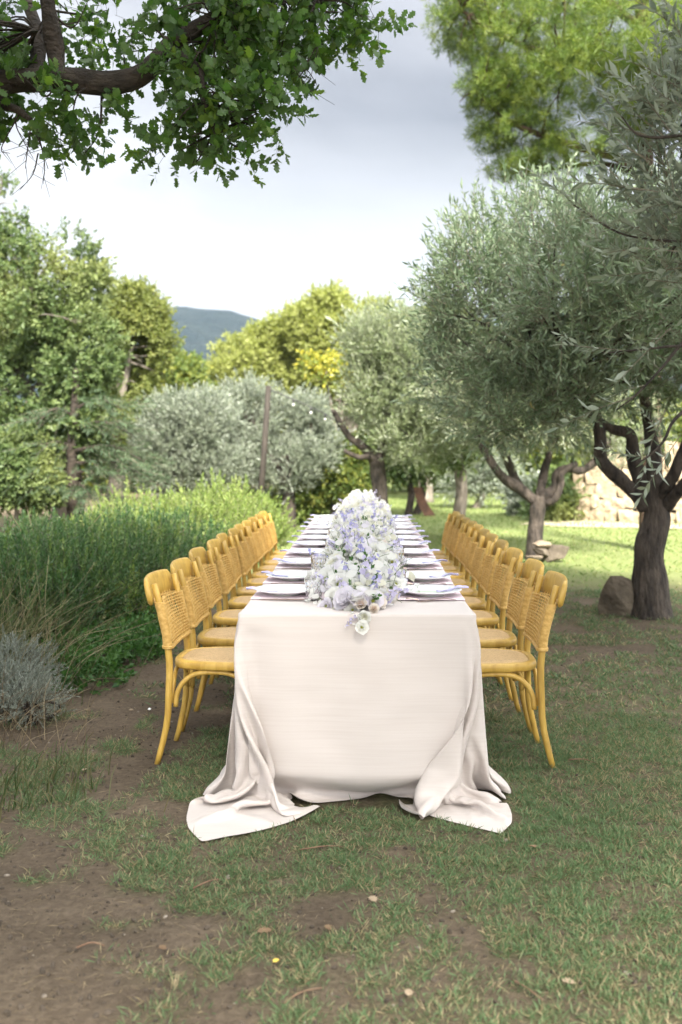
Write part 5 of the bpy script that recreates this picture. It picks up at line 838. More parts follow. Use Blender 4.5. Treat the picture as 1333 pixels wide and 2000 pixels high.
ground = new_obj('ground', make_mesh('ground', gV, [(gF, 0)], [M_ground], smooth=True,
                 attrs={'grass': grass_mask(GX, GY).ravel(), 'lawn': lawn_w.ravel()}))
tag(ground, 'bare brown earth with worn patches of short grass', kind='structure')

# far wooded hills
M_hill = noisy('wooded_hill', (0.009, 0.018, 0.020), (0.022, 0.032, 0.030), 0.045, 0.95, 1.0, 0.12, detail=9, spec=0.05, dist=14)  # cloud shadow is put into this dark bluish woodland colour


def ridge(name, label, Y, prof, foot, seed):
    px = np.linspace(-900, 2300, 150)
    py = np.interp(px, [p[0] for p in prof], [p[1] for p in prof])
    x = (px - 712) / FPX * Y
    top = 1.37 + (886 - py) / FPX * Y
    v = np.linspace(0, 1, 34)
    XX = np.repeat(x[None], 34, 0)
    YY = np.repeat((Y - (1 - v) * foot)[:, None], len(x), 1)
    ZZ = top[None] * (v[:, None] ** 0.8)
    P = np.stack([XX, YY, ZZ], -1)
    ZZ = ZZ + (fbm(P, 0.012, seed, 4) - 0.5) * 34 * (v[:, None] * (1 - v[:, None]) * 3) + (fbm(P, 0.09, seed + 3, 3) - 0.5) * 7 * v[:, None] - 2
    back = np.stack([XX[-1], YY[-1] + foot, ZZ[-1] * 0 - 3], -1)
    V = np.concatenate([np.stack([XX, YY, ZZ], -1).reshape(-1, 3), back])
    k = len(x)
    a, c = np.meshgrid(np.arange(k - 1), np.arange(34))
    q = (c * k + a).ravel()
    o = new_obj(name, make_mesh(name, V, [(np.stack([q, q + 1, q + k + 1, q + k], -1), 0)], [M_hill], smooth=True))
    return tag(o, label, kind='structure')


ridge('hill', 'dark wooded hillside falling away to the right', 800, [(-900, 640), (0, 612), (250, 594), (340, 599), (420, 603), (500, 616), (600, 662), (700, 735), (900, 800), (2300, 860)], 420, 31)
ridge('far_hill', 'second wooded ridge seen above the pale trees', 1400, [(-900, 700), (400, 660), (600, 634), (730, 622), (800, 619), (1000, 612), (2300, 640)], 600, 41)

# pale trodden path below the stone wall
pp = [(3.0, 19.3), (3.6, 18.7), (4.6, 18.4), (6.0, 18.0), (8.5, 17.2), (9.0, 17.9), (6.6, 19.0), (5.0, 19.9), (4.2, 20.3), (3.4, 20.0)]
pm = new_obj('path', make_mesh('path', [(x, y, 0.012) for x, y in pp], [(np.array([range(10)]), 0)],
             [noisy('pale_earth', (0.28, 0.22, 0.15), (0.46, 0.39, 0.29), 2.5, 0.95, 0.3)]))
tag(pm, 'pale dry earth path along the foot of the wall', kind='structure')

# ------------------------------------------------------------------ grass, litter
rg = np.random.default_rng(11)
DI_V = np.array([[0, 0, 0], [0.5, 0, 0.55], [0, 0, 1.0], [-0.5, 0, 0.55]], float)


def blades(name, n, y0, y1, width, length, material, far=False, xr=None, seed=1, thr=0.0, lean=(0.35, 1.25), zoff=0.0, dens=None):
    r = np.random.default_rng(seed)
    y = y0 + (y1 - y0) * r.random(n) ** 0.8
    if xr is None:
        half = 0.40 * y
        x = (r.random(n) * 2 - 1) * half - 0.005 * y
    else:
        x = xr[0] + (xr[1] - xr[0]) * r.random(n)
    g = dens(x, y) if dens else grass_mask(x, y)
    k = (r.random(n) < g + thr) & ~under_cloth(x, y)
    x, y, g = x[k], y[k], g[k]
    n = len(x)
    # bunched into tufts
    cx = np.round(x / 0.055) * 0.055
    cy = np.round(y / 0.055) * 0.055
    h = vnoise(P3(cx, cy), 31.7, 3)
    th = r.random(n) * 2 * math.pi
    le = lean[0] + (lean[1] - lean[0]) * r.random(n)
    D = np.stack([np.sin(le) * np.cos(th), np.sin(le) * np.sin(th), np.cos(le)], -1)
    L = length * (0.45 + 0.9 * r.random(n)) * (0.6 + 0.7 * h)
    Rm = frames(D, r)
    w = width * (0.7 + 0.6 * r.random(n))
    V = np.empty((n, 4, 3))
    base = np.stack([x, y, gz(x, y) - 0.003 + zoff], -1)
    sag = -0.25 * L * np.sin(le)
    for i, (a, _, c) in enumerate(DI_V):
        V[:, i] = base + Rm[:, :, 0] * (a * w)[:, None] + D * (c * L)[:, None]
        V[:, i, 2] += sag * c * c * 0.5
    V[:, :, 2] = np.maximum(V[:, :, 2], (base[:, 2] + 0.001)[:, None] - 0.004 * (np.arange(4) == 0))
    F = np.arange(4 * n).reshape(n, 4)
    q = 0.75 * r.random(n) + 0.25 * vnoise(P3(x, y), 2.1, 8)
    o = new_obj(name, make_mesh(name, V.reshape(-1, 3), [(F, 0)], [material], np.repeat(q, 4)))
    return o


g1 = blades('grass', 260000, 2.25, 5.2, 0.0026, 0.034, M_grass, seed=1)
tag(g1, 'short trodden grass in patches in front of the table', kind='stuff')
g2 = blades('grass', 130000, 5.2, 10.0, 0.0055, 0.044, M_grass, seed=2)
tag(g2, 'short grass between the hedge, table and olive trees', kind='stuff')
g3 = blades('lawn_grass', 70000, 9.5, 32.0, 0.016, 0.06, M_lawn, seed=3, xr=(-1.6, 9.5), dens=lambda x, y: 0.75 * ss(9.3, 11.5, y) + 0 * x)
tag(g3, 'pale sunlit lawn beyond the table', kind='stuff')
st = blades('straw_litter', 34000, 2.25, 9.0, 0.0019, 0.042, M_straw, seed=4, lean=(1.35, 1.54), zoff=0.005,
            dens=lambda x, y: 0.30 + 0.55 * (vnoise(P3(x, y), 2.3, 12) > 0.55))
tag(st, 'dry straw and needles scattered on the earth', kind='stuff')

# small pebbles
r = np.random.default_rng(5)
ico_bm = None
import bmesh
bmx = bmesh.new()
bmesh.ops.create_icosphere(bmx, subdivisions=1, radius=1)
ICO_V = np.array([v.co[:] for v in bmx.verts])
ICO_F = np.array([[v.index for v in f.verts] for f in bmx.faces])
bmx.free()
k = 300
y = 2.3 + 6 * r.random(k)
x = (r.random(k) * 2 - 1) * 0.4 * y
s = 0.003 + 0.008 * r.random(k) ** 3
V, F, q = scatter([(ICO_V * np.array([1.2, 0.9, 0.55]), [(ICO_F, 0)])], np.stack([x, y, gz(x, y) + s * 0.2], -1), frames(nrm(np.stack([0.2 * r.normal(size=k), 0.2 * r.normal(size=k), np.ones(k)], -1)), r), s, r)
M_stone = noisy('limestone', (0.24, 0.20, 0.15), (0.46, 0.40, 0.31), 5, 0.9, 0.6, 18, dist=0.02)
o = new_obj('pebbles', make_mesh('pebbles', V, F, [noisy('earthy_pebble', (0.13, 0.105, 0.08), (0.30, 0.26, 0.21), 4, 0.9, 0.3)], smooth=True))
tag(o, 'tiny pebbles lying in the bare earth', kind='stuff')

k = 5200
y = 2.25 + 4.6 * r.random(k) ** 1.2
x = (r.random(k) * 2 - 1) * 0.4 * y
kk = (r.random(k) > 0.8 * grass_mask(x, y)) & ~under_cloth(x, y)
x, y = x[kk], y[kk]
k = len(x)
s = 0.0025 + 0.008 * r.random(k) ** 2.5
V, F, q = scatter([(ICO_V * np.array([1.15, 0.9, 0.6]), [(ICO_F, 0)])], np.stack([x, y, gz(x, y) + s * 0.15], -1), frames(nrm(r.normal(size=(k, 3))), r), s, r)
o = new_obj('soil_crumbs', make_mesh('soil_crumbs', V, F, [noisy('crumbly_soil', (0.036, 0.028, 0.020), (0.085, 0.066, 0.048), 30, 0.95, 0.4)]))
tag(o, 'crumbs and clods of brown soil on the bare patches', kind='stuff')

# ------------------------------------------------------------------ leaf templates


def leaf_quad(L, w, lift=0.12):
    return np.array([[0, 0, 0], [w / 2, 0.45 * L, lift * L * 0.5], [0, L, 0], [-w / 2, 0.45 * L, lift * L * 0.5]])


def leaf_hex(L, w, curl=0.1):
    return np.array([[0, 0, 0], [w * 0.38, 0.25 * L, 0.02 * L], [w * 0.5, 0.55 * L, 0.0], [0, L, -curl * L], [-w * 0.5, 0.55 * L, 0.0], [-w * 0.38, 0.25 * L, 0.02 * L]])


OAK_T = [(0.10, 0.03), (0.20, 0.12), (0.30, 0.27), (0.38, 0.15), (0.52, 0.36), (0.62, 0.19), (0.76, 0.30), (0.87, 0.15)]


def leaf_oak(L):
    a = [(w, t, -0.12 * t * t + 0.25 * w * w) for t, w in OAK_T]
    pts = [(0, 0, 0)] + a + [(0, 1, -0.14)] + [(-x, y, z) for x, y, z in reversed(a)]
    return np.array(pts) * L


def euler(x, y, z):
    from mathutils import Euler
    return np.array(Euler((x, y, z)).to_matrix())


def sprig(seed, pairs, leafV, ang=0.8, spread=0.35, stem_r=0.008, bend=0.12, start=0.12, opposite=True, size_var=0.35, whorl=2, tipleaf=True):
    """A twig of length 1 along +Z with leaves set along it."""
    r = np.random.default_rng(seed)
    bx, by = r.normal(size=2) * bend
    cen = lambda t: np.array([bx * t * t, by * t * t, t])
    V, F = [], []
    n = 0
    k = leafV.shape[0]
    for i in range(pairs):
        t = start + (1 - start) * (i + 0.5) / pairs
        az0 = i * (math.pi / 2 if opposite else 2.4) + r.normal() * 0.3
        for j in range(whorl):
            az = az0 + j * 2 * math.pi / whorl + r.normal() * 0.25
            a = ang + r.normal() * spread
            sc = 1 + size_var * r.normal() * 0.6 - 0.25 * t
            M = euler(0, 0, az) @ euler(math.pi / 2 - a, 0, 0) @ euler(0, r.normal() * 0.6, 0)
            V.append((leafV * max(sc, 0.35)) @ M.T + cen(t))
            F.append(np.arange(k) + n)
            n += k
    if tipleaf:
        V.append(leafV @ euler(math.pi / 2 - 0.1, 0, r.random() * 6).T + cen(1.0))
        F.append(np.arange(k) + n)
        n += k
    FL = [(np.array(F), 0)]
    if stem_r:
        mb = MB().tube([cen(t) for t in (0, 0.5, 1)], [stem_r, stem_r * 0.8, stem_r * 0.35], 3, caps=False)
        V.append(np.concatenate(mb.V))
        FL.append((mb.F[0][0] + n, 1))
    return np.concatenate(V), FL, k


T_olive = [sprig(i, 9, leaf_quad(0.23, 0.052, 0.05), 0.75, 0.3, 0.007, 0.16) for i in range(5)]
T_olive_near = [sprig(20 + i, 9, leaf_hex(0.24, 0.062, 0.08), 0.8, 0.25, 0.009, 0.14) for i in range(5)]
T_olive_far = [sprig(40 + i, 6, leaf_quad(0.30, 0.085, 0.05), 0.75, 0.3, 0.0, 0.16) for i in range(4)]
T_broad = [sprig(60 + i, 6, leaf_quad(0.36, 0.20, 0.25), 1.05, 0.4, 0.0, 0.15, opposite=False) for i in range(5)]
T_oak = [sprig(80 + i, 4, leaf_oak(0.40), 1.05, 0.4, 0.008, 0.2, start=0.35, opposite=False) for i in range(6)]
T_rosemary = [sprig(100 + i, 12, leaf_quad(0.13, 0.042, 0.0), 0.62, 0.2, 0.010, 0.05, start=0.10, whorl=4) for i in range(4)]
T_conifer = [sprig(120 + i, 12, leaf_quad(0.26, 0.035, 0.0), 0.85, 0.15, 0.008, 0.12, start=0.02) for i in range(4)]


def tuft(seed, n=30, w=0.035):
    r = np.random.default_rng(seed)
    V, F = [], []
    for i in range(n):
        d = nrm(r.normal(size=3) + np.array([0, 0, 0.7]))
        s = nrm(np.cross(d, r.normal(size=3))) * w
        L = 0.7 + 0.5 * r.random()
        V += [d * 0.03, d * 0.55 * L + s, d * L, d * 0.55 * L - s]
        F.append(np.arange(4) + 4 * i)
    return np.array(V), [(np.array(F), 0)]


T_pine = [tuft(i, 17, 0.030) for i in range(5)]

# ------------------------------------------------------------------ trees


def catmull(P, n=6):
    P = np.asarray(P, float)
    if len(P) < 3:
        return np.linspace(P[0], P[-1], n + 1)
    Q = np.concatenate([[2 * P[0] - P[1]], P, [2 * P[-1] - P[-2]]])
    out = []
    for i in range(1, len(Q) - 2):
        for t in np.arange(n) / n:
            a, b, c, d = Q[i - 1], Q[i], Q[i + 1], Q[i + 2]
            out.append(0.5 * (2 * b + (c - a) * t + (2 * a - 5 * b + 4 * c - d) * t * t + (3 * b - a - 3 * c + d) * t ** 3))
    out.append(P[-1])
    return np.array(out)


def wood(P, r0, r1, k=9, rough=0.12, seed=0, flare=0.0):
    """Knotty tapered limb along the points P."""
    P = catmull(P, 6)
    n = len(P)
    t = np.linspace(0, 1, n)
    rad = r0 + (r1 - r0) * t ** 0.8
    if flare:
        rad = rad * (1 + flare * np.exp(-t * 9))
    mb = MB().tube(P, rad, k, caps=True)
    V = mb.V[0]
    c = np.repeat(P, k, 0)
    d = V - c
    nv = fbm(V, 2.2 / max(r0, 0.02) * 0.16, seed, 3) - 0.5
    mb.V[0] = c + d * (1 + rough * 4 * nv)[:, None]
    return mb


def pb(px, py, Y, rx, ry, dep=None):
    """A crown lobe read off the photo: centre, half width and half height in pixels at depth Y."""
    c = at(px, py, Y)
    k = Y / FPX
    return (*c, rx * k, dep if dep else 0.5 * (rx + ry) * k, ry * k)


def crown_pts(blobs, n, rng, shell=0.45, nf=1.3, gap=0.0, gf=1.2, seed=0):
    B = np.array(blobs, float)
    w = (B[:, 3] * B[:, 4] * B[:, 5]) ** (2 / 3)
    pick = rng.choice(len(B), n, p=w / w.sum())
    d = nrm(rng.normal(size=(n, 3)))
    fac = 0.58 + 0.75 * (0.6 * vnoise(d * nf + B[pick, :3], 1.0, seed + 1) + 0.4 * vnoise(d * nf * 2.6 + B[pick, :3], 1.0, seed + 2))
    rr = (shell + (1 - shell) * rng.random(n) ** 0.7) * fac
    pos = B[pick, :3] + d * B[pick, 3:] * rr[:, None]
    if gap:
        k = vnoise(pos, gf, seed + 5) * 0.65 + vnoise(pos, gf * 2.7, seed + 6) * 0.35 > gap
        pos, d, pick = pos[k], d[k], pick[k]
    return pos, nrm(d / B[pick, 3:])


def leaves(pos, D, temps, size, rng, var=0.35):
    sc = size * (1 + var * (rng.random(len(pos)) * 2 - 1))
    return scatter(temps, pos, frames(D, rng), sc, rng)


def tree(name, label, cat, trunk, limbs, blobs, temps, n, size, lmats, bark, seed, group=None, twigs=50, twig_r=0.018,
         out=0.8, up=0.5, jit=0.5, gap=0.32, gf=1.2, shell=0.45, r=(0.2, 0.12), flare=0.5, rough=0.12, extra=None):
    rng = np.random.default_rng(seed)
    trunk = np.array(trunk, float)
    root = thing(name, label, cat, (trunk[0][0], trunk[0][1], 0), 0, group)
    off = np.array(root.location)
    skel = [catmull(trunk, 6)]
    mb = wood(trunk, r[0], r[1], 12, rough, seed, flare)
    mb.V[0] = mb.V[0] - off
    mb.build('trunk', bark, root, True)
    for i, (P, a, b_) in enumerate(limbs):
        P = np.array(P, float)
        lb = wood(P, a, b_, 9, rough, seed + i + 1)
        lb.V[0] = lb.V[0] - off
        lb.build('limb', bark, root, True)
        skel.append(catmull(P, 6))
    SK = np.concatenate([s[len(s) // 2:] if i == 0 else s for i, s in enumerate(skel)])
    B = np.array(blobs, float)
    if twigs:
        tb = MB()
        tp, td = crown_pts(blobs, twigs, rng, 0.5)
        for p in tp:
            c = B[np.argmin(np.linalg.norm(B[:, :3] - p, axis=1)), :3]
            s = SK[np.argmin(np.linalg.norm(SK - (0.5 * p + 0.5 * c), axis=1))]
            mid = 0.5 * (s + p) + rng.normal(size=3) * 0.08 * np.linalg.norm(p - s) + np.array([0, 0, 0.06 * np.linalg.norm(p - s)])
            tb.tube(catmull([s, mid, p], 4) - off, np.linspace(twig_r, twig_r * 0.2, 9), 5, caps=False)
        tb.build('branches', bark, root, True)['kind'] = 'stuff'
    pos, o = crown_pts(blobs, n, rng, shell, 1.3, gap, gf, seed)
    D = nrm(o * out + np.array([0, 0, up]) + rng.normal(size=o.shape) * jit)
    if extra is not None:
        pos, D = np.concatenate([pos, extra[0]]), np.concatenate([D, nrm(np.array(extra[1], float))])
    V, F, q = leaves(pos, D, temps, size, rng)
    # a leaf's own tint as well as its twig's
    new_obj('crown', make_mesh('crown', V - off, F, lmats, q), root)
    return root


# thin autumn haze over the valley, one even box of air
hz_m = bpy.data.materials.new('haze_air')
hz_m.use_nodes = True
hn = hz_m.node_tree.nodes
hn.remove(hn['Principled BSDF'])
pv = hn.new('ShaderNodeVolumePrincipled')
pv.inputs['Color'].default_value = (0.64, 0.79, 1.0, 1)
pv.inputs['Density'].default_value = 0.00016
hz_m.node_tree.links.new(pv.outputs[0], hn['Material Output'].inputs['Volume'])
hb = MB().box(-1600, 1600, -420, 1800, -8, 260)
haze = new_obj('haze', make_mesh('haze', hb.V[0], hb.F, [hz_m]))
tag(haze, 'thin pale haze over the valley', kind='stuff')

# ------------------------------------------------------------------ olives on the right
L2 = [M_olive, M_twig]
b1 = gp(1270, 1203)
Yo = b1[1]
tree('olive_tree', 'large dark-trunked olive with a boulder leaning at its foot, close behind the right-hand chairs', 'tree',
     [(b1[0], Yo, -0.06), at(1272, 1150, Yo), at(1268, 1080, Yo), at(1283, 1010, Yo), at(1275, 945, Yo)],
     [([at(1262, 990, Yo), at(1222, 945, Yo - .05), at(1175, 900, Yo - .12), at(1172, 858, Yo - .2), at(1160, 800, Yo - .2), at(1110, 730, Yo - .3)], 0.075, 0.03),
      ([at(1262, 965, Yo), at(1240, 905, Yo + .05), at(1232, 850, Yo), at(1196, 838, Yo - .05), at(1158, 812, Yo - .1), at(1060, 720, Yo)], 0.068, 0.03),
      ([at(1275, 955, Yo), at(1276, 890, Yo + .1), at(1262, 800, Yo + .3), at(1240, 640, Yo + .3)], 0.085, 0.035),
      ([at(1282, 975, Yo), at(1312, 935, Yo - .2), at(1345, 860, Yo - .3), at(1400, 760, Yo - .3)], 0.07, 0.035),
      ([at(1295, 990, Yo), at(1325, 960, Yo - .2), at(1380, 900, Yo - .5), at(1450, 840, Yo - .6)], 0.07, 0.035)],
     [pb(985, 640, Yo - .3, 130, 160, 1.0), pb(1090, 560, Yo, 130, 150, 1.1), pb(900, 600, Yo - .2, 62, 100, .6), pb(1050, 450, Yo + .1, 95, 60, .6),
      pb(940, 500, Yo, 55, 75, .5), pb(1010, 790, Yo - .2, 130, 85, 1.0), pb(1200, 660, Yo, 130, 140, 1.2), pb(1110, 775, Yo - .5, 80, 50, .7),
      pb(1330, 600, Yo, 160, 220, 1.4), pb(900, 740, Yo - .1, 62, 70, .6), pb(1470, 700, Yo - .3, 120, 120, 1.2), pb(1120, 570, Yo - 1.2, 140, 140, .8), pb(1290, 560, Yo - 1.4, 150, 160, .8)],
     T_olive, 7200, 0.29, L2, M_bark_olive, 201, 'olive trees on the lawn', twigs=90, r=(0.128, 0.116), flare=0.75, rough=0.2, out=0.7, up=0.7, jit=0.5, gap=0.40, gf=2.2)

b2 = gp(1046, 1092)
Y2 = b2[1]
tree('olive_tree', 'smaller forked olive with a little heap of stones at its foot, second along the lawn', 'tree',
     [(b2[0], Y2, -0.06), at(1046, 1060, Y2), at(1050, 1010, Y2), at(1052, 968, Y2)],
     [([at(1050, 985, Y2), at(1020, 958, Y2), at(985, 935, Y2 - .1), at(962, 905, Y2 - .2), at(930, 850, Y2 - .2)], 0.085, 0.05),
      ([at(1046, 980, Y2), at(1015, 950, Y2 + .1), at(998, 915, Y2 + .1), at(985, 885, Y2), at(960, 820, Y2)], 0.07, 0.045),
      ([at(1054, 975, Y2), at(1062, 930, Y2 + .2), at(1075, 880, Y2 + .2)], 0.07, 0.045),
      ([at(1058, 972, Y2), at(1085, 955, Y2), at(1090, 925, Y2), at(1112, 915, Y2), at(1140, 918, Y2), at(1190, 880, Y2)], 0.075, 0.045),
      ([at(1062, 985, Y2), at(1084, 975, Y2 - .1), at(1096, 945, Y2 - .1), at(1098, 925, Y2 - .1), at(1125, 905, Y2)], 0.055, 0.04)],
     [pb(965, 800, Y2, 105, 60, 1.2), pb(1080, 800, Y2 + .3, 120, 55, 1.3), pb(1010, 760, Y2 + .4, 150, 90, 1.4), pb(1190, 830, Y2 + .6, 90, 60, 1.2)],
     T_olive, 3600, 0.30, [M_olive_mid, M_twig], M_bark_olive, 202, 'olive trees on the lawn', twigs=40, r=(0.112, 0.10), flare=0.4, rough=0.18, gap=0.34, gf=1.6)

# near olive whose branches come in from the right edge
Yn = 3.4
bn = np.array([2.35, 3.3])
er = np.random.default_rng(77)
tree('olive_tree', 'near olive with long pale leaves, its sprays reaching in from the right edge', 'tree',
     [(bn[0], bn[1], -0.06), (bn[0] - .05, bn[1], .5), (bn[0] + .03, bn[1], 1.0), (bn[0], bn[1] - .03, 1.35)],
     [([(bn[0], bn[1], 1.2), (bn[0] - .4, bn[1], 1.7), (bn[0] - .75, bn[1] - .1, 2.2), (bn[0] - 1.0, bn[1] - .1, 2.8)], 0.08, 0.02),
      ([(bn[0], bn[1], 1.25), (bn[0] + .2, bn[1] + .3, 1.9), (bn[0] + .2, bn[1] + .5, 2.7)], 0.08, 0.03),
      ([(bn[0], bn[1], 1.15), (bn[0] + .5, bn[1] - .2, 1.6), (bn[0] + .8, bn[1] - .3, 2.2)], 0.07, 0.03),
      ([at(1420, 640, Yn), at(1350, 655, Yn), at(1290, 722, Yn), at(1242, 772, Yn), at(1205, 800, Yn)], 0.008, 0.002),
      ([at(1400, 760, Yn), at(1322, 815, Yn - .05), at(1296, 862, Yn - .05), at(1262, 895, Yn - .05), at(1243, 902, Yn - .05)], 0.008, 0.002),
      ([at(1400, 250, Yn), at(1300, 268, Yn), at(1245, 262, Yn), at(1215, 228, Yn)], 0.008, 0.002),
      ([at(1420, 690, Yn), at(1340, 676, Yn), at(1260, 682, Yn), at(1180, 690, Yn + .2)], 0.008, 0.002),
      ([at(1380, 480, Yn + .2), at(1300, 470, Yn + .2), at(1210, 455, Yn + .25), at(1120, 400, Yn + .3)], 0.008, 0.002)],
     [pb(1355, 340, Yn + .1, 92, 230, .35), pb(1420, 500, Yn + .2, 100, 120, .4), pb(1325, 430, Yn + .3, 70, 150, .28), pb(1400, 130, Yn + .2, 80, 130, .4), pb(1530, 300, Yn + .3, 190, 280, .7),
      (bn[0] + .4, bn[1] + .3, 2.4, .9, .8, .7)],
     T_olive_near, 1450, 0.21, [M_olive_near, M_twig], M_bark_olive, 203, 'olive trees on the lawn', twigs=60, twig_r=0.009, r=(0.10, 0.085), out=0.45, up=0.75, jit=0.45, gap=0.25, gf=4.0,
     extra=(np.array([at(1290, 722, Yn), at(1262, 752, Yn), at(1240, 774, Yn), at(1300, 862, Yn - .05), at(1268, 893, Yn - .05), at(1300, 268, Yn), at(1262, 264, Yn), at(1240, 258, Yn),
                      at(1290, 320, Yn), at(1270, 318, Yn), at(1285, 375, Yn), at(1255, 372, Yn), at(1230, 365, Yn), at(1300, 220, Yn), at(1290, 150, Yn), at(1310, 90, Yn),
                      at(1230, 456, Yn + .2), at(1180, 440, Yn + .25), at(1140, 415, Yn + .3), at(1230, 686, Yn + .1), at(1190, 690, Yn + .2), at(1310, 640, Yn), at(1330, 850, Yn), at(1300, 800, Yn)]),
            [(-.7, 0, .5), (-.8, -.1, -.1), (-.75, 0, -.2), (-.4, 0, .6), (-.7, 0, .0), (-.6, 0, .5), (-.7, 0, .3), (-.6, .1, .7),
             (-.8, 0, .25), (-.8, -.1, .4), (-.8, 0, .1), (-.8, 0, .2), (-.7, 0, .5), (-.4, 0, .9), (-.2, 0, 1), (-.1, 0, 1),
             (-.8, 0, .3), (-.7, 0, .5), (-.7, 0, .7), (-.9, 0, .1), (-.9, 0, .15), (-.6, 0, -.6), (-.5, 0, -.7), (-.4, 0, -.8)]))

# mid olive behind the far end of the table
b4 = gp(742, 1038)
Y4 = 15.0
tree('olive_tree', 'pale green olive with a bent trunk rising behind the far end of the table', 'tree',
     [(*at(744, 1000, Y4)[:2], -0.06), at(744, 990, Y4), at(740, 930, Y4), at(736, 900, Y4)],
     [([at(738, 912, Y4), at(722, 885, Y4), at(700, 865, Y4), at(680, 850, Y4), at(650, 800, Y4)], 0.10, 0.04),
      ([at(736, 905, Y4), at(722, 893, Y4 - .1), at(700, 893, Y4 - .1), at(672, 880, Y4 - .1)], 0.06, 0.03),
      ([at(738, 905, Y4), at(755, 860, Y4), at(790, 800, Y4), at(800, 720, Y4)], 0.09, 0.04)],
     [pb(760, 680, Y4, 90, 70, .8), pb(820, 740, Y4, 90, 110, 1.0), pb(740, 780, Y4, 75, 80, .8), pb(810, 850, Y4 - .2, 85, 65, .8), pb(880, 830, Y4, 60, 80, .7), pb(720, 690, Y4, 40, 55, .5), pb(880, 720, Y4 + .4, 60, 90, .8)],
     T_olive_far, 6200, 0.225, [M_olive_mid, M_twig], M_bark_olive, 204, 'olive trees on the lawn', twigs=45, r=(0.13, 0.11), out=0.6, up=0.75, gap=0.30, gf=1.8)

# silver olives at the back left
for i, (cx, Yc, lab, bl) in enumerate([
        (345, 17.5, 'silver-grey olive behind the bright hedge, left of the leaning post',
         [(345, 860, 75, 85), (300, 890, 45, 65), (400, 840, 60, 75), (355, 930, 70, 50), (420, 900, 60, 60), (340, 810, 40, 35)]),
        (560, 18.5, 'silver-grey olive right of the leaning post, beyond the left-hand chairs',
         [(560, 850, 80, 75), (500, 830, 55, 80), (620, 870, 50, 60), (560, 910, 80, 55), (480, 900, 50, 60), (600, 810, 40, 35), (470, 790, 40, 40)])]):
    tree('olive_tree', lab, 'tree', [(*at(cx, 1000, Yc)[:2], -.05), at(cx + 4, 970, Yc), at(cx - 6, 930, Yc), at(cx, 890, Yc)],
         [([at(cx, 930, Yc), at(cx - 40, 880, Yc), at(cx - 60, 830, Yc)], 0.07, 0.03), ([at(cx, 920, Yc), at(cx + 40, 870, Yc), at(cx + 50, 820, Yc)], 0.07, 0.03)],
         [pb(a, b_, Yc, c, d) for a, b_, c, d in bl], T_olive_far, 6200, 0.215, [M_olive_grey, M_twig], M_bark_olive, 210 + i, 'olive trees on the lawn', twigs=30, r=(0.15, 0.10), out=0.6, up=0.75, gap=0.30, gf=1.6)

# ------------------------------------------------------------------ broadleaf trees, left and back
BL = [M_leaf_dark]


def broad(name, label, Y, base_x, trunk_top, blobs, n, size, lm, seed, bark=M_bark_grey, r=(0.2, 0.13), cat='tree', group='broadleaf trees around the garden', gap=0.36, gf=0.9, temps=None, twigs=45, limbs=3, **kw):
    rng = np.random.default_rng(seed)
    bp_ = at(base_x, 1000, Y)
    tt = at(*trunk_top, Y)
    mid = 0.5 * (np.array([bp_[0], bp_[1], 0]) + tt) + np.array([0.1, 0, 0])
    B = [pb(a, b_, Y + dy, c, d) for a, b_, c, d, dy in blobs]
    LB = sorted(B, key=lambda q: -q[3] * q[5])[:limbs + 2]
    lim = []
    for q in LB[:limbs + 1]:
        c = np.array(q[:3])
        s = mid * 0.35 + tt * 0.65
        lim.append(([s, 0.5 * (s + c) + np.array([0, 0, 0.25]) * 0.5, c], r[1] * 0.75, r[1] * 0.2))
    return tree(name, label, cat, [(bp_[0], bp_[1], -0.06), mid, tt], lim, B, temps or T_broad, n, size, lm, bark, seed, group, twigs=twigs, twig_r=0.02, r=r,
                out=0.8, up=0.15, jit=0.7, gap=gap, gf=gf, **kw)


broad('broadleaf_tree', 'tall dark green tree filling the left edge behind the hedge', 16.0, 120, (112, 820),
      [(60, 560, 120, 150, 0), (112, 515, 80, 75, .3), (170, 545, 48, 60, 0), (40, 420, 60, 65, 0), (10, 365, 60, 55, 0), (20, 330, 40, 40, 0), (-30, 430, 80, 110, 0), (50, 760, 150, 140, 0), (150, 690, 95, 95, -.6), (110, 610, 90, 80, -1), (-60, 600, 120, 250, .5), (160, 800, 90, 70, -.3), (20, 860, 90, 60, .4)],
      14500, 0.175, [M_leaf_dark], 301, twigs=110, gap=0.50)
broad('broadleaf_tree', 'airy yellow-green tree with thin top, right of the tall dark tree', 19.0, 215, (225, 830),
      [(262, 665, 72, 75, 0), (308, 610, 20, 22, 0), (270, 598, 40, 44, 0), (250, 590, 30, 34, 0), (225, 640, 45, 55, 0), (235, 740, 70, 70, 0), (300, 700, 40, 40, 0), (200, 800, 60, 60, .4), (270, 820, 60, 50, 0)],
      6500, 0.19, [M_leaf_olivegreen], 302, gap=0.49)
broad('broadleaf_tree', 'round sunlit tree behind, below the dark hillside', 27.0, 340, (340, 840),
      [(330, 745, 62, 58, 0), (366, 760, 22, 40, 0), (290, 780, 50, 50, 0), (340, 820, 60, 50, 0)],
      3400, 0.32, [M_leaf_bush], 303, gap=0.36)
broad('broadleaf_tree', 'wide lime-green tree in full sun behind the silver olives', 31.0, 560, (550, 820),
      [(500, 730, 95, 75, 0), (455, 775, 42, 52, 0), (560, 680, 70, 55, 0), (505, 685, 38, 30, 0), (590, 760, 90, 70, 0), (530, 800, 100, 50, 0)],
      8500, 0.29, [M_leaf_lime], 304, gap=0.34)
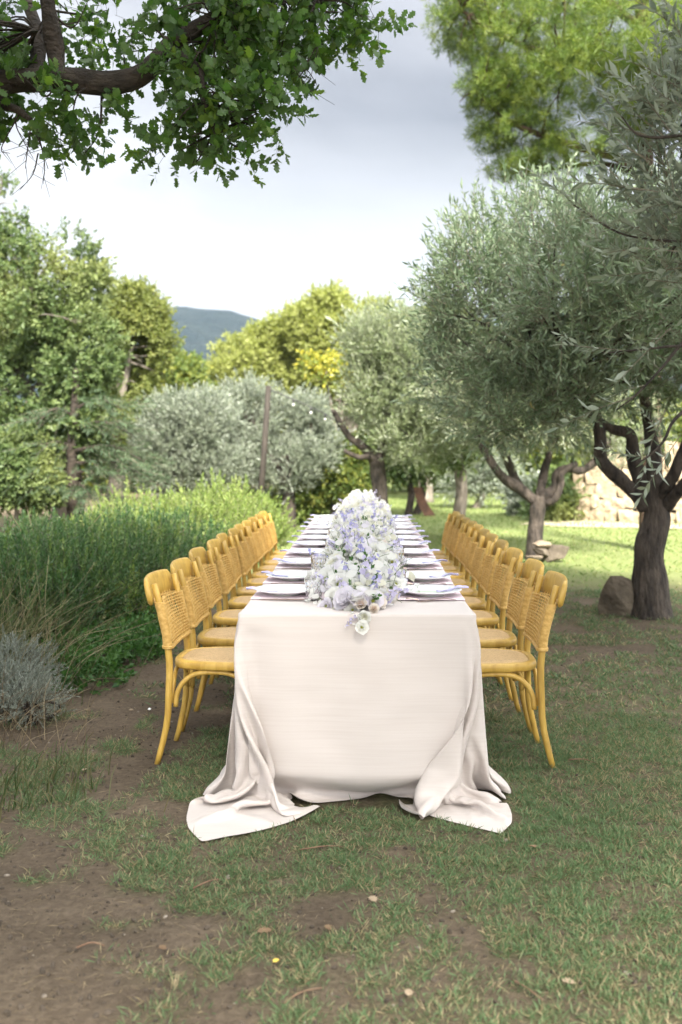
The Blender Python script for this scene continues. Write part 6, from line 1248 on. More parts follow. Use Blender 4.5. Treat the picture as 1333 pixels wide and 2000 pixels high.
broad('broadleaf_tree', 'lime-green tree with a tuft rising highest against the sky', 30.0, 690, (685, 820),
      [(660, 660, 80, 60, 0), (640, 605, 34, 34, 0), (600, 640, 50, 45, 0), (655, 580, 20, 16, 0), (720, 650, 45, 45, 0), (740, 605, 18, 14, 0), (690, 730, 90, 70, 0), (780, 680, 60, 60, 0), (720, 615, 26, 20, 0)],
      8000, 0.29, [M_leaf_lime], 305, gap=0.36)
broad('broadleaf_tree', 'pale tree peeping up between the lime tree and the dark olive', 28.0, 830, (820, 800),
      [(800, 665, 40, 35, 0), (850, 640, 50, 45, 0), (830, 720, 80, 60, 0), (900, 700, 70, 80, 0)],
      3000, 0.32, [M_leaf_olivegreen], 306, gap=0.38)
broad('broadleaf_tree', 'tree with bright yellow autumn leaves between two olives', 20.0, 655, (655, 830),
      [(635, 735, 40, 34, 0), (665, 775, 34, 44, 0), (615, 715, 20, 20, 0), (690, 720, 36, 40, .4), (660, 840, 40, 40, 0), (690, 850, 26, 30, 0)],
      1500, 0.20, [M_leaf_yellow], 307, r=(0.10, 0.07), gap=0.52)
broad('shrub', 'yellowing green shrub beside the bent olive trunk', 19.0, 640, (640, 960),
      [(640, 930, 55, 50, 0), (600, 965, 45, 40, 0), (690, 950, 40, 50, 0), (570, 990, 60, 30, 0), (665, 890, 40, 36, 0)],
      2600, 0.21, [M_leaf_bush], 308, r=(0.05, 0.03), cat='shrub', group=None, gap=0.30, limbs=2, twigs=20)
broad('broadleaf_tree', 'tall tree with a straight grey trunk beyond the right-hand chairs', 16.5, 887, (893, 880),
      [(893, 840, 60, 60, 0), (910, 760, 80, 70, 0), (860, 790, 60, 50, .4)],
      2200, 0.24, [M_leaf_dark], 309, r=(0.125, 0.095), flare=0.1, twigs=20)
for i, (bx, tx, lab) in enumerate([(797, 792, 'slim dark tree with a slightly bent trunk left of the rusty sheet'), (812, 824, 'slim dark tree behind the rusty sheet')]):
    broad('slim_tree', lab, 22.0 + i * .4, bx, (tx, 915), [(tx, 895, 36, 28, 0), (tx + (18 if i else -22), 885, 34, 26, 0), (tx, 860, 40, 30, 0)],
          650, 0.34, [M_leaf_dark], 311 + i, bark=M_bark_oak, r=(0.085, 0.07), gap=0.25, flare=0.2, twigs=12, limbs=2)
broad('olive_tree', 'far little olive with a pale curved trunk on the lawn', 25.0, 928, (940, 945),
      [(930, 925, 50, 34, 0), (960, 905, 40, 30, 0), (900, 935, 34, 30, 0), (985, 930, 30, 24, 0)],
      900, 0.40, [M_olive_grey], 313, bark=M_bark_grey, r=(0.10, 0.06), temps=T_olive_far, group='olive trees on the lawn', twigs=14, limbs=2)
broad('shrub', 'green shrub at the left end of the stone wall', 20.5, 1090, (1090, 985), [(1092, 975, 26, 34, 0), (1072, 990, 22, 22, 0), (1106, 955, 16, 28, .5)],
      700, 0.30, [M_leaf_dark], 314, r=(0.04, 0.03), cat='shrub', group=None, gap=0.2, limbs=2, twigs=8)
broad('shrub', 'low grey-green shrub left of the second olive', 22.0, 1015, (1015, 985), [(1015, 985, 26, 24, 0), (1035, 970, 20, 24, 0), (995, 990, 18, 18, 0)],
      400, 0.30, [M_olive_grey], 315, r=(0.04, 0.03), cat='shrub', group=None, gap=0.2, limbs=2, twigs=8)
broad('shrub', 'dark shrub at the left edge under the tall tree', 14.5, 20, (20, 930), [(10, 930, 70, 50, 0), (70, 950, 50, 40, 0), (-60, 920, 60, 70, 0), (40, 890, 50, 40, .3)],
      3000, 0.20, [M_leaf_dark], 316, r=(0.05, 0.03), cat='shrub', group=None, gap=0.28, limbs=2, twigs=16)

# cedar with flat layered boughs
rng = np.random.default_rng(55)
Yc = 15.0
cb = at(145, 1000, Yc)
rt = thing('cedar_tree', 'dark cedar with flat drooping boughs, its trunk standing behind the hedge', 'tree', (cb[0], cb[1], 0))
off = np.array(rt.location)
mb = wood([(cb[0], Yc, -.05), at(142, 950, Yc), at(140, 880, Yc), at(146, 800, Yc), at(150, 720, Yc)], 0.11, 0.05, 10, 0.1, 5, 0.3)
mb.V[0] -= off
mb.build('trunk', M_bark_oak, rt, True)
tb, P, D = MB(), [], []
for (x0, y0, x1, y1, dy) in [(145, 925, 255, 945, -.3), (145, 880, 290, 905, -.6), (145, 890, 225, 900, .5), (145, 930, 60, 950, -.4), (145, 870, 50, 900, -.3), (145, 840, 260, 850, -.4), (145, 960, 185, 985, -.6), (145, 800, 240, 800, -.5), (145, 810, 70, 830, -.4), (145, 905, 300, 940, -.2)]:
    a, c = at(x0, y0, Yc), at(x1, y1, Yc + dy)
    md = 0.5 * (a + c) + np.array([0, 0, .16])
    cur = catmull([a, md, c], 8)
    tb.tube(cur - off, np.linspace(.03, .006, len(cur)), 5, caps=False)
    for q in range(46):
        t = 0.25 + 0.75 * rng.random()
        p = cur[int(t * (len(cur) - 1))]
        side = rng.normal(size=3) * np.array([.12, .30, .035])
        P.append(p + side)
        d = (c - a) / np.linalg.norm(c - a) * 0.7 + side * 2.2 + np.array([0, 0, -.12])
        D.append(d)
tb.build('branches', M_bark_oak, rt)['kind'] = 'stuff'
V, F, q = leaves(np.array(P), nrm(np.array(D)), T_conifer, 0.36, rng)
new_obj('crown', make_mesh('crown', V - off, F, [M_conifer, M_twig], q), rt)
# its neighbour's bare forked stem
broad('slim_tree', 'thin dark forked tree right beside the cedar trunk', 15.3, 152, (138, 850), [(140, 830, 40, 30, 0), (175, 850, 36, 30, 0)], 260, 0.3, [M_leaf_dark], 320, bark=M_bark_oak, r=(0.06, 0.045), group=None, twigs=8, limbs=2)

# stone pine, upper right
Yp = 14.0
pr = np.random.default_rng(99)
tree('pine_tree', 'big umbrella pine with bright yellow-green needles, upper right', 'tree',
     [(*at(1271, 1000, Yp)[:2], -.06), at(1271, 800, Yp), at(1264, 500, Yp), at(1260, 280, Yp), at(1257, 30, Yp), at(1255, -200, Yp)],
     [([at(1258, 330, Yp), at(1205, 308, Yp - .2), at(1120, 285, Yp - .3), at(1000, 240, Yp - .3), at(930, 180, Yp - .3)], 0.085, 0.02),
      ([at(1258, 350, Yp), at(1180, 320, Yp + .3), at(1080, 330, Yp + .3)], 0.06, 0.02),
      ([at(1258, 180, Yp), at(1150, 130, Yp - .4), at(1000, 80, Yp - .4), at(900, 20, Yp - .3)], 0.08, 0.02),
      ([at(1258, 240, Yp), at(1300, 200, Yp - .7), at(1380, 120, Yp - .9)], 0.07, 0.02),
      ([at(1257, 60, Yp), at(1130, -40, Yp), at(980, -120, Yp)], 0.07, 0.02)],
     [pb(905, 40, Yp, 78, 70, 1.0), pb(1000, 90, Yp - .2, 110, 90, 1.3), pb(960, 180, Yp - .2, 70, 60, .9), pb(1090, 180, Yp - .3, 120, 80, 1.5), pb(950, 270, Yp - .1, 42, 36, .5), pb(1030, 260, Yp - .2, 85, 50, 1.0),
      pb(1180, 80, Yp - .7, 120, 100, 1.3), pb(1290, 130, Yp - .9, 100, 120, 1.2), pb(1120, 300, Yp - .3, 90, 30, .9), pb(1010, 330, Yp, 70, 24, .6), pb(1120, -60, Yp, 200, 80, 1.8), pb(940, -60, Yp, 90, 60, 1.2), pb(1220, 220, Yp - .5, 90, 60, .9),
      pb(1400, 60, Yp, 160, 200, 1.6)],
     T_pine, 24000, 0.092, [M_pine], M_bark_pine, 401, None, twigs=150, twig_r=0.022, r=(0.15, 0.11), out=0.5, up=0.7, jit=0.4, gap=0.41, gf=2.4, shell=0.3, flare=0.2)

# ------------------------------------------------------------------ oak over the table
Yk = 4.7
ok = np.random.default_rng(500)
oak = thing('oak_tree', 'old oak whose mossy limb and lobed leaves hang into the top left', 'tree', (-3.4, 3.6, 0))
off = np.array(oak.location)


def okw(P, a, c, nm='limb', k=10, sd=0, flare=0, rough=0.14):
    w = wood(P, a, c, k, rough, sd, flare)
    w.V[0] = w.V[0] - off
    return w.build(nm, M_bark_oak, oak, True)


okw([(-3.4, 3.6, -.08), (-3.45, 3.6, .8), (-3.3, 3.65, 1.8), (-3.1, 3.7, 2.7)], 0.34, 0.26, 'trunk', 14, 1, 0.5)
okw([(-3.15, 3.7, 2.3), at(-160, 190, Yk - .3), at(-20, 165, Yk), at(110, 155, Yk), at(200, 163, Yk), at(265, 152, Yk), at(305, 120, Yk), at(335, 85, Yk + .05), at(430, 30, Yk + .1), at(560, -60, Yk + .1)], 0.076, 0.03, sd=3)
okw([at(115, 150, Yk), at(108, 95, Yk), at(96, 20, Yk - .05), at(80, -120, Yk - .1)], 0.045, 0.035, sd=4)
okw([at(60, 165, Yk), at(75, 120, Yk + .1), at(70, 50, Yk + .2), at(20, -80, Yk + .3)], 0.045, 0.03, sd=5)
okw([at(20, 165, Yk), at(-10, 200, Yk), at(30, 212, Yk - .05), at(62, 235, Yk - .05)], 0.03, 0.012, sd=6)
okw([at(330, 95, Yk), at(390, 140, Yk - .1), at(400, 200, Yk - .15), at(430, 280, Yk - .2)], 0.03, 0.008, sd=7)
okw([(-3.1, 3.7, 2.6), (-2.6, 2.9, 4.0), (-1.3, 1.8, 5.2), (0.6, .8, 6.0), (2.4, .4, 6.4)], 0.20, 0.05, sd=8)
okw([(-3.1, 3.7, 2.6), (-3.2, 2.5, 4.2), (-3.0, .4, 5.6), (-2.2, -1.8, 6.4)], 0.20, 0.05, sd=9)
okw([(-3.1, 3.7, 2.6), (-3.0, 3.9, 4.0), (-2.2, 4.0, 5.4), (-1.0, 3.8, 6.3), (0.8, 3.0, 6.7)], 0.18, 0.05, sd=10)
okw([(-3.1, 3.7, 2.6), (-4.3, 3.8, 4.2), (-5.2, 4.2, 5.6)], 0.18, 0.05, sd=11)

vis = [pb(440, 245, Yk - .1, 112, 56, .32), pb(500, 205, Yk - .1, 62, 46, .25), pb(420, 180, Yk, 105, 70, .4), pb(500, 120, Yk, 85, 80, .4), pb(550, 45, Yk + .1, 110, 50, .4), pb(665, 22, Yk + .15, 70, 28, .25), pb(730, 45, Yk + .15, 34, 20, .12),
       pb(640, 60, Yk + .15, 50, 24, .15), pb(360, 60, Yk + .1, 100, 60, .35), pb(340, 285, Yk - .1, 36, 38, .15), pb(510, 280, Yk - .1, 38, 22, .15), pb(475, 318, Yk - .1, 18, 12, .1), pb(380, 290, Yk - .1, 36, 18, .15), pb(460, 20, Yk + .1, 120, 50, .4),
       pb(110, 225, Yk - .1, 52, 34, .2), pb(150, 262, Yk - .1, 28, 28, .12), pb(170, 300, Yk - .1, 12, 18, .08), pb(205, 215, Yk, 34, 18, .12), pb(232, 250, Yk, 14, 18, .08), pb(60, 60, Yk + .3, 60, 62, .3), pb(30, 110, Yk + .3, 40, 40, .2),
       pb(190, 30, Yk + .2, 60, 36, .25), pb(250, 90, Yk + .1, 36, 26, .15), pb(210, 95, Yk + .1, 30, 14, .1), pb(-60, 120, Yk, 70, 130, .5), pb(50, 190, Yk, 60, 24, .2)]
over = [(-2.4, -1.2, 6.4, 2.0, 2.0, 0.9), (-0.9, 1.4, 6.3, 1.8, 1.4, 0.6), (-4.6, 3.6, 5.6, 1.6, 2.4, 1.2), (-4.4, 0.8, 5.6, 1.5, 1.8, 1.0), (-1.0, 3.4, 6.8, 1.6, 0.9, 0.6)]
tb = MB()
for p, d in zip(*crown_pts(vis, 120, ok, 0.3)):
    SKo = np.array([at(*q, Yk) for q in [(110, 155), (200, 163), (265, 152), (305, 120), (335, 85), (430, 30), (560, -40), (390, 140), (400, 200), (420, 260), (96, 20), (70, 60), (60, 225), (620, 0)]])
    s = SKo[np.argmin(np.linalg.norm(SKo - p - np.array([0, 0, .12]), axis=1))]
    if np.linalg.norm(s - p) > .5:
        continue
    tb.tube(catmull([s, 0.5 * (s + p) + ok.normal(size=3) * .05, p], 4) - off, np.linspace(.007, .002, 9), 4, caps=False)
# bare hanging twigs
for (x0, y0, x1, y1) in [(62, 235, 50, 330), (70, 240, 85, 360), (40, 220, 20, 300), (130, 280, 132, 355), (75, 300, 40, 370), (575, 130, 610, 190), (585, 150, 622, 170), (590, 140, 605, 160), (60, 260, 95, 330), (30, 230, 66, 310)]:
    a, c = at(x0, y0, Yk - .05), at(x1, y1, Yk - .05)
    cur = catmull([a, 0.5 * (a + c) + ok.normal(size=3) * .05, c], 6) - off
    tb.tube(cur, np.linspace(.004, .0012, len(cur)), 4, caps=False)
    for t in (4, 6, 8, 10):
        tb.tube([cur[t], cur[t] + np.array([ok.normal() * .06, ok.normal() * .03, -.04 - .04 * ok.random()])], [.0016, .0008], 3, caps=False)
tb.build('branches', M_bark_oak, oak)['kind'] = 'stuff'
pos, o_ = crown_pts(vis, 1450, ok, 0.25, 1.3, 0.43, 4.5, 3)
D = nrm(o_ * .5 + np.array([0, -.15, .0]) + ok.normal(size=o_.shape) * .6)
V, F, q = leaves(pos, D, T_oak, 0.135, ok)
new_obj('crown', make_mesh('crown', V - off, F, [M_oak, M_bark_oak], q), oak)
pos, o_ = crown_pts(over, 2600, ok, 0.35, 1.3, 0.30, 1.1, 4)
D = nrm(o_ * .6 + ok.normal(size=o_.shape) * .6)
V, F, q = leaves(pos, D, T_broad, 0.34, ok)
new_obj('upper_crown', make_mesh('upper_crown', V - off, F, [M_oak], q), oak)

# unseen tall oak, added behind the camera to throw shade over the table
tree('oak_tree', 'unseen tall spreading oak added behind the camera to shade the table', 'tree',
     [(4.6, -4.6, -.08), (4.55, -4.5, 1.6), (4.3, -4.3, 3.4), (4.0, -4.0, 5.0)],
     [([(4.1, -4.1, 4.6), (3.0, -3.6, 6.8), (1.2, -3.4, 8.4)], .2, .06), ([(4.1, -4.1, 4.8), (4.2, -2.8, 7.0), (3.6, -1.2, 9.0)], .2, .06), ([(4.2, -4.2, 4.2), (2.4, -4.6, 6.6), (-.8, -3.8, 8.4)], .18, .05), ([(4.1, -4.0, 5.0), (5.2, -3.0, 7.4), (5.6, -1.8, 8.8)], .16, .05)],
     [(1.0, -4.6, 8.6, 2.7, 2.2, 1.2), (3.4, -3.0, 8.9, 2.4, 2.2, 1.2), (0.6, -2.0, 9.0, 2.4, 1.8, 1.0), (3.0, -0.6, 9.2, 2.3, 1.6, 1.0), (5.2, -1.6, 8.8, 1.7, 2.1, 1.0), (-1.5, -3.2, 8.6, 2.1, 2.3, 1.2)],
     T_broad, 5600, 0.36, [M_oak], M_bark_oak, 505, None, twigs=40, r=(0.36, 0.26), gap=0.28)

# far undergrowth closing the view below the trees
ug = np.random.default_rng(8)
k = 9000
x = ug.uniform(-24, 24, k)
y = 36 + ug.uniform(-2.5, 2.5, k)
hh = 2.2 + 1.6 * vnoise(P3(x, y), 0.35, 2)
z = hh * ug.random(k) ** 0.8
D = nrm(np.stack([ug.normal(size=k) * .6, -0.5 + ug.normal(size=k) * .4, .5 + ug.normal(size=k) * .5], -1))
V, F, q = leaves(np.stack([x, y, z], -1), D, T_broad, 0.62, ug)
o = new_obj('undergrowth', make_mesh('undergrowth', V, F, [M_leaf_bush], q))
tag(o, 'dark mass of far woodland undergrowth below the trees', kind='stuff')

# ------------------------------------------------------------------ rosemary hedge and the plants on its left


def bush(name, label, cat, lobes, n, size, mats, temps, seed, out=0.62, up=0.85, jit=0.2, stems=True, group=None, shell=0.55, zmin=0.03):
    rng = np.random.default_rng(seed)
    B = np.array(lobes, float)
    root = thing(name, label, cat, (B[:, 0].mean(), B[:, 1].mean(), 0), 0, group)
    off = np.array(root.location)
    pos, o_ = crown_pts(lobes, n, rng, shell, 1.6, 0.22, 3.2, seed)
    k = pos[:, 2] > zmin
    pos, o_ = pos[k], o_[k]
    D = nrm(o_ * out + np.array([0, 0, up]) + rng.normal(size=o_.shape) * jit)
    V, F, q = leaves(pos, D, temps, size, rng, 0.4)
    V[:, 2] = np.maximum(V[:, 2], 0.004)
    new_obj('foliage', make_mesh('foliage', V - off, F, mats, q), root)
    if stems:
        tb = MB()
        for i in range(26):
            b0 = B[rng.integers(len(B))]
            a = b0[:3] + rng.normal(size=3) * b0[3:] * .25
            a[2] = -0.02
            e_ = b0[:3] + rng.normal(size=3) * b0[3:] * .35
            e_[2] = max(e_[2], .1)
            tb.tube(catmull([a, 0.5 * (a + e_) + rng.normal(size=3) * .05, e_], 4) - off, np.linspace(.014, .004, 9), 5, caps=False)
        tb.build('stems', M_bark_oak, root)
    return root


RM = [M_rosemary, M_twig]


def shoots(root, lobes, n, size, seed, m):
    rng = np.random.default_rng(seed)
    pos, o_ = crown_pts(lobes, n, rng, 0.85, 1.6, 0.25, 3.2, seed)
    D = nrm(o_ * .18 + np.array([0, 0, 1.0]) + rng.normal(size=o_.shape) * .10)
    V, F, q = leaves(pos, D, T_rosemary, size, rng, .4)
    V[:, 2] = np.maximum(V[:, 2], .004)
    new_obj('shoots', make_mesh('shoots', V - np.array(root.location), F, [m, M_twig], q), root)


rb1 = bush('rosemary_bush', 'dark green rosemary bush nearest the camera, beside the first left-hand chairs', 'bush',
     [(-2.15, 7.3, 0.216, 0.42, 0.7, 0.245), (-2.45, 7.2, 0.274, 0.6, 0.8, 0.245), (-2.1, 8.4, 0.23, 0.46, 0.8, 0.259), (-2.7, 8.2, 0.288, 0.7, 0.9, 0.274), (-2.2, 6.7, 0.187, 0.36, 0.45, 0.216), (-2.75, 6.9, 0.245, 0.5, 0.6, 0.245), (-1.9, 7.7, 0.144, 0.22, 0.6, 0.144)], 4200, 0.25, RM, T_rosemary, 601, shell=0.3, group='rosemary bushes along the path')
rb2 = bush('rosemary_bush', 'middle rosemary bush, half sunlit, beside the middle left-hand chairs', 'bush',
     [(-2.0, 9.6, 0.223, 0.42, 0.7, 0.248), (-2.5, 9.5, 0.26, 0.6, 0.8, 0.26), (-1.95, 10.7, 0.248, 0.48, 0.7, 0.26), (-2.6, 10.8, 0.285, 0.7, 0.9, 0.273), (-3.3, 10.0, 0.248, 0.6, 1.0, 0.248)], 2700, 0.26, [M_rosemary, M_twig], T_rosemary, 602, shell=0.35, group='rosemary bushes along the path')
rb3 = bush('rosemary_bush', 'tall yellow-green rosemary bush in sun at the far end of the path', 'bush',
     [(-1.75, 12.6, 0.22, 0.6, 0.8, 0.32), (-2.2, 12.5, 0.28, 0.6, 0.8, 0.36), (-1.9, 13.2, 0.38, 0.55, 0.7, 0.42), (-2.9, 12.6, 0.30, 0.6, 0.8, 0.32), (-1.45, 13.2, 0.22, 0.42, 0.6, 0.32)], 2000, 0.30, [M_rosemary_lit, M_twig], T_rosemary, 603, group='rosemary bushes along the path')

M_shoot = leafmat('young_rosemary_needle', [(0.0, (0.07, 0.13, 0.035)), (0.6, (0.12, 0.19, 0.05)), (1.0, (0.22, 0.28, 0.09))], trans=0.28, rough=0.5)
shoots(rb1, [(-2.15, 7.3, .20, .42, .7, .26), (-2.45, 7.2, .24, .6, .8, .24), (-2.1, 8.4, .20, .46, .8, .26), (-2.7, 8.2, .26, .7, .9, .26)], 420, .27, 611, M_shoot)
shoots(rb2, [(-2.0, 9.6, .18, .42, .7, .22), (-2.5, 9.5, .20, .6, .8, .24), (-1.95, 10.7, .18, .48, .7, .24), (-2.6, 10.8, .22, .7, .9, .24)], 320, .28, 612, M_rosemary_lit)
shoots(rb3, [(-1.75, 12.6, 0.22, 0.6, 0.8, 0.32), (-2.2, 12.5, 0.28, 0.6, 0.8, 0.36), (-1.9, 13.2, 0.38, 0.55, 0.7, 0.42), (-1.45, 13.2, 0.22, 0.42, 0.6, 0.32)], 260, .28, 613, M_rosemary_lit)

sa = gp(66, 1420)
bush('santolina', 'rounded silver-grey herb at the lower left edge', 'plant',
     [(sa[0] - .02, sa[1] + .1, .10, .13, .18, .09), (sa[0] - .2, sa[1] + .2, .13, .20, .22, .13), (sa[0] - .30, sa[1] + .5, .17, .22, .3, .15), (sa[0] - .45, sa[1] + .05, .12, .24, .26, .13)], 2300, 0.075,
     [M_santolina, M_twig], T_rosemary, 604, out=0.8, up=0.5, jit=0.4, shell=0.5)
bush('herb_patch', 'low fresh green herbs creeping at the foot of the rosemary', 'plant',
     [(-1.72, 6.3, .05, .30, .4, .13), (-1.62, 5.75, .03, .2, .26, .09), (-1.58, 7.0, .04, .2, .4, .12), (-1.5, 6.6, .02, .2, .2, .07)], 700, 0.10, [M_herb, M_twig], T_broad, 605, out=0.6, up=0.6, jit=0.5, stems=False, shell=0.3, zmin=0.005)
bush('herb_patch', 'small upright green rosemary seedling against the dark bush', 'plant',
     [(-1.70, 7.25, .16, .14, .14, .15)], 90, 0.2, [M_rosemary_lit, M_twig], T_rosemary, 606, stems=False)


def dry_tuft(name, label, c, n, L, lean, seed, mats=(M_straw,), rad=0.12, cat='plant', heads=0.4, w=0.0022):
    rng = np.random.default_rng(seed)
    root = thing(name, label, cat, (c[0], c[1], 0))
    tb, V, F, hd, hp = MB(), [], [], [], []
    for i in range(n):
        a = np.array([rng.normal() * rad, rng.normal() * rad, 0])
        d = nrm(np.array([lean[0] + rng.normal() * .38, lean[1] + rng.normal() * .3, 1.0]))
        l_ = L * (0.45 + 0.75 * rng.random())
        p1 = a + d * l_ * .5 + np.array([0, 0, .05 * l_])
        p2 = a + d * l_ + np.array([lean[0] * .35 * l_, lean[1] * .3 * l_, -.22 * l_ * rng.random()])
        p2[2] = max(p2[2], .01)
        tb.tube(catmull([a, p1, p2], 4), np.linspace(w, w * .5, 9), 3, caps=False)
        if rng.random() < heads:
            hd.append(p2)
            hp.append(nrm(p2 - p1))
    me = tb.mesh('stalks', list(mats))
    at_ = me.attributes.new('rnd', 'FLOAT', 'POINT')
    at_.data.foreach_set('value', np.repeat(rng.random(n), 27).astype(np.float32))
    new_obj('stalks', me, root)
    if hd:
        V, F, q = leaves(np.array(hd), np.array(hp), T_conifer, 0.06, rng)
        new_obj('seed_heads', make_mesh('seed_heads', V, F, [mats[0], mats[0]], q), root)
    return root


dry_tuft('dry_grass', 'tall tuft of arching dry grass leaning over the path at the left edge', (-2.15, 5.8), 330, 0.66, (0.24, -.05), 31, (leafmat('half_dry_grass', [(0, (0.06, 0.10, 0.03)), (0.55, (0.14, 0.15, 0.06)), (1, (0.38, 0.32, 0.19))], trans=0.2),), rad=0.22, w=0.0022)
dry_tuft('dry_grass', 'few long pale straws reaching out from the silver herb', (-1.75, 5.5), 12, 0.8, (0.8, .05), 32, rad=0.12, heads=0.3, w=0.0016)
dry_tuft('dry_grass', 'tangle of dry brown stems under the silver herb', (sa[0] - .15, sa[1] - .25), 130, 0.34, (0.35, -.25), 33, rad=0.18, heads=0.1, w=0.0016)
dry_tuft('flower_stalk', 'pale dried flower stalks standing above the hedge at the left', (-2.72, 8.5), 16, 1.0, (0.05, 0.0), 34, rad=0.10, heads=1.0, w=0.006)
dry_tuft('dry_grass', 'dark low weeds at the bottom left edge', (-1.42, 3.9), 170, 0.16, (0.1, 0), 35, (leafmat('weed', [(0, (0.04, 0.08, 0.02)), (1, (0.18, 0.16, 0.08))]),), rad=0.2, heads=0.0, w=0.003)

# ------------------------------------------------------------------ dry stone wall
wall = thing('stone_wall', 'sunlit dry stone wall of pale rough blocks behind the big olive trunk', 'wall', (4.25, 20.6, 0))
wr = np.random.default_rng(71)
WA, WBv = np.array([4.30, 20.5]), np.array([8.6, 18.6])
wd = (WBv - WA) / np.linalg.norm(WBv - WA)
wn_ = np.array([wd[1], -wd[0]])                                    # faces the lawn
wang = math.atan2(wd[1], wd[0])
wlen = np.linalg.norm(WBv - WA)
wtop = lambda s: 1.05 + 0.06 * math.sin(s * 3) + 0.32 * s ** 0.9 * (s < 2.4) + (0.70 + .05 * (s - 2.4)) * (s >= 2.4)
M_wstone = noisy('warm_wall_stone', (0.26, 0.20, 0.125), (0.44, 0.37, 0.27), 3.5, 0.92, 0.7, 14, dist=0.03)
M_mortar = noisy('wall_earth_core', (0.10, 0.075, 0.05), (0.18, 0.14, 0.10), 9, 1.0, 0.5)
woff = np.array([4.25, 20.6, 0])
core = MB()
for i in range(12):
    a, c = i * wlen / 12, (i + 1) * wlen / 12
    M = Matrix.Translation((WA[0] - 4.25, WA[1] - 20.6, 0)) @ Matrix.Rotation(wang, 4, 'Z')
    core.box(a + .003, c, .10, .45, -.1, wtop((a + c) / 2) - .12, 0, M)
core.build('wall_core', M_mortar, wall)
bm = bmesh.new()
bmesh.ops.create_cube(bm, size=1)
bmesh.ops.subdivide_edges(bm, edges=bm.edges[:], cuts=1, use_grid_fill=True)
SV = np.array([v.co[:] for v in bm.verts])
SF = np.array([[v.index for v in f.verts] for f in bm.faces])
bm.free()
SV = SV * 0.80 + nrm(SV) * 0.20 * 0.60
stone_me = []
for i in range(10):
    v = SV + (fbm(SV, 2.3, 50 + i, 2)[:, None] - .5) * 0.28 * nrm(SV) + wr.normal(size=SV.shape) * .028
    stone_me.append(make_mesh('stone', v, [(SF, 0)], [M_wstone], smooth=False))
cnt = 0
z = 0.0
while z < 2.2:
    h = 0.17 + 0.13 * wr.random()
    s = -0.05 * wr.random()
    while s < wlen - .1:
        w = 0.17 + 0.26 * wr.random() ** 1.3
        zz = z + wr.normal() * .025
        if zz + h * .6 < wtop(s + w / 2):
            hh = h * (0.85 + .35 * wr.random())
            o = bpy.data.objects.new('stone', stone_me[wr.integers(10)])
            p = WA + wd * (s + w / 2) + wn_ * (wr.normal() * .018 - .03)
            o.location = (p[0] - 4.25, p[1] - 20.6, zz + h / 2)
            o.rotation_euler = (wr.normal() * .06, wr.normal() * .08, wang + wr.normal() * .06)
            o.scale = (w * 1.04, 0.30, hh * 1.02)
            link(o, wall)
            cnt += 1
        s += w
    z += h


def rock(name, label, c, size, seed, m, rot=(0, 0, 0), shape=(1, 1, 1), cat='rock', sub=3, rough=0.35):
    bm = bmesh.new()
    bmesh.ops.create_icosphere(bm, subdivisions=sub, radius=1)
    V = np.array([v.co[:] for v in bm.verts])
    F = np.array([[v.index for v in f.verts] for f in bm.faces])
    bm.free()
    rr = np.random.default_rng(seed)
    for k in range(13):                                             # broken flat faces
        d = nrm(rr.normal(size=3))
        lim = 0.38 + .34 * rr.random()
        e_ = V @ d
        V = V - np.maximum(e_ - lim, 0)[:, None] * d * .92
    V = V * (1 + rough * (fbm(V, 2.2, seed, 4) - .5))[:, None] * np.array(shape) * size
    me = make_mesh(name, V, [(F, 0)], [m], smooth=False)
    o = new_obj(name, me)
    o.location = c
    o.rotation_euler = rot
    return tag(o, label, cat)


M_rock = noisy('brown_boulder', (0.060, 0.048, 0.035), (0.155, 0.128, 0.095), 4, 0.95, 0.8, 16, dist=0.03)
M_rock2 = noisy('tan_stone', (0.17, 0.13, 0.09), (0.29, 0.235, 0.175), 4, 0.95, 0.7, 16, dist=0.02)
c = gp(1222, 1200)
rock('boulder', 'brown angular boulder leaning against the large olive trunk', (c[0], c[1] - .02, .125), 0.29, 15, M_rock, (0.1, -0.5, .3), (1.0, .75, 1.15))
c = gp(1192, 1198)
rock('stone', 'small dark stone at the left foot of the boulder', (c[0], c[1], .03), 0.09, 6, M_rock, (0, 0, .5), (1.2, .9, .7))
c = gp(1044, 1094)
rock('stone', 'flat tan stone balanced on top of the heap by the second olive', (c[0] + .02, c[1] - .28, .225), 0.115, 7, M_rock2, (0.05, 0.08, .2), (1.25, 1, .6))
rock('stone', 'tan stone lying lowest in the heap by the second olive', (c[0] - .08, c[1] - .34, .05), 0.12, 8, M_rock2, (0, 0, .9), (1.3, 1, .7))
rock('stone', 'grey middle stone propping up the heap by the second olive', (c[0] + .04, c[1] - .28, .13), 0.115, 9, M_rock, (0, 0.1, .2), (1, 1, .8))
rock('stone', 'long brown slab leaning on the right side of the stone heap', (c[0] + .19, c[1] - .28, .09), 0.18, 10, M_rock, (0.2, 0.75, .1), (.7, .7, 1.3))

# leaning wooden post with its string of lamps
Yq = 16.0
pa, pz = at(510, 950, Yq), at(525, 754, Yq)
pdir = (pz - pa) / (pz[2] - pa[2])
foot = pz - pdir * (pz[2] + .1)
post = thing('wooden_post', 'thin leaning wooden post above the bright hedge', 'post', (foot[0], foot[1], 0))
mb = MB().tube([foot - np.array(post.location), 0.5 * (foot + pz) - np.array(post.location) + [.012, 0, 0], pz - np.array(post.location)], [.056, .050, .044], 10)
mb.build('pole', noisy('weathered_post', (0.016, 0.013, 0.010), (0.055, 0.045, 0.036), 14, .85, .5, stretch=(3, 3, .3)), post, True)
ends = [pz + np.array([0, 0, -.05]), at(600, 792, Yq - .1), at(655, 822, Yq - .3), at(706, 880, Yq - .8)]
cur = catmull(ends, 8)
cord = thing('string_lights', 'dark string of little clear lamps from the leaning post to the bent olive', 'string lights', tuple(cur[0]))
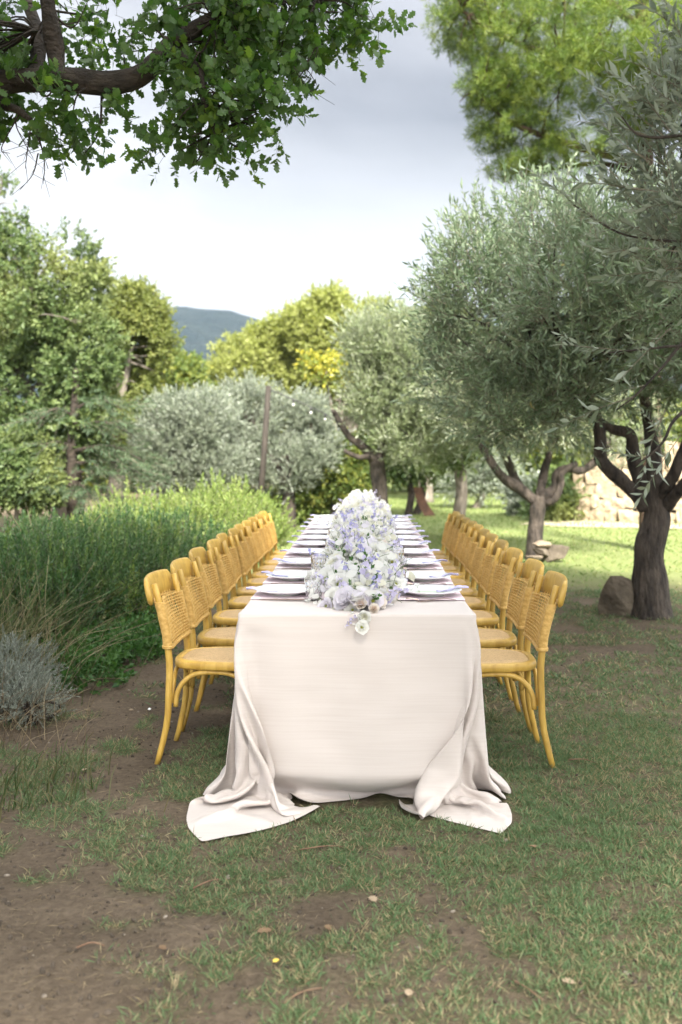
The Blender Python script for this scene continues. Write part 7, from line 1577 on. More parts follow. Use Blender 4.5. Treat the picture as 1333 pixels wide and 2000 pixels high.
MB().tube(cur - cur[0], .009, 5).build('cable', plain('black_cable', (.02, .02, .02), .6), cord, True)
bulb = MB().lathe([(0, 0), (.018, -.005), (.020, -.05), (.0, -.052)], 10, 0)
bulb.lathe([(.012, -.05), (.022, -.07), (.025, -.09), (.016, -.11), (0, -.115)], 12, 1)
bulb_me = bulb.mesh('bulb', [plain('lamp_socket', (.02, .02, .02), .5), plain('clear_bulb', (.40, .41, .38), .12)], True)
for i in (5, 9, 13, 17, 21):
    o = new_obj('bulb', bulb_me, cord)
    o.location = cur[i] - cur[0] + np.array([0, 0, -.006])

# rusty sheet leaning by the slim dark tree
c0, c1 = at(813, 978, 21.6), at(838, 1004, 21.6)
mb = MB()
a = np.linspace(0, 1, 9)
x0, z0 = c0[0], c0[2]
prof = [(-.02 + .07 * t + .20 * t * t, .62 - .62 * t ** 1.1) for t in a]
V, F = [], []
for off_y in (0, .025):
    for (dx, dz), t in zip(prof, a):
        wv = .17 + .08 * t
        V += [(dx - wv * .5, off_y + .05 * math.sin(t * 3), dz), (dx + wv * .5, off_y + .05 * math.sin(t * 3), dz)]
k = 18
for i in range(8):
    F += [[2 * i, 2 * i + 1, 2 * i + 3, 2 * i + 2], [k + 2 * i, k + 2 * i + 2, k + 2 * i + 3, k + 2 * i + 1], [2 * i, 2 * i + 2, k + 2 * i + 2, k + 2 * i], [2 * i + 1, k + 2 * i + 1, k + 2 * i + 3, 2 * i + 3]]
F += [[0, k, k + 1, 1], [16, 17, k + 17, k + 16]]
mb.add(np.array(V), np.array(F))
o = mb.build('rusty_sheet', noisy('rusted_iron', (0.045, 0.022, 0.013), (0.115, 0.055, 0.032), 8, .8, .4))
o.location = (at(818, 1010, 21.6)[0], 21.6, 0.02)
tag(o, 'rusty brown curved sheet leaning among the slim dark trunks', 'metal sheet')

# ------------------------------------------------------------------ table and cloth
table = thing('dining_table', 'long banquet table hidden under the blush cloth', 'table', (XC, (Y0 + Y1) / 2, 0))
M_ply = noisy('table_board', (.20, .13, .08), (.30, .21, .13), 6, .6, .1)
hl = (Y1 - Y0) / 2
MB().box(-.44, .44, -hl + .012, hl - .012, .715, .742).build('tabletop', M_ply, table)
for y in (-hl + .5, -1.0, 1.0, hl - .5):
    for x in (-.30, .30):
        MB().tube([(x, y, 0), (x, y, .714)], .02, 8).build('leg', M_ply, table, True)

rr = np.random.default_rng(12)
last = CV[-1]
ext = []
ystep = 0.09
yl = last[:, 1].mean()
kx = int((Y1 - Y0 - .01 - yl) / ystep)
side = np.abs(last[:, 0]) > .449
for i in range(1, kx + 1):
    row = last.copy()
    row[:, 1] = yl + (Y1 - Y0 - .01 - yl) * i / kx
    wob = 0.018 * np.sin(row[:, 1] * 9 + np.sign(row[:, 0]) * 1.3) + .012 * np.sin(row[:, 1] * 21 + 2)
    row[:, 0] += np.where(side, np.sign(row[:, 0]) * wob * ss(.72, .3, row[:, 2]), 0)
    ext.append(row)
CV = np.concatenate([CV, np.array(ext)])
CV[..., 2] = np.maximum(CV[..., 2], 0.004)
CV[..., 0] += XC
CV[..., 1] += Y0
xr_ = CV[..., 0] - XC
w = ss(4.12, 4.34, CV[..., 1]) * (np.abs(xr_) > .34)
lim = .335 + .118 * ss(.50, .74, CV[..., 2]) + .03 * ss(.10, .0, CV[..., 2])
xt = np.sign(xr_) * np.minimum(np.abs(xr_), lim + 0.006 * (rr.random(xr_.shape) - .5) * (CV[..., 2] < .7))
CV[..., 0] = XC + xr_ + (xt - xr_) * w
ny, nx2 = CV.shape[:2]
ii, jj = np.meshgrid(np.arange(nx2 - 1), np.arange(ny - 1))
q0 = (jj * nx2 + ii).ravel()
F = [(np.stack([q0, q0 + 1, q0 + nx2 + 1, q0 + nx2], -1), 0)]
V = CV.reshape(-1, 3)
top_i = np.nonzero(np.abs(last[:, 0]) <= .452)[0]
edge = CV[-1][top_i]
hang = []
for t in np.linspace(0, 1, 9)[1:]:
    rw = edge.copy()
    rw[:, 1] += .02 * math.sin(min(t * 3, 1.57)) + .02 * np.sin(edge[:, 0] * 16) * t
    rw[:, 2] = .75 - .74 * t
    hang.append(rw)
nb = len(V)
V = np.concatenate([V, np.array(hang).reshape(-1, 3)])
kt = len(top_i)
prev = (ny - 1) * nx2 + top_i
hf = []
for r_i in range(8):
    cur_i = nb + r_i * kt + np.arange(kt)
    hf.append(np.stack([prev[:-1], prev[1:], cur_i[1:], cur_i[:-1]], -1))
    prev = cur_i
F.append((np.concatenate(hf), 0))

m, n, l, b = mat('blush_linen')
t = n.new('ShaderNodeTexCoord')
mp1 = node(n, 'ShaderNodeMapping', Scale=(3.5, 3.5, 170.0))
mp2 = node(n, 'ShaderNodeMapping', Scale=(4.5, 170.0, 4.0))
wv1 = node(n, 'ShaderNodeTexNoise', Scale=1.0, Detail=3)
wv2 = node(n, 'ShaderNodeTexNoise', Scale=1.0, Detail=3)
l.new(t.outputs['Object'], mp1.inputs[0])
l.new(t.outputs['Object'], mp2.inputs[0])
l.new(mp1.outputs[0], wv1.inputs['Vector'])
l.new(mp2.outputs[0], wv2.inputs['Vector'])
gm = n.new('ShaderNodeNewGeometry')
sp = n.new('ShaderNodeSeparateXYZ')
l.new(gm.outputs['True Normal'], sp.inputs[0])
ab = node(n, 'ShaderNodeMath', operation='ABSOLUTE')
l.new(sp.outputs['Z'], ab.inputs[0])
gt = node(n, 'ShaderNodeMath', operation='GREATER_THAN')
l.new(ab.outputs[0], gt.inputs[0])
gt.inputs[1].default_value = 0.75
mw = n.new('ShaderNodeMixRGB')
l.new(gt.outputs[0], mw.inputs[0])
l.new(wv1.outputs['Fac'], mw.inputs[1])
l.new(wv2.outputs['Fac'], mw.inputs[2])
rp = rampn(n, [(0.30, (0.605, 0.542, 0.503)), (0.55, (0.63, 0.57, 0.532)), (0.75, (0.645, 0.587, 0.55))])
l.new(mw.outputs[0], rp.inputs[0])
l.new(rp.outputs[0], b.inputs['Base Color'])
b.inputs['Roughness'].default_value = 0.75
b.inputs['Specular IOR Level'].default_value = 0.2
b.inputs['Sheen Weight'].default_value = 0.15
bp = node(n, 'ShaderNodeBump', Strength=0.12, Distance=0.0008)
l.new(mw.outputs[0], bp.inputs['Height'])
l.new(bp.outputs[0], b.inputs['Normal'])
tr = n.new('ShaderNodeBsdfTranslucent')
l.new(rp.outputs[0], tr.inputs['Color'])
ms = n.new('ShaderNodeMixShader')
ms.inputs[0].default_value = 0.15
l.new(b.outputs[0], ms.inputs[1])
l.new(tr.outputs[0], ms.inputs[2])
l.new(ms.outputs[0], n['Material Output'].inputs['Surface'])
cl = new_obj('tablecloth', make_mesh('tablecloth', V, F, [m], smooth=True))
ed = np.empty(len(cl.data.edges) * 2, dtype=np.int32)
cl.data.edges.foreach_get('vertices', ed)
ed = ed.reshape(-1, 2)
er_, ec_ = ed // nx2, ed % nx2
on_front = (er_ == 41).all(1) & (ec_ >= 37).all(1) & (ec_ <= 56).all(1)
on_side = (er_ >= 41).all(1) & (ed < nb).all(1) & ((ec_ == 37).all(1) | (ec_ == 56).all(1))
crs = cl.data.attributes.new('crease_edge', 'FLOAT', 'EDGE')
crs.data.foreach_set('value', (0.75 * (on_front | on_side)).astype(np.float32))
sub = cl.modifiers.new('smooth', 'SUBSURF')
sub.levels = sub.render_levels = 1
tag(cl, 'pale blush tablecloth draped over the long table, its corners trailing on the grass', 'tablecloth')

# ------------------------------------------------------------------ chairs


def woodmat():
    m, n, l, b = mat('golden_chair_wood')
    t = n.new('ShaderNodeTexCoord')
    oi = n.new('ShaderNodeObjectInfo')
    p = node(n, 'ShaderNodeMapping', Scale=(9, 9, 2.2))
    l.new(t.outputs['Object'], p.inputs[0])
    l.new(oi.outputs['Random'], p.inputs['Location'])
    x = node(n, 'ShaderNodeTexNoise', Scale=3.0, Detail=7, Roughness=0.62, Distortion=0.8)
    l.new(p.outputs[0], x.inputs['Vector'])
    r_ = rampn(n, [(0.28, (0.38, 0.225, 0.040)), (0.5, (0.52, 0.325, 0.062)), (0.74, (0.64, 0.43, 0.11))])
    l.new(x.outputs['Fac'], r_.inputs[0])
    hs = node(n, 'ShaderNodeHueSaturation')
    mr = node(n, 'ShaderNodeMapRange')
    mr.inputs['To Min'].default_value = 0.74
    mr.inputs['To Max'].default_value = 1.1
    l.new(oi.outputs['Random'], mr.inputs['Value'])
    l.new(mr.outputs[0], hs.inputs['Value'])
    l.new(r_.outputs[0], hs.inputs['Color'])
    l.new(hs.outputs[0], b.inputs['Base Color'])
    b.inputs['Roughness'].default_value = 0.42
    bp = node(n, 'ShaderNodeBump', Strength=0.12, Distance=0.002)
    l.new(x.outputs['Fac'], bp.inputs['Height'])
    l.new(bp.outputs[0], b.inputs['Normal'])
    return m


M_wood = woodmat()
M_rattan = noisy('golden_rattan', (0.46, 0.27, 0.060), (0.70, 0.47, 0.16), 45, 0.5, 0.3, 160, dist=0.002, stretch=(1, 1, 1.5))
m, n, l, b = mat('woven_cane')
t = n.new('ShaderNodeTexCoord')
vo = node(n, 'ShaderNodeTexVoronoi', Scale=150.0)
vo.inputs['Randomness'].default_value = 0.45
l.new(t.outputs['Object'], vo.inputs['Vector'])
x = node(n, 'ShaderNodeTexNoise', Scale=60.0, Detail=4)
l.new(t.outputs['Object'], x.inputs['Vector'])
mm = node(n, 'ShaderNodeMixRGB')
mm.inputs[0].default_value = 0.5
l.new(vo.outputs['Distance'], mm.inputs[1])
l.new(x.outputs['Fac'], mm.inputs[2])
r_ = rampn(n, [(0.25, (0.58, 0.41, 0.205)), (0.5, (0.48, 0.325, 0.15)), (0.75, (0.26, 0.165, 0.07))])
l.new(mm.outputs[0], r_.inputs[0])
l.new(r_.outputs[0], b.inputs['Base Color'])
b.inputs['Roughness'].default_value = 0.6
bp = node(n, 'ShaderNodeBump', Strength=0.6, Distance=0.002)
bp.invert = True
l.new(vo.outputs['Distance'], bp.inputs['Height'])
l.new(bp.outputs[0], b.inputs['Normal'])
M_cane = m
M_bolt = plain('dark_bolt', (.05, .05, .05), .4, .5, .8)

HW = 0.185                                                          # half the distance between the posts


def rear_post(s, z):
    """x of the rear post's centre line at height z."""
    return np.interp(z, [0, .06, .2, .44, .58, .71, .84], [-.262, -.245, -.212, -.200, -.212, -.240, -.275])


def seat_outline(k, wf, wr_, x0, x1, n=44):
    th = np.linspace(0, 2 * math.pi, n, endpoint=False)
    p = 3.6
    cx, cy = np.cos(th), np.sin(th)
    u = np.sign(cx) * np.abs(cx) ** (2 / p)
    v = np.sign(cy) * np.abs(cy) ** (2 / p)
    x = (x0 + x1) / 2 + (x1 - x0) / 2 * u * k
    wdt = wr_ + (wf - wr_) * (u + 1) / 2
    wdt = wdt - .010 * np.exp(-((u + .55) / .12) ** 2)              # waist beside the rear corners
    y = wdt * v * k
    return np.stack([x, y], -1)


def chair_meshes():
    out = {}
    for s in (1, -1):
        zz = np.linspace(0, .806, 15)
        P = np.stack([rear_post(s, zz), np.full(15, s * HW) + s * .006 * (zz < .1), zz], -1)
        rad = np.interp(zz, [0, .1, .3, .46, .7, .824], [.0125, .0140, .0155, .0158, .0145, .0130])
        out['rear%d' % s] = MB().tube(P, rad, 12).mesh('rear_leg', M_wood, True)
        zz = np.linspace(0, .425, 9)
        P = np.stack([.165 + .035 * (1 - zz / .425) ** 2.2, s * (.178 + .012 * (1 - zz / .425) ** 2), zz], -1)
        out['front%d' % s] = MB().tube(P, np.interp(zz, [0, .425], [.0125, .0185]), 10).mesh('front_leg', M_wood, True)
        # arched brace on the side
        a = np.array([(-.178, s * .176, .262), (-.172, s * .174, .315), (-.150, s * .172, .362), (-.110, s * .170, .397), (-.06, s * .168, .412), (.0, s * .168, .414), (.05, s * .168, .411), (.098, s * .168, .393), (.133, s * .168, .352), (.147, s * .169, .300), (.15, s * .17, .262)])
        out['side%d' % s] = MB().tube(catmull(a, 3), .0115, 8, flat=1.0).mesh('arch_brace', M_wood, True)
    for nm, xx, hw in (('frontarch', .172, .160), ('reararch', -.198, .165)):
        t = np.linspace(-1, 1, 15)
        z = .275 + .138 * (1 - np.abs(t) ** 3.2)
        out[nm] = MB().tube(np.stack([np.full(15, xx), t * hw, z], -1), .0105, 8).mesh('arch_brace', M_wood, True)
    # seat frame: ring with rounded rim
    mb = MB()
    oo = [seat_outline(.965, .212, .172, -.205, .215), seat_outline(1, .212, .172, -.205, .215), seat_outline(1.0, .212, .172, -.205, .215), seat_outline(.985, .212, .172, -.205, .215),
          seat_outline(.90, .212, .172, -.205, .215), seat_outline(.855, .212, .172, -.205, .215), seat_outline(.84, .212, .172, -.205, .215), seat_outline(.84, .212, .172, -.205, .215)]
    zs = [.424, .432, .450, .459, .463, .462, .456, .424]
    nn = len(oo[0])
    V = np.concatenate([np.concatenate([o, np.full((nn, 1), z)], 1) for o, z in zip(oo, zs)])
    i = np.arange(8)[:, None]
    j = np.arange(nn)[None]
    F = np.stack([i * nn + j, i * nn + (j + 1) % nn, ((i + 1) % 8) * nn + (j + 1) % nn, ((i + 1) % 8) * nn + j], -1).reshape(-1, 4)
    mb.add(V, F)
    out['seat'] = mb.mesh('seat_frame', M_wood, True)
    mb = MB()
    rings = [(.846, .457), (.80, .4625), (.55, .466), (.25, .467)]
    V = np.concatenate([np.concatenate([seat_outline(k, .212, .172, -.205, .215), np.full((nn, 1), z)], 1) for k, z in rings])
    i = np.arange(3)[:, None]
    F = np.stack([i * nn + j, i * nn + (j + 1) % nn, (i + 1) * nn + (j + 1) % nn, (i + 1) * nn + j], -1).reshape(-1, 4)
    mb.add(V, [F])
    mb.F.append((np.array([[3 * nn + q for q in range(nn)]]), 0))
    out['cane'] = mb.mesh('cane_panel', M_cane, True)
    # crest rail: bent board behind the posts
    yy = np.linspace(-1, 1, 25)
    V = []
    prof = [(.0, -.068), (.002, -.02), (.002, .015), (-.002, .036), (-.008, .045), (-.016, .046), (-.022, .038), (-.025, .015), (-.025, -.025), (-.021, -.064), (-.011, -.074)]
    for t in yy:
        k = (1 - 0.34 * max(0, (abs(t) - .88) / .12) ** 2.0) if abs(t) > .88 else 1
        bow = -.030 * (1 - t * t)
        for dx, dz in prof:
            V.append((-.277 + bow + dx * (0.8 + .2 * k) - .010 * dz / .06, t * (HW + .026), .782 + dz * k + .005 * (1 - t * t)))
    npf = len(prof)
    i = np.arange(24)[:, None]
    j = np.arange(npf)[None]
    F = np.stack([i * npf + j, (i + 1) * npf + j, (i + 1) * npf + (j + 1) % npf, i * npf + (j + 1) % npf], -1).reshape(-1, 4)
    mb = MB().add(np.array(V), F)
    mb.F.append((np.array([list(range(npf))]), 0))
    mb.F.append((np.array([[24 * npf + q for q in range(npf)][::-1]]), 0))
    out['crest'] = mb.mesh('crest_rail', M_wood, True)
    bo = MB()
    bo.lathe([(0, .002), (.006, .002), (.006, -.004), (0, -.004)], 8)
    bo.V[0] = bo.V[0] @ euler(0, math.pi / 2, 0).T
    out['bolt'] = bo.mesh('bolt', M_bolt)
    # woven back: flat wraps round both posts, crossed by uprights
    mb = MB()
    zb, zt, nr = .538, .724, 15
    for i_ in range(nr):
        z = zb + (zt - zb) * i_ / (nr - 1)
        x = rear_post(1, z)
        rr_ = .0195
        pts = []
        for t in np.linspace(-1, 1, 11):
            pts.append((x + rr_ - .030 * (1 - t * t) * ss(.50, .74, z) - .006 * (1 - t * t), t * HW, z))
        for a in np.linspace(0, math.pi, 6)[1:-1]:
            pts.append((x + rr_ * math.cos(a), HW + rr_ * math.sin(a), z))
        for t in np.linspace(1, -1, 11):
            pts.append((x - rr_ - .030 * (1 - t * t) * ss(.50, .74, z) - .004 * (1 - t * t), t * HW, z))
        for a in np.linspace(math.pi, 2 * math.pi, 6)[1:-1]:
            pts.append((x + rr_ * math.cos(a), -HW + rr_ * math.sin(a), z))
        mb.tube(np.array(pts), .0025 if i_ % 2 else .0029, 5, closed=True)
        if i_ < nr - 1:                                             # the wraps lie side by side on the posts
            for s, z2 in [(a_, z + f_ * (zt - zb) / (nr - 1)) for a_ in (1, -1) for f_ in (.33, .67)]:
                th = np.linspace(0, 2 * math.pi, 12, endpoint=False)
                xx = rear_post(1, z2)
                mb.tube(np.stack([xx + .0188 * np.cos(th), s * HW + .0188 * np.sin(th), np.full(12, z2)], -1), .0036, 5, closed=True)
    nv = 14
    for i_ in range(nv):
        y = -HW + .034 + (2 * HW - .068) * i_ / (nv - 1)
        t = y / HW
        for side in (1, -1):
            P = []
            for z in np.linspace(zb - .006, zt + .012, 13):
                x = rear_post(1, z)
                P.append((x + side * .0195 - .030 * (1 - t * t) * ss(.50, .74, z) - .005 * (1 - t * t), y + .0015 * math.sin(z * 60 + i_), z))
            mb.tube(np.array(P), .0023, 5)
    for z in (zb - .012, zb - .006):                                # bound lower edge
        pts = []
        x = rear_post(1, z)
        for t in np.linspace(-1, 1, 11):
            pts.append((x + .0225 - .008 * (1 - t * t), t * HW, z))
        for a in np.linspace(0, math.pi, 6)[1:-1]:
            pts.append((x + .0225 * math.cos(a), HW + .0225 * math.sin(a), z))
        for t in np.linspace(1, -1, 11):
            pts.append((x - .0225 - .008 * (1 - t * t), t * HW, z))
        for a in np.linspace(math.pi, 2 * math.pi, 6)[1:-1]:
            pts.append((x + .0225 * math.cos(a), -HW + .0225 * math.sin(a), z))
        mb.tube(np.array(pts), .0045, 5, closed=True)
    out['weave'] = mb.mesh('woven_back', M_rattan, True)
    return out


CM = chair_meshes()
ORD = ['nearest the camera', 'second', 'third', 'fourth', 'fifth', 'sixth', 'seventh', 'eighth', 'ninth', 'tenth', 'at the far end']


def ordl(i):
    return ORD[i] if i in (0, 10) else ORD[i] + ' from the near end'


def make_chair(label):
    t = thing('chair', label, 'chair', (0, 0, 0), 0, 'golden rattan-backed chairs along the table')
    for k, nm in (('seat', 'seat_frame'), ('cane', 'cane_panel'), ('rear1', 'rear_leg'), ('rear-1', 'rear_leg'), ('front1', 'front_leg'), ('front-1', 'front_leg'), ('side1', 'arch_brace'), ('side-1', 'arch_brace'), ('frontarch', 'arch_brace'), ('reararch', 'arch_brace'), ('weave', 'woven_back')):
        new_obj(nm, CM[k], t)
    cr = new_obj('crest_rail', CM['crest'], t)
    for s in (1, -1):
        bo = new_obj('bolt', CM['bolt'], cr)
        bo.location = (-.254, s * HW, .790)
    return t


def copy_tree(o, parent=None):
    c = o.copy()
    COL.objects.link(c)
    c.parent = parent
    for ch in list(o.children):
        copy_tree(ch, c)
    return c


CY = [4.475, 5.03, 5.64, 6.19, 6.69, 7.12, 7.55, 7.98, 8.41, 8.84, 9.27]
cr_ = np.random.default_rng(21)
proto = make_chair('')
first = True
for sd, ox, nm in ((-1, -0.648, 'left'), (1, 0.560, 'right')):
    for i, y in enumerate(CY):
        o = proto if first else copy_tree(proto)
        first = False
        o.location = (ox + cr_.normal() * .006, y + cr_.normal() * .008, -0.006)
        o.rotation_euler = (0, 0, (0 if sd < 0 else math.pi) + cr_.normal() * .02)
        o['label'] = 'golden rattan-backed chair on the %s side of the table, %s' % (nm, ordl(i))

# ------------------------------------------------------------------ place settings
ZT = 0.7545
M_plate = None
m, n, l, b = mat('painted_china')
t = n.new('ShaderNodeTexCoord')
vl = node(n, 'ShaderNodeVectorMath', operation='LENGTH')
sx = n.new('ShaderNodeVectorMath')
sx.operation = 'MULTIPLY'
sx.inputs[1].default_value = (1, 1, 0)
l.new(t.outputs['Object'], sx.inputs[0])
l.new(sx.outputs[0], vl.inputs[0])
r1 = rampn(n, [(0.0, (0.62, 0.70, 0.60)), (0.44, (0.64, 0.72, 0.63)), (0.50, (0.80, 0.81, 0.81)), (1.0, (0.80, 0.81, 0.82))])
mr = node(n, 'ShaderNodeMapRange')
mr.inputs['From Max'].default_value = 0.14
l.new(vl.outputs['Value'], mr.inputs['Value'])
l.new(mr.outputs[0], r1.inputs[0])
nz2 = node(n, 'ShaderNodeTexNoise', Scale=38.0, Detail=3)
l.new(t.outputs['Object'], nz2.inputs['Vector'])
r2 = rampn(n, [(0.52, (0, 0, 0)), (0.60, (1, 1, 1))])
l.new(nz2.outputs['Fac'], r2.inputs[0])
r3 = rampn(n, [(0.62, (0, 0, 0)), (0.70, (1, 1, 1)), (0.88, (1, 1, 1)), (0.94, (0, 0, 0))])
l.new(mr.outputs[0], r3.inputs[0])
mu = node(n, 'ShaderNodeMath', operation='MULTIPLY')
l.new(r2.outputs[0], mu.inputs[0])
l.new(r3.outputs[0], mu.inputs[1])
mx = n.new('ShaderNodeMixRGB')
l.new(mu.outputs[0], mx.inputs[0])
l.new(r1.outputs[0], mx.inputs[1])
mx.inputs[2].default_value = (0.50, 0.54, 0.74, 1)
l.new(mx.outputs[0], b.inputs['Base Color'])
b.inputs['Roughness'].default_value = 0.12
M_plate = m
prof = [(0, .004), (.052, .004), (.055, 0), (.060, 0), (.062, .005), (.090, .011), (.128, .021), (.1365, .0245), (.1375, .0265), (.136, .0280), (.126, .0255), (.094, .0165), (.086, .0125), (.040, .0105), (0, .0105)]
plate_me = MB().lathe(prof, 56).mesh('dinner_plate', M_plate, True)

m, n, l, b = mat('pink_striped_linen')
t = n.new('ShaderNodeTexCoord')
wv = node(n, 'ShaderNodeTexWave', Scale=13.0)
wv.bands_direction = 'Y'
wv.inputs['Distortion'].default_value = 0.6
l.new(t.outputs['Object'], wv.inputs['Vector'])
rp = rampn(n, [(0.2, (0.76, 0.67, 0.68)), (0.55, (0.66, 0.51, 0.56)), (0.8, (0.72, 0.59, 0.63))])
l.new(wv.outputs['Fac'], rp.inputs[0])
l.new(rp.outputs[0], b.inputs['Base Color'])
b.inputs['Roughness'].default_value = 0.9
M_mat = m
xs = np.linspace(-.165, .165, 16)
ys = np.linspace(-.138, .138, 34)
X, Y = np.meshgrid(xs, ys)
Z = .0025 + .0018 * (np.sin(Y * 200) + 1)
V = np.concatenate([np.stack([X, Y, Z], -1).reshape(-1, 3), np.stack([X, Y, Z * 0 + .0006], -1).reshape(-1, 3)])
ii, jj = np.meshgrid(np.arange(15), np.arange(33))
q0 = (jj * 16 + ii).ravel()
Fm = np.stack([q0, q0 + 1, q0 + 17, q0 + 16], -1)
mat_me = make_mesh('placemat', V, [(Fm, 0), (Fm[:, ::-1] + 16 * 34, 0)], [M_mat], smooth=True)

M_lav = noisy('lavender_silk', (0.42, 0.39, 0.62), (0.57, 0.54, 0.74), 18, 0.55, 0.3, 60, dist=0.003)


def ribbon_mesh(seed):
    """A narrow lavender napkin lying over the plate from its middle, out past the rim (+X)."""
    rr = np.random.default_rng(seed)
    t = np.linspace(0, 1, 18)
    cx = .030 + .138 * t
    z = np.interp(cx, [-.05, .085, .12, .137, .16, .20], [.0125, .0150, .0275, .0305, .026 + .004 * rr.random(), .012 + .016 * rr.random()])
    cy = .018 * np.sin(t * 4 + rr.random() * 6) * t
    wd_ = .0075 + .0035 * np.sin(t * 9 + rr.random() * 6) + .004 * t ** 3
    V, k = [], 7
    for i in range(18):
        for j in range(k):
            u = j / (k - 1) * 2 - 1
            V.append((cx[i], cy[i] + u * wd_[i], z[i] + .004 * math.sin(u * 5 + seed + t[i] * 7) + .0045))
    V = np.array(V)
    ii, jj = np.meshgrid(np.arange(k - 1), np.arange(17))
    q = (jj * k + ii).ravel()
    F = np.stack([q, q + k, q + k + 1, q + 1], -1)
    V2 = V.copy()
    V2[:, 2] -= .0016
    return make_mesh('napkin', np.concatenate([V, V2]), [(F, 0), (F[:, ::-1] + len(V), 0)], [M_lav], smooth=True)


ribs = [ribbon_mesh(i) for i in range(5)]
M_cut = noisy('rose_gold_metal', (0.36, 0.27, 0.22), (0.44, 0.34, 0.29), 5, 0.25, 0.0)
M_cut.node_tree.nodes['Principled BSDF'].inputs['Metallic'].default_value = 0.85


def cutlery(kind):
    mb = MB()
    L = .205
    k = 16
    xs = np.linspace(0, 1, k)
    if kind == 'knife':
        hw = np.interp(xs, [0, .02, .5, .55, .9, 1], [.003, .0045, .004, .0085, .008, .001])
    else:
        hw = np.interp(xs, [0, .05, .6, .70, .78], [.005, .005, .0028, .010, .0115])
        xs = xs * .78
    V, F = [], []
    for x, h in zip(xs, hw):
        zc_ = .003 + (.006 * math.sin(x * 6.0) if kind == 'fork' else 0)
        V += [(x * L, -h, zc_), (x * L, h, zc_), (x * L, h, zc_ + .0022), (x * L, -h, zc_ + .0022)]
    for i in range(k - 1):
        for a in range(4):
            F.append([4 * i + a, 4 * i + 4 + a, 4 * i + 4 + (a + 1) % 4, 4 * i + (a + 1) % 4])
    F += [[0, 1, 2, 3], [4 * k - 1, 4 * k - 2, 4 * k - 3, 4 * k - 4]]
    mb.add(np.array(V), np.array(F))
    if kind == 'fork':
        for y in (-.009, -.003, .003, .009):
            P = [(.158, y, .0005 + .004), (.175, y, .008), (.195, y * .95, .011), (.21, y * .9, .009)]
            mb.tube(catmull(P, 3), .0015, 5)
    return mb.mesh(kind, M_cut, False)


knife_me, fork_me = cutlery('knife'), cutlery('fork')

m, n, l, b = mat('cut_crystal')
b.inputs['Base Color'].default_value = (1, 1, 1, 1)
b.inputs['Roughness'].default_value = 0.02
b.inputs['IOR'].default_value = 1.47
b.inputs['Transmission Weight'].default_value = 1.0
M_glass = m


def glass_mesh(h, r0, r1):
    k, nz_ = 28, 11
    V = []
    zs = np.linspace(0, h, nz_)
    for i, z in enumerate(zs):
        for j in range(k):
            a = 2 * math.pi * (j + .5 * (i % 2)) / k
            t = z / h
            rr = r0 + (r1 - r0) * t
            if i in (0, nz_ - 1, nz_ - 2):
                rr *= .99
            else:
                rr *= 1 + (.022 if (i + j) % 2 else -.022)
            V.append((rr * math.cos(a), rr * math.sin(a), z))
    F = []
    for i in range(nz_ - 1):
        for j in range(k):
            F.append([i * k + j, i * k + (j + 1) % k, (i + 1) * k + (j + 1) % k, (i + 1) * k + j])
    no = len(V)
    for i, z in enumerate(np.linspace(h, .012, 6)):
        for j in range(k):
            a = 2 * math.pi * (j + .5 * ((nz_ - 1) % 2)) / k
            rr = (r0 + (r1 - r0) * z / h) - .0035
            V.append((rr * math.cos(a), rr * math.sin(a), z))
    s = (nz_ - 1) * k
    for j in range(k):
        F.append([s + j, s + (j + 1) % k, no + (j + 1) % k, no + j])
    for i in range(5):
        for j in range(k):
            a = no + i * k
            F.append([a + j, a + (j + 1) % k, a + k + (j + 1) % k, a + k + j])
    mb = MB().add(np.array(V), np.array(F))
    mb.F.append((np.array([[no + 5 * k + q for q in range(k)]]), 0))
    mb.F.append((np.array([[q for q in range(k)][::-1]]), 0))
    return mb.mesh('drinking_glass', M_glass, False)


tumbler_me, tall_me = glass_mesh(.088, .033, .037), glass_mesh(.122, .031, .040)
PY = [4.29, 4.80, 5.42, 6.0, 6.52, 6.98, 7.46, 7.96, 8.38, 8.84, 9.32]
pr_ = np.random.default_rng(33)


def single(name, me, label, cat, loc, rz=0, group=None, rot=None):
    o = new_obj(name, me)
    o.location = loc
    o.rotation_euler = rot or (0, 0, rz)
    return tag(o, label, cat, group)


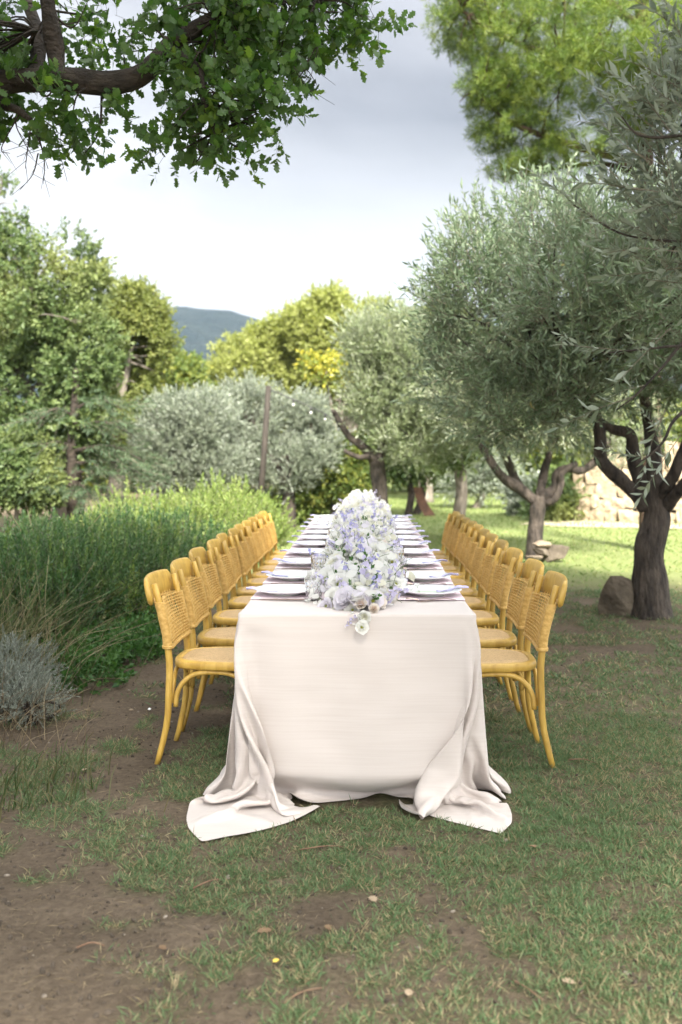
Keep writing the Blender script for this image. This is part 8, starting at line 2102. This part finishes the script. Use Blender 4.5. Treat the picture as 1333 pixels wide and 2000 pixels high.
for sd, nm in ((-1, 'left'), (1, 'right')):
    for i, y in enumerate(PY):
        px_ = XC + sd * .312
        y = y + pr_.normal() * .008
        w_ = ordl(i)
        rz = 0 if sd > 0 else math.pi
        single('placemat', mat_me, 'pink striped placemat under the plate on the %s side, %s' % (nm, w_), 'placemat', (XC + sd * .285, y + .0, ZT), pr_.normal() * .02, 'pink placemats')
        single('dinner_plate', plate_me, 'pale painted china plate on the %s side, %s' % (nm, w_), 'plate', (px_, y, ZT + .0045), pr_.random() * 6, 'china plates')
        single('napkin', ribs[pr_.integers(5)], 'lavender silk napkin over the plate rim on the %s side, %s' % (nm, w_), 'napkin', (px_, y - .02 + pr_.normal() * .012, ZT + .0048), rz + pr_.normal() * .12, 'lavender napkins')
        ky, fy = (y - .156, y + .156) if sd < 0 else (y + .156, y - .156)
        single('knife', knife_me, 'slim rose-gold knife beside the %s plate, %s' % (nm, w_), 'knife', (px_ + sd * .10, ky, ZT + .002), math.pi if sd > 0 else 0, 'rose-gold knives')
        single('fork', fork_me, 'rose-gold fork beside the %s plate, %s' % (nm, w_), 'fork', (px_ + sd * .10, fy, ZT + .002), math.pi if sd > 0 else 0, 'rose-gold forks')
        tall = (i % 3 == 1)
        gx_ = XC + sd * (.155 + .02 * pr_.random())
        gy_ = y + (-.02 if sd < 0 else .10) + pr_.normal() * .02
        if i == 0:
            gx_, gy_ = (-.212, 4.17) if sd < 0 else (.155, 4.50)
        if i == 1:
            gx_, gy_ = (-.222, 4.84) if sd < 0 else (.172, 5.22)
        single('drinking_glass', tall_me if tall else tumbler_me, '%s cut-crystal glass between flowers and the %s plate, %s' % ('tall' if tall else 'short', nm, w_), 'glass', (gx_, gy_, ZT - .0005), pr_.random(), 'cut-crystal glasses')

# ------------------------------------------------------------------ flowers


def petal(L, W, cup, ruf, seed, nu=5, nv=4, tip=0.35):
    """Petal grid: runs outward along +X from the origin, curling up by cup."""
    rr = np.random.default_rng(seed)
    ph = rr.random() * 6
    V = []
    for i in range(nv):
        t = i / (nv - 1)
        for j in range(nu):
            u = j / (nu - 1) * 2 - 1
            w = W * (0.18 + 1.0 * math.sin(min(t * 1.15, 1) * math.pi * (1 - tip * .5)) ** .8 if t > 0 else .18)
            x = L * t * (1 - .16 * u * u * t)
            y = u * w / 2
            z = cup * t * t * L + .25 * abs(u) ** 2 * W * .5 * t + ruf * L * math.sin(u * 5 + ph) * t * t
            V.append((x, y, z))
    ii, jj = np.meshgrid(np.arange(nu - 1), np.arange(nv - 1))
    q = (jj * nu + ii).ravel()
    return np.array(V), np.stack([q, q + 1, q + nu + 1, q + nu], -1)


def tilt(V, el_, az, r0=0.0):
    M = euler(0, 0, az) @ euler(0, -el_, 0)
    V = V @ M.T
    return V + np.array([r0 * math.cos(az), r0 * math.sin(az), 0])


def bloom(kind, seed):
    rr = np.random.default_rng(seed)
    mb = MB()
    if kind == 'lisianthus':                                        # open ruffled cup, diameter 1
        for ring, (np_, L, W, el_, cup, r0) in enumerate([(5, .52, .56, .42, .12, .03), (4, .40, .46, .85, .10, .02)]):
            for i in range(np_):
                V, F = petal(L * (1 + .1 * rr.normal()), W, cup, .07, seed * 10 + i + ring * 7)
                mb.add(tilt(V, el_ + rr.normal() * .12, 2 * math.pi * (i + .5 * ring) / np_ + rr.normal() * .1, r0), F, 0)
        mb.lathe([(.0, .0), (.05, .03), (.075, .10), (.05, .17), (0, .19)], 8, 1)
        for i in range(7):
            a = i * .9
            mb.tube([(0.03 * math.cos(a), .03 * math.sin(a), .05), (.10 * math.cos(a), .10 * math.sin(a), .2)], .012, 3, 2)
    elif kind == 'rose':
        for ring, (np_, L, W, el_, cup, r0) in enumerate([(6, .46, .44, .35, .25, .06), (5, .40, .42, .75, .15, .05), (5, .34, .36, 1.05, .0, .05), (4, .28, .28, 1.25, -.1, .05), (3, .24, .2, 1.4, -.2, .03)]):
            for i in range(np_):
                V, F = petal(L, W, cup, .03, seed * 10 + i + ring * 7)
                mb.add(tilt(V, el_ + rr.normal() * .06, 2 * math.pi * (i + .37 * ring) / np_ + rr.normal() * .1, r0), F, 0 if ring < 2 else 1)
        mb.lathe([(0, -.08), (.08, -.02), (.06, .05)], 8, 2)
    elif kind == 'sweet_pea':                                       # three ruffled florets on one stem
        for i in range(3):
            c = np.array([.22 * math.cos(i * 2.1), .22 * math.sin(i * 2.1), .12 * i])
            for L, W, el_, az in ((.36, .50, 1.0, i * 2.1), (.30, .24, .35, i * 2.1 - .5), (.30, .24, .35, i * 2.1 + .5)):
                V, F = petal(L, W, .05, .10, seed * 10 + i, 4, 3)
                mb.add(tilt(V, el_ + rr.normal() * .15, az + rr.normal() * .2) + c, F, 0)
            mb.tube([(0, 0, -.5), tuple(c * .5 - [0, 0, .1]), tuple(c)], .014, 3, 1, caps=False)
    elif kind == 'delphinium':                                      # spike of small open florets, length 1.6
        for i in range(11):
            t = i / 10
            az = i * 2.4
            c = np.array([.13 * (1 - .5 * t) * math.cos(az), .13 * (1 - .5 * t) * math.sin(az), -.4 + 1.5 * t])
            for k in range(5):
                V, F = petal(.24 * (1 - .45 * t), .18 * (1 - .4 * t), .1, .03, seed + i, 3, 3)
                V = tilt(V, .35, k * 1.257)
                M = euler(0, 1.1 - .4 * t, az)
                M = euler(0, 0, az) @ euler(0, 1.15 - .4 * t, 0)
                mb.add(V @ M.T + c, F, 0)
        mb.tube([(0, 0, -.7), (0, 0, 1.1)], .014, 3, 1, caps=False)
    elif kind == 'bud':
        mb.lathe([(0, 0), (.10, .08), (.13, .25), (.07, .48), (0, .55)], 8, 0)
        mb.lathe([(0, -.02), (.09, .02), (.12, .12)], 8, 1)
        mb.tube([(0, 0, 0), (.08, 0, -.5), (.0, .1, -1.2)], .022, 4, 1, caps=False)
    return mb


def petalmat(name, c1, c2, trans=0.35):
    return leafmat(name, [(0, c1), (1, c2)], trans=trans, rough=0.6, spec=0.2)


def pm2(name, c, trans=0.45):
    m, n, l, b = mat(name)
    oi = n.new('ShaderNodeObjectInfo')
    hs = node(n, 'ShaderNodeHueSaturation', Color=tuple(c) + (1,))
    mr = node(n, 'ShaderNodeMapRange')
    mr.inputs['To Min'].default_value = 0.9
    mr.inputs['To Max'].default_value = 1.06
    l.new(oi.outputs['Random'], mr.inputs['Value'])
    l.new(mr.outputs[0], hs.inputs['Value'])
    t = n.new('ShaderNodeTexCoord')
    x = node(n, 'ShaderNodeTexNoise', Scale=70.0, Detail=2)
    l.new(t.outputs['Object'], x.inputs['Vector'])
    mx = node(n, 'ShaderNodeMixRGB', blend_type='MULTIPLY')
    mx.inputs[0].default_value = 0.18
    l.new(hs.outputs[0], mx.inputs[1])
    l.new(x.outputs['Fac'], mx.inputs[2])
    l.new(mx.outputs[0], b.inputs['Base Color'])
    b.inputs['Roughness'].default_value = 0.65
    b.inputs['Specular IOR Level'].default_value = 0.2
    tr = n.new('ShaderNodeBsdfTranslucent')
    l.new(mx.outputs[0], tr.inputs['Color'])
    ms = n.new('ShaderNodeMixShader')
    ms.inputs[0].default_value = trans
    l.new(b.outputs[0], ms.inputs[1])
    l.new(tr.outputs[0], ms.inputs[2])
    l.new(ms.outputs[0], n['Material Output'].inputs['Surface'])
    return m


P_white = pm2('white_petal', (0.86, 0.86, 0.82))
P_cream = pm2('cream_petal', (0.84, 0.83, 0.70))
P_blush = pm2('pale_lilac_petal', (0.86, 0.83, 0.89))
P_lilac = pm2('lilac_petal', (0.68, 0.64, 0.83))
P_violet = pm2('violet_blue_petal', (0.50, 0.49, 0.78))
P_rose = pm2('tea_rose_petal', (0.88, 0.82, 0.74))
P_rose_in = pm2('tea_rose_heart', (0.82, 0.69, 0.58))
P_yel = pm2('yellow_green_heart', (0.40, 0.44, 0.08))
P_green = noisy('stem_green', (0.05, 0.09, 0.03), (0.12, 0.17, 0.06), 20, .6, .1)
BM = {}
for i in range(3):
    BM.setdefault('lisi_w', []).append((bloom('lisianthus', i), [P_white, P_yel, P_yel]))
    BM.setdefault('lisi_l', []).append((bloom('lisianthus', 10 + i), [P_blush, P_yel, P_yel]))
    BM.setdefault('rose_w', []).append((bloom('rose', 20 + i), [P_white, P_cream, P_green]))
    BM.setdefault('rose_t', []).append((bloom('rose', 30 + i), [P_rose, P_rose_in, P_green]))
    BM.setdefault('pea_w', []).append((bloom('sweet_pea', 40 + i), [P_white, P_green]))
    BM.setdefault('pea_c', []).append((bloom('sweet_pea', 43 + i), [P_cream, P_green]))
    BM.setdefault('pea_l', []).append((bloom('sweet_pea', 46 + i), [P_blush, P_green]))
    BM.setdefault('del_l', []).append((bloom('delphinium', 50 + i), [P_lilac, P_green]))
    BM.setdefault('del_v', []).append((bloom('delphinium', 53 + i), [P_violet, P_green]))
    BM.setdefault('bud', []).append((bloom('bud', 60 + i), [P_cream, P_green]))
NAME = {'lisi_w': 'lisianthus', 'lisi_l': 'lisianthus', 'rose_w': 'rose', 'rose_t': 'rose', 'pea_w': 'sweet_pea', 'pea_c': 'sweet_pea', 'pea_l': 'sweet_pea', 'del_l': 'delphinium', 'del_v': 'delphinium', 'bud': 'bud'}
SIZE = {'lisi_w': .078, 'lisi_l': .078, 'rose_w': .072, 'rose_t': .058, 'pea_w': .078, 'pea_c': .074, 'pea_l': .078, 'del_l': .075, 'del_v': .075, 'bud': .030}
PROB = {'lisi_w': .17, 'lisi_l': .10, 'rose_w': .13, 'rose_t': .035, 'pea_w': .22, 'pea_c': .10, 'pea_l': .06, 'del_l': .055, 'del_v': .035, 'bud': .055}
MEH = {k: [mb.mesh(NAME[k], mats_, True) for mb, mats_ in v] for k, v in BM.items()}

fr = np.random.default_rng(1234)
runner = thing('flower_runner', 'long runner of white, cream and lavender blooms down the middle of the table', 'flowers', (XC, 3.9, ZT))
fo = np.array(runner.location)
YA, YB = 3.86, 9.72


def half_w(y):
    return np.interp(y, [3.84, 4.0, 4.3, 4.8, 5.6, 6.6, 7.5, 8.6, 9.4, 9.75], [.05, .125, .185, .190, .170, .185, .205, .225, .21, .10]) + .02 * math.sin(y * 7.3) + .012 * math.sin(y * 17)


def high(y):
    return np.interp(y, [3.84, 4.05, 4.4, 5.0, 6.0, 7.5, 8.5, 9.3, 9.75], [.03, .055, .075, .095, .11, .145, .185, .23, .15]) + .016 * math.sin(y * 9.1 + 1) + .012 * math.sin(y * 23)


def on_runner(n, y0, y1, lo=.75, hi=1.05):
    y = y0 + (y1 - y0) * fr.random(n)
    a = np.pi * (0.04 + .92 * fr.random(n))
    rr = lo + (hi - lo) * fr.random(n)
    hw = np.array([half_w(q) for q in y])
    hh = np.array([high(q) for q in y])
    P = np.stack([XC + .012 + hw * rr * np.cos(a), y, ZT + .015 + hh * rr * np.sin(a)], -1)
    D = nrm(np.stack([np.cos(a) * hh / hw * 1.2, -.55 + fr.normal(size=n) * .35, np.sin(a) + fr.normal(size=n) * .15], -1))
    return P, D


kinds = list(PROB)
pk = np.array([PROB[k] for k in kinds])
pk /= pk.sum()
cnt = 0
P, D = on_runner(278, 3.88, 6.15)
order = np.argsort(P[:, 1])
kn = fr.choice(len(kinds), 278, p=pk)
F0 = []                                                             # the hanging tip, read off the photo
F0 += [('lisi_w', at(707, 1226, 3.76), (0.05, -.9, .35), .064), ('rose_t', at(706, 1182, 3.86), (-.1, -.8, .6), .058), ('rose_t', at(730, 1191, 3.83), (.15, -.8, .5), .052), ('rose_w', at(712, 1205, 3.79), (.0, -.9, .1), .062),
       ('lisi_w', at(655, 1168, 4.02), (-.1, -.75, .6), .085), ('lisi_l', at(688, 1172, 3.98), (0, -.8, .6), .078), ('lisi_l', at(717, 1158, 4.1), (.15, -.6, .7), .085), ('pea_w', at(697, 1205, 3.80), (-.3, -.8, -.2), .062),
       ('del_l', at(690, 1208, 3.79), (-.5, -.5, -.5), .042), ('pea_w', at(628, 1178, 4.05), (-.8, -.5, .3), .075), ('del_v', at(700, 1140, 4.25), (.75, .1, .55), .085), ('rose_t', at(672, 1135, 4.3), (-.1, -.7, .7), .055), ('pea_l', at(646, 1150, 4.15), (-.5, -.6, .6), .08),
       ('lisi_w', at(690, 1192, 3.88), (-.2, -.8, .3), .07), ('pea_c', at(668, 1190, 3.92), (-.4, -.8, .2), .07), ('lisi_l', at(640, 1185, 3.98), (-.5, -.8, .3), .075), ('pea_w', at(722, 1172, 3.95), (.2, -.8, .4), .075), ('rose_w', at(742, 1165, 4.0), (.5, -.7, .4), .07), ('pea_w', at(615, 1165, 4.12), (-.8, -.5, .4), .08), ('pea_w', at(757, 1142, 4.25), (.7, -.4, .6), .078), ('lisi_w', at(745, 1120, 4.45), (.5, -.4, .8), .075)]
items = [(k, p, np.array(d), s) for k, p, d, s in F0] + [(kinds[kn[i]], P[i], D[i], SIZE[kinds[kn[i]]] * (.98 + .36 * fr.random())) for i in order]
tot = fr.random(len(items))
for k, p, d, s in items:
    Rm = frames(nrm(np.array([d])), fr)[0]
    o = bpy.data.objects.new(NAME[k], MEH[k][fr.integers(3)])
    M = Matrix([list(Rm[0]) + [0], list(Rm[1]) + [0], list(Rm[2]) + [0], [0, 0, 0, 1]])
    o.matrix_basis = Matrix.Translation(Vector(p - fo)) @ M @ Matrix.Scale(s, 4)
    link(o, runner)

# blooms farther down the runner, joined
for nm, ks, nb_ in (('white_blooms', ('lisi_w', 'rose_w', 'pea_w', 'pea_c'), 430), ('lilac_blooms', ('lisi_l', 'pea_l', 'del_l', 'del_v'), 115)):
    P, D = on_runner(nb_, 6.1, YB)
    VV, FF, mats_, n0 = [], [], [], 0
    sl = fr.integers(0, len(ks), nb_)
    for q, k in enumerate(ks):
        s = np.nonzero(sl == q)[0]
        mb, mm_ = BM[k][0]
        base = len(mats_)
        mats_ += mm_
        TV = np.concatenate(mb.V)
        V, F, rn = scatter([(TV, [(f, mi + base) for f, mi in mb.F])], P[s], frames(D[s], fr), SIZE[k] * (.9 + .3 * fr.random(len(s))), fr)
        VV.append(V)
        FF += [(f + n0, mi) for f, mi in F]
        n0 += len(V)
    o = new_obj(nm, make_mesh(nm, np.concatenate(VV) - fo, FF, mats_, smooth=True), runner)
    o['kind'] = 'stuff'
# small filler florets and a green heart under the blooms
P, D = on_runner(4200, 3.9, YB, .45, 1.0)
fl = MB()
for i in range(5):
    V, F = petal(.5, .42, .1, .05, i, 3, 3)
    fl.add(tilt(V, .5, i * 1.257), F, 0)
TV = np.concatenate(fl.V)
V, F, rn = scatter([(TV, fl.F)], P, frames(D, fr), .022 + .02 * fr.random(len(P)), fr)
o = new_obj('filler_florets', make_mesh('filler_florets', V - fo, F, [P_white], smooth=True), runner)
o['kind'] = 'stuff'
P, D = on_runner(260, 3.9, YB, .25, .75)
V, F, rn = scatter(T_broad, P, frames(D, fr), .05 + .03 * fr.random(len(P)), fr)
o = new_obj('leaves', make_mesh('leaves', V - fo, F, [M_herb, M_herb], rn), runner)
o['kind'] = 'stuff'
sb = MB()
P, D = on_runner(190, 3.95, 7.5, .8, 1.02)
for p, d in zip(P, D):
    d = nrm(d + fr.normal(size=3) * .7)
    l_ = .05 + .07 * fr.random()
    sb.tube(catmull([p - d * .03, p + d * l_ * .5 + fr.normal(size=3) * .012, p + d * l_], 3) - fo, np.linspace(.0016, .0009, 7), 4, caps=False)
o = sb.build('stems', P_green, runner, True)
o['kind'] = 'stuff'

c = np.array(at(827, 1148, 4.36))
o = new_obj('blossom', BM['pea_c'][1][0].mesh('blossom', [P_white, P_yel], True))
o.location = (XC + .262, 4.27, ZT + .034)
o.scale = (.05, .05, .05)
tag(o, 'single small white blossom lying on the nearest right-hand plate', 'flower')

# ------------------------------------------------------------------ things lying on the ground
M_dleaf = noisy('dry_brown_leaf', (0.10, 0.06, 0.03), (0.22, 0.145, 0.08), 30, .8, .3)
M_tleaf = noisy('dry_tan_leaf', (0.22, 0.165, 0.105), (0.36, 0.28, 0.19), 30, .8, .3)
M_yleaf = noisy('yellow_fallen_leaf', (0.55, 0.40, 0.06), (0.66, 0.52, 0.12), 30, .7, .2)
M_petal = plain('fallen_white_petal', (.85, .84, .80), .6)
ol = leaf_oak(1.0)
for px, py, L, mt, nm, lab, rz in [
        (735, 1772, .055, M_tleaf, 'fallen_leaf', 'tan curled leaf lying on the grass right of centre', .4),
        (535, 1828, .060, M_dleaf, 'fallen_leaf', 'brown crumpled leaf lying on the earth near the bottom centre', 1.9),
        (545, 1884, .030, M_yleaf, 'fallen_leaf', 'small yellow leaf near the bottom edge of the photo', 2.6),
        (326, 1868, .038, M_dleaf, 'fallen_leaf', 'small rust-brown leaf on the bare earth at lower left', .9),
        (164, 1511, .040, M_tleaf, 'fallen_leaf', 'pale leaf on the bare path left of the nearest chair', .1),
        (1052, 1665, .060, M_dleaf, 'bark_piece', 'reddish brown strip of bark on the grass right of the cloth', 2.2),
        (1125, 1932, .045, M_tleaf, 'fallen_leaf', 'pale leaf in the grass at the lower right', 1.2),
        (800, 1940, .045, M_tleaf, 'fallen_leaf', 'dull leaf on the earth below the table near the bottom edge', 3.0),
        (293, 1392, .030, M_petal, 'petal', 'white petal lying on the dark path beside the nearest left chair', .3),
        (650, 1826, .045, M_dleaf, 'fallen_leaf', 'dark curled leaf lying just below the middle of the cloth hem', .7),
        (262, 1392, .035, M_tleaf, 'fallen_leaf', 'faded leaf on the path left of the white petal', 1.4)]:
    c = gp(px, py)
    LV = ol.copy() if nm == 'fallen_leaf' else leaf_hex(1.0, .35 if nm == 'bark_piece' else .8, -.1) if True else None
    LV = LV * L * .8
    V2 = LV - np.array([0, 0, .0012])
    k = len(LV)
    side = np.array([[i, (i + 1) % k, k + (i + 1) % k, k + i] for i in range(k)])
    o = new_obj(nm, make_mesh(nm, np.concatenate([LV, V2]), [(np.array([range(k)]), 0), (np.array([range(k)])[:, ::-1] + k, 0), (side, 0)], [mt]))
    o.location = (c[0], c[1], float(gz(c[0], c[1])) + .016)
    o.rotation_euler = (.16, -.10, rz)
    tag(o, lab, 'leaf' if nm == 'fallen_leaf' else nm.split('_')[0])

M_stick = noisy('dry_stick', (0.10, 0.055, 0.032), (0.22, 0.135, 0.085), 30, .85, .3)
for (xa, ya, xb, yb, rad, lab) in [
        (586, 1664, 668, 1660, .0028, 'thin straight dry twig on the earth just below the cloth hem'),
        (378, 1742, 432, 1722, .0036, 'short bent brown twig on the grass below the left cloth corner'),
        (556, 1972, 632, 1938, .0030, 'reddish dry twig lying slantwise at the bottom of the photo'),
        (150, 1862, 205, 1858, .0036, 'dark twig on the bare earth at the lower left'),
        (1110, 1490, 1165, 1496, .0030, 'thin twig on the grass right of the nearest right-hand chair'),
        (1000, 1922, 1060, 1962, .0026, 'pale thin twig in the grass at the lower right')]:
    a, c = gp(xa, ya), gp(xb, yb)
    a[2], c[2] = float(gz(a[0], a[1])) + .012, float(gz(c[0], c[1])) + .012
    sv = np.random.default_rng(xa)
    mid_ = 0.5 * (a + c) + np.array([sv.normal() * .008, sv.normal() * .008, .008])
    pts_ = catmull([a, mid_, c], 5)
    o = MB().tube(pts_ - a, np.linspace(rad, rad * .5, len(pts_)), 6).build('twig', M_stick, None, True)
    o.location = a
    tag(o, lab, 'twig')
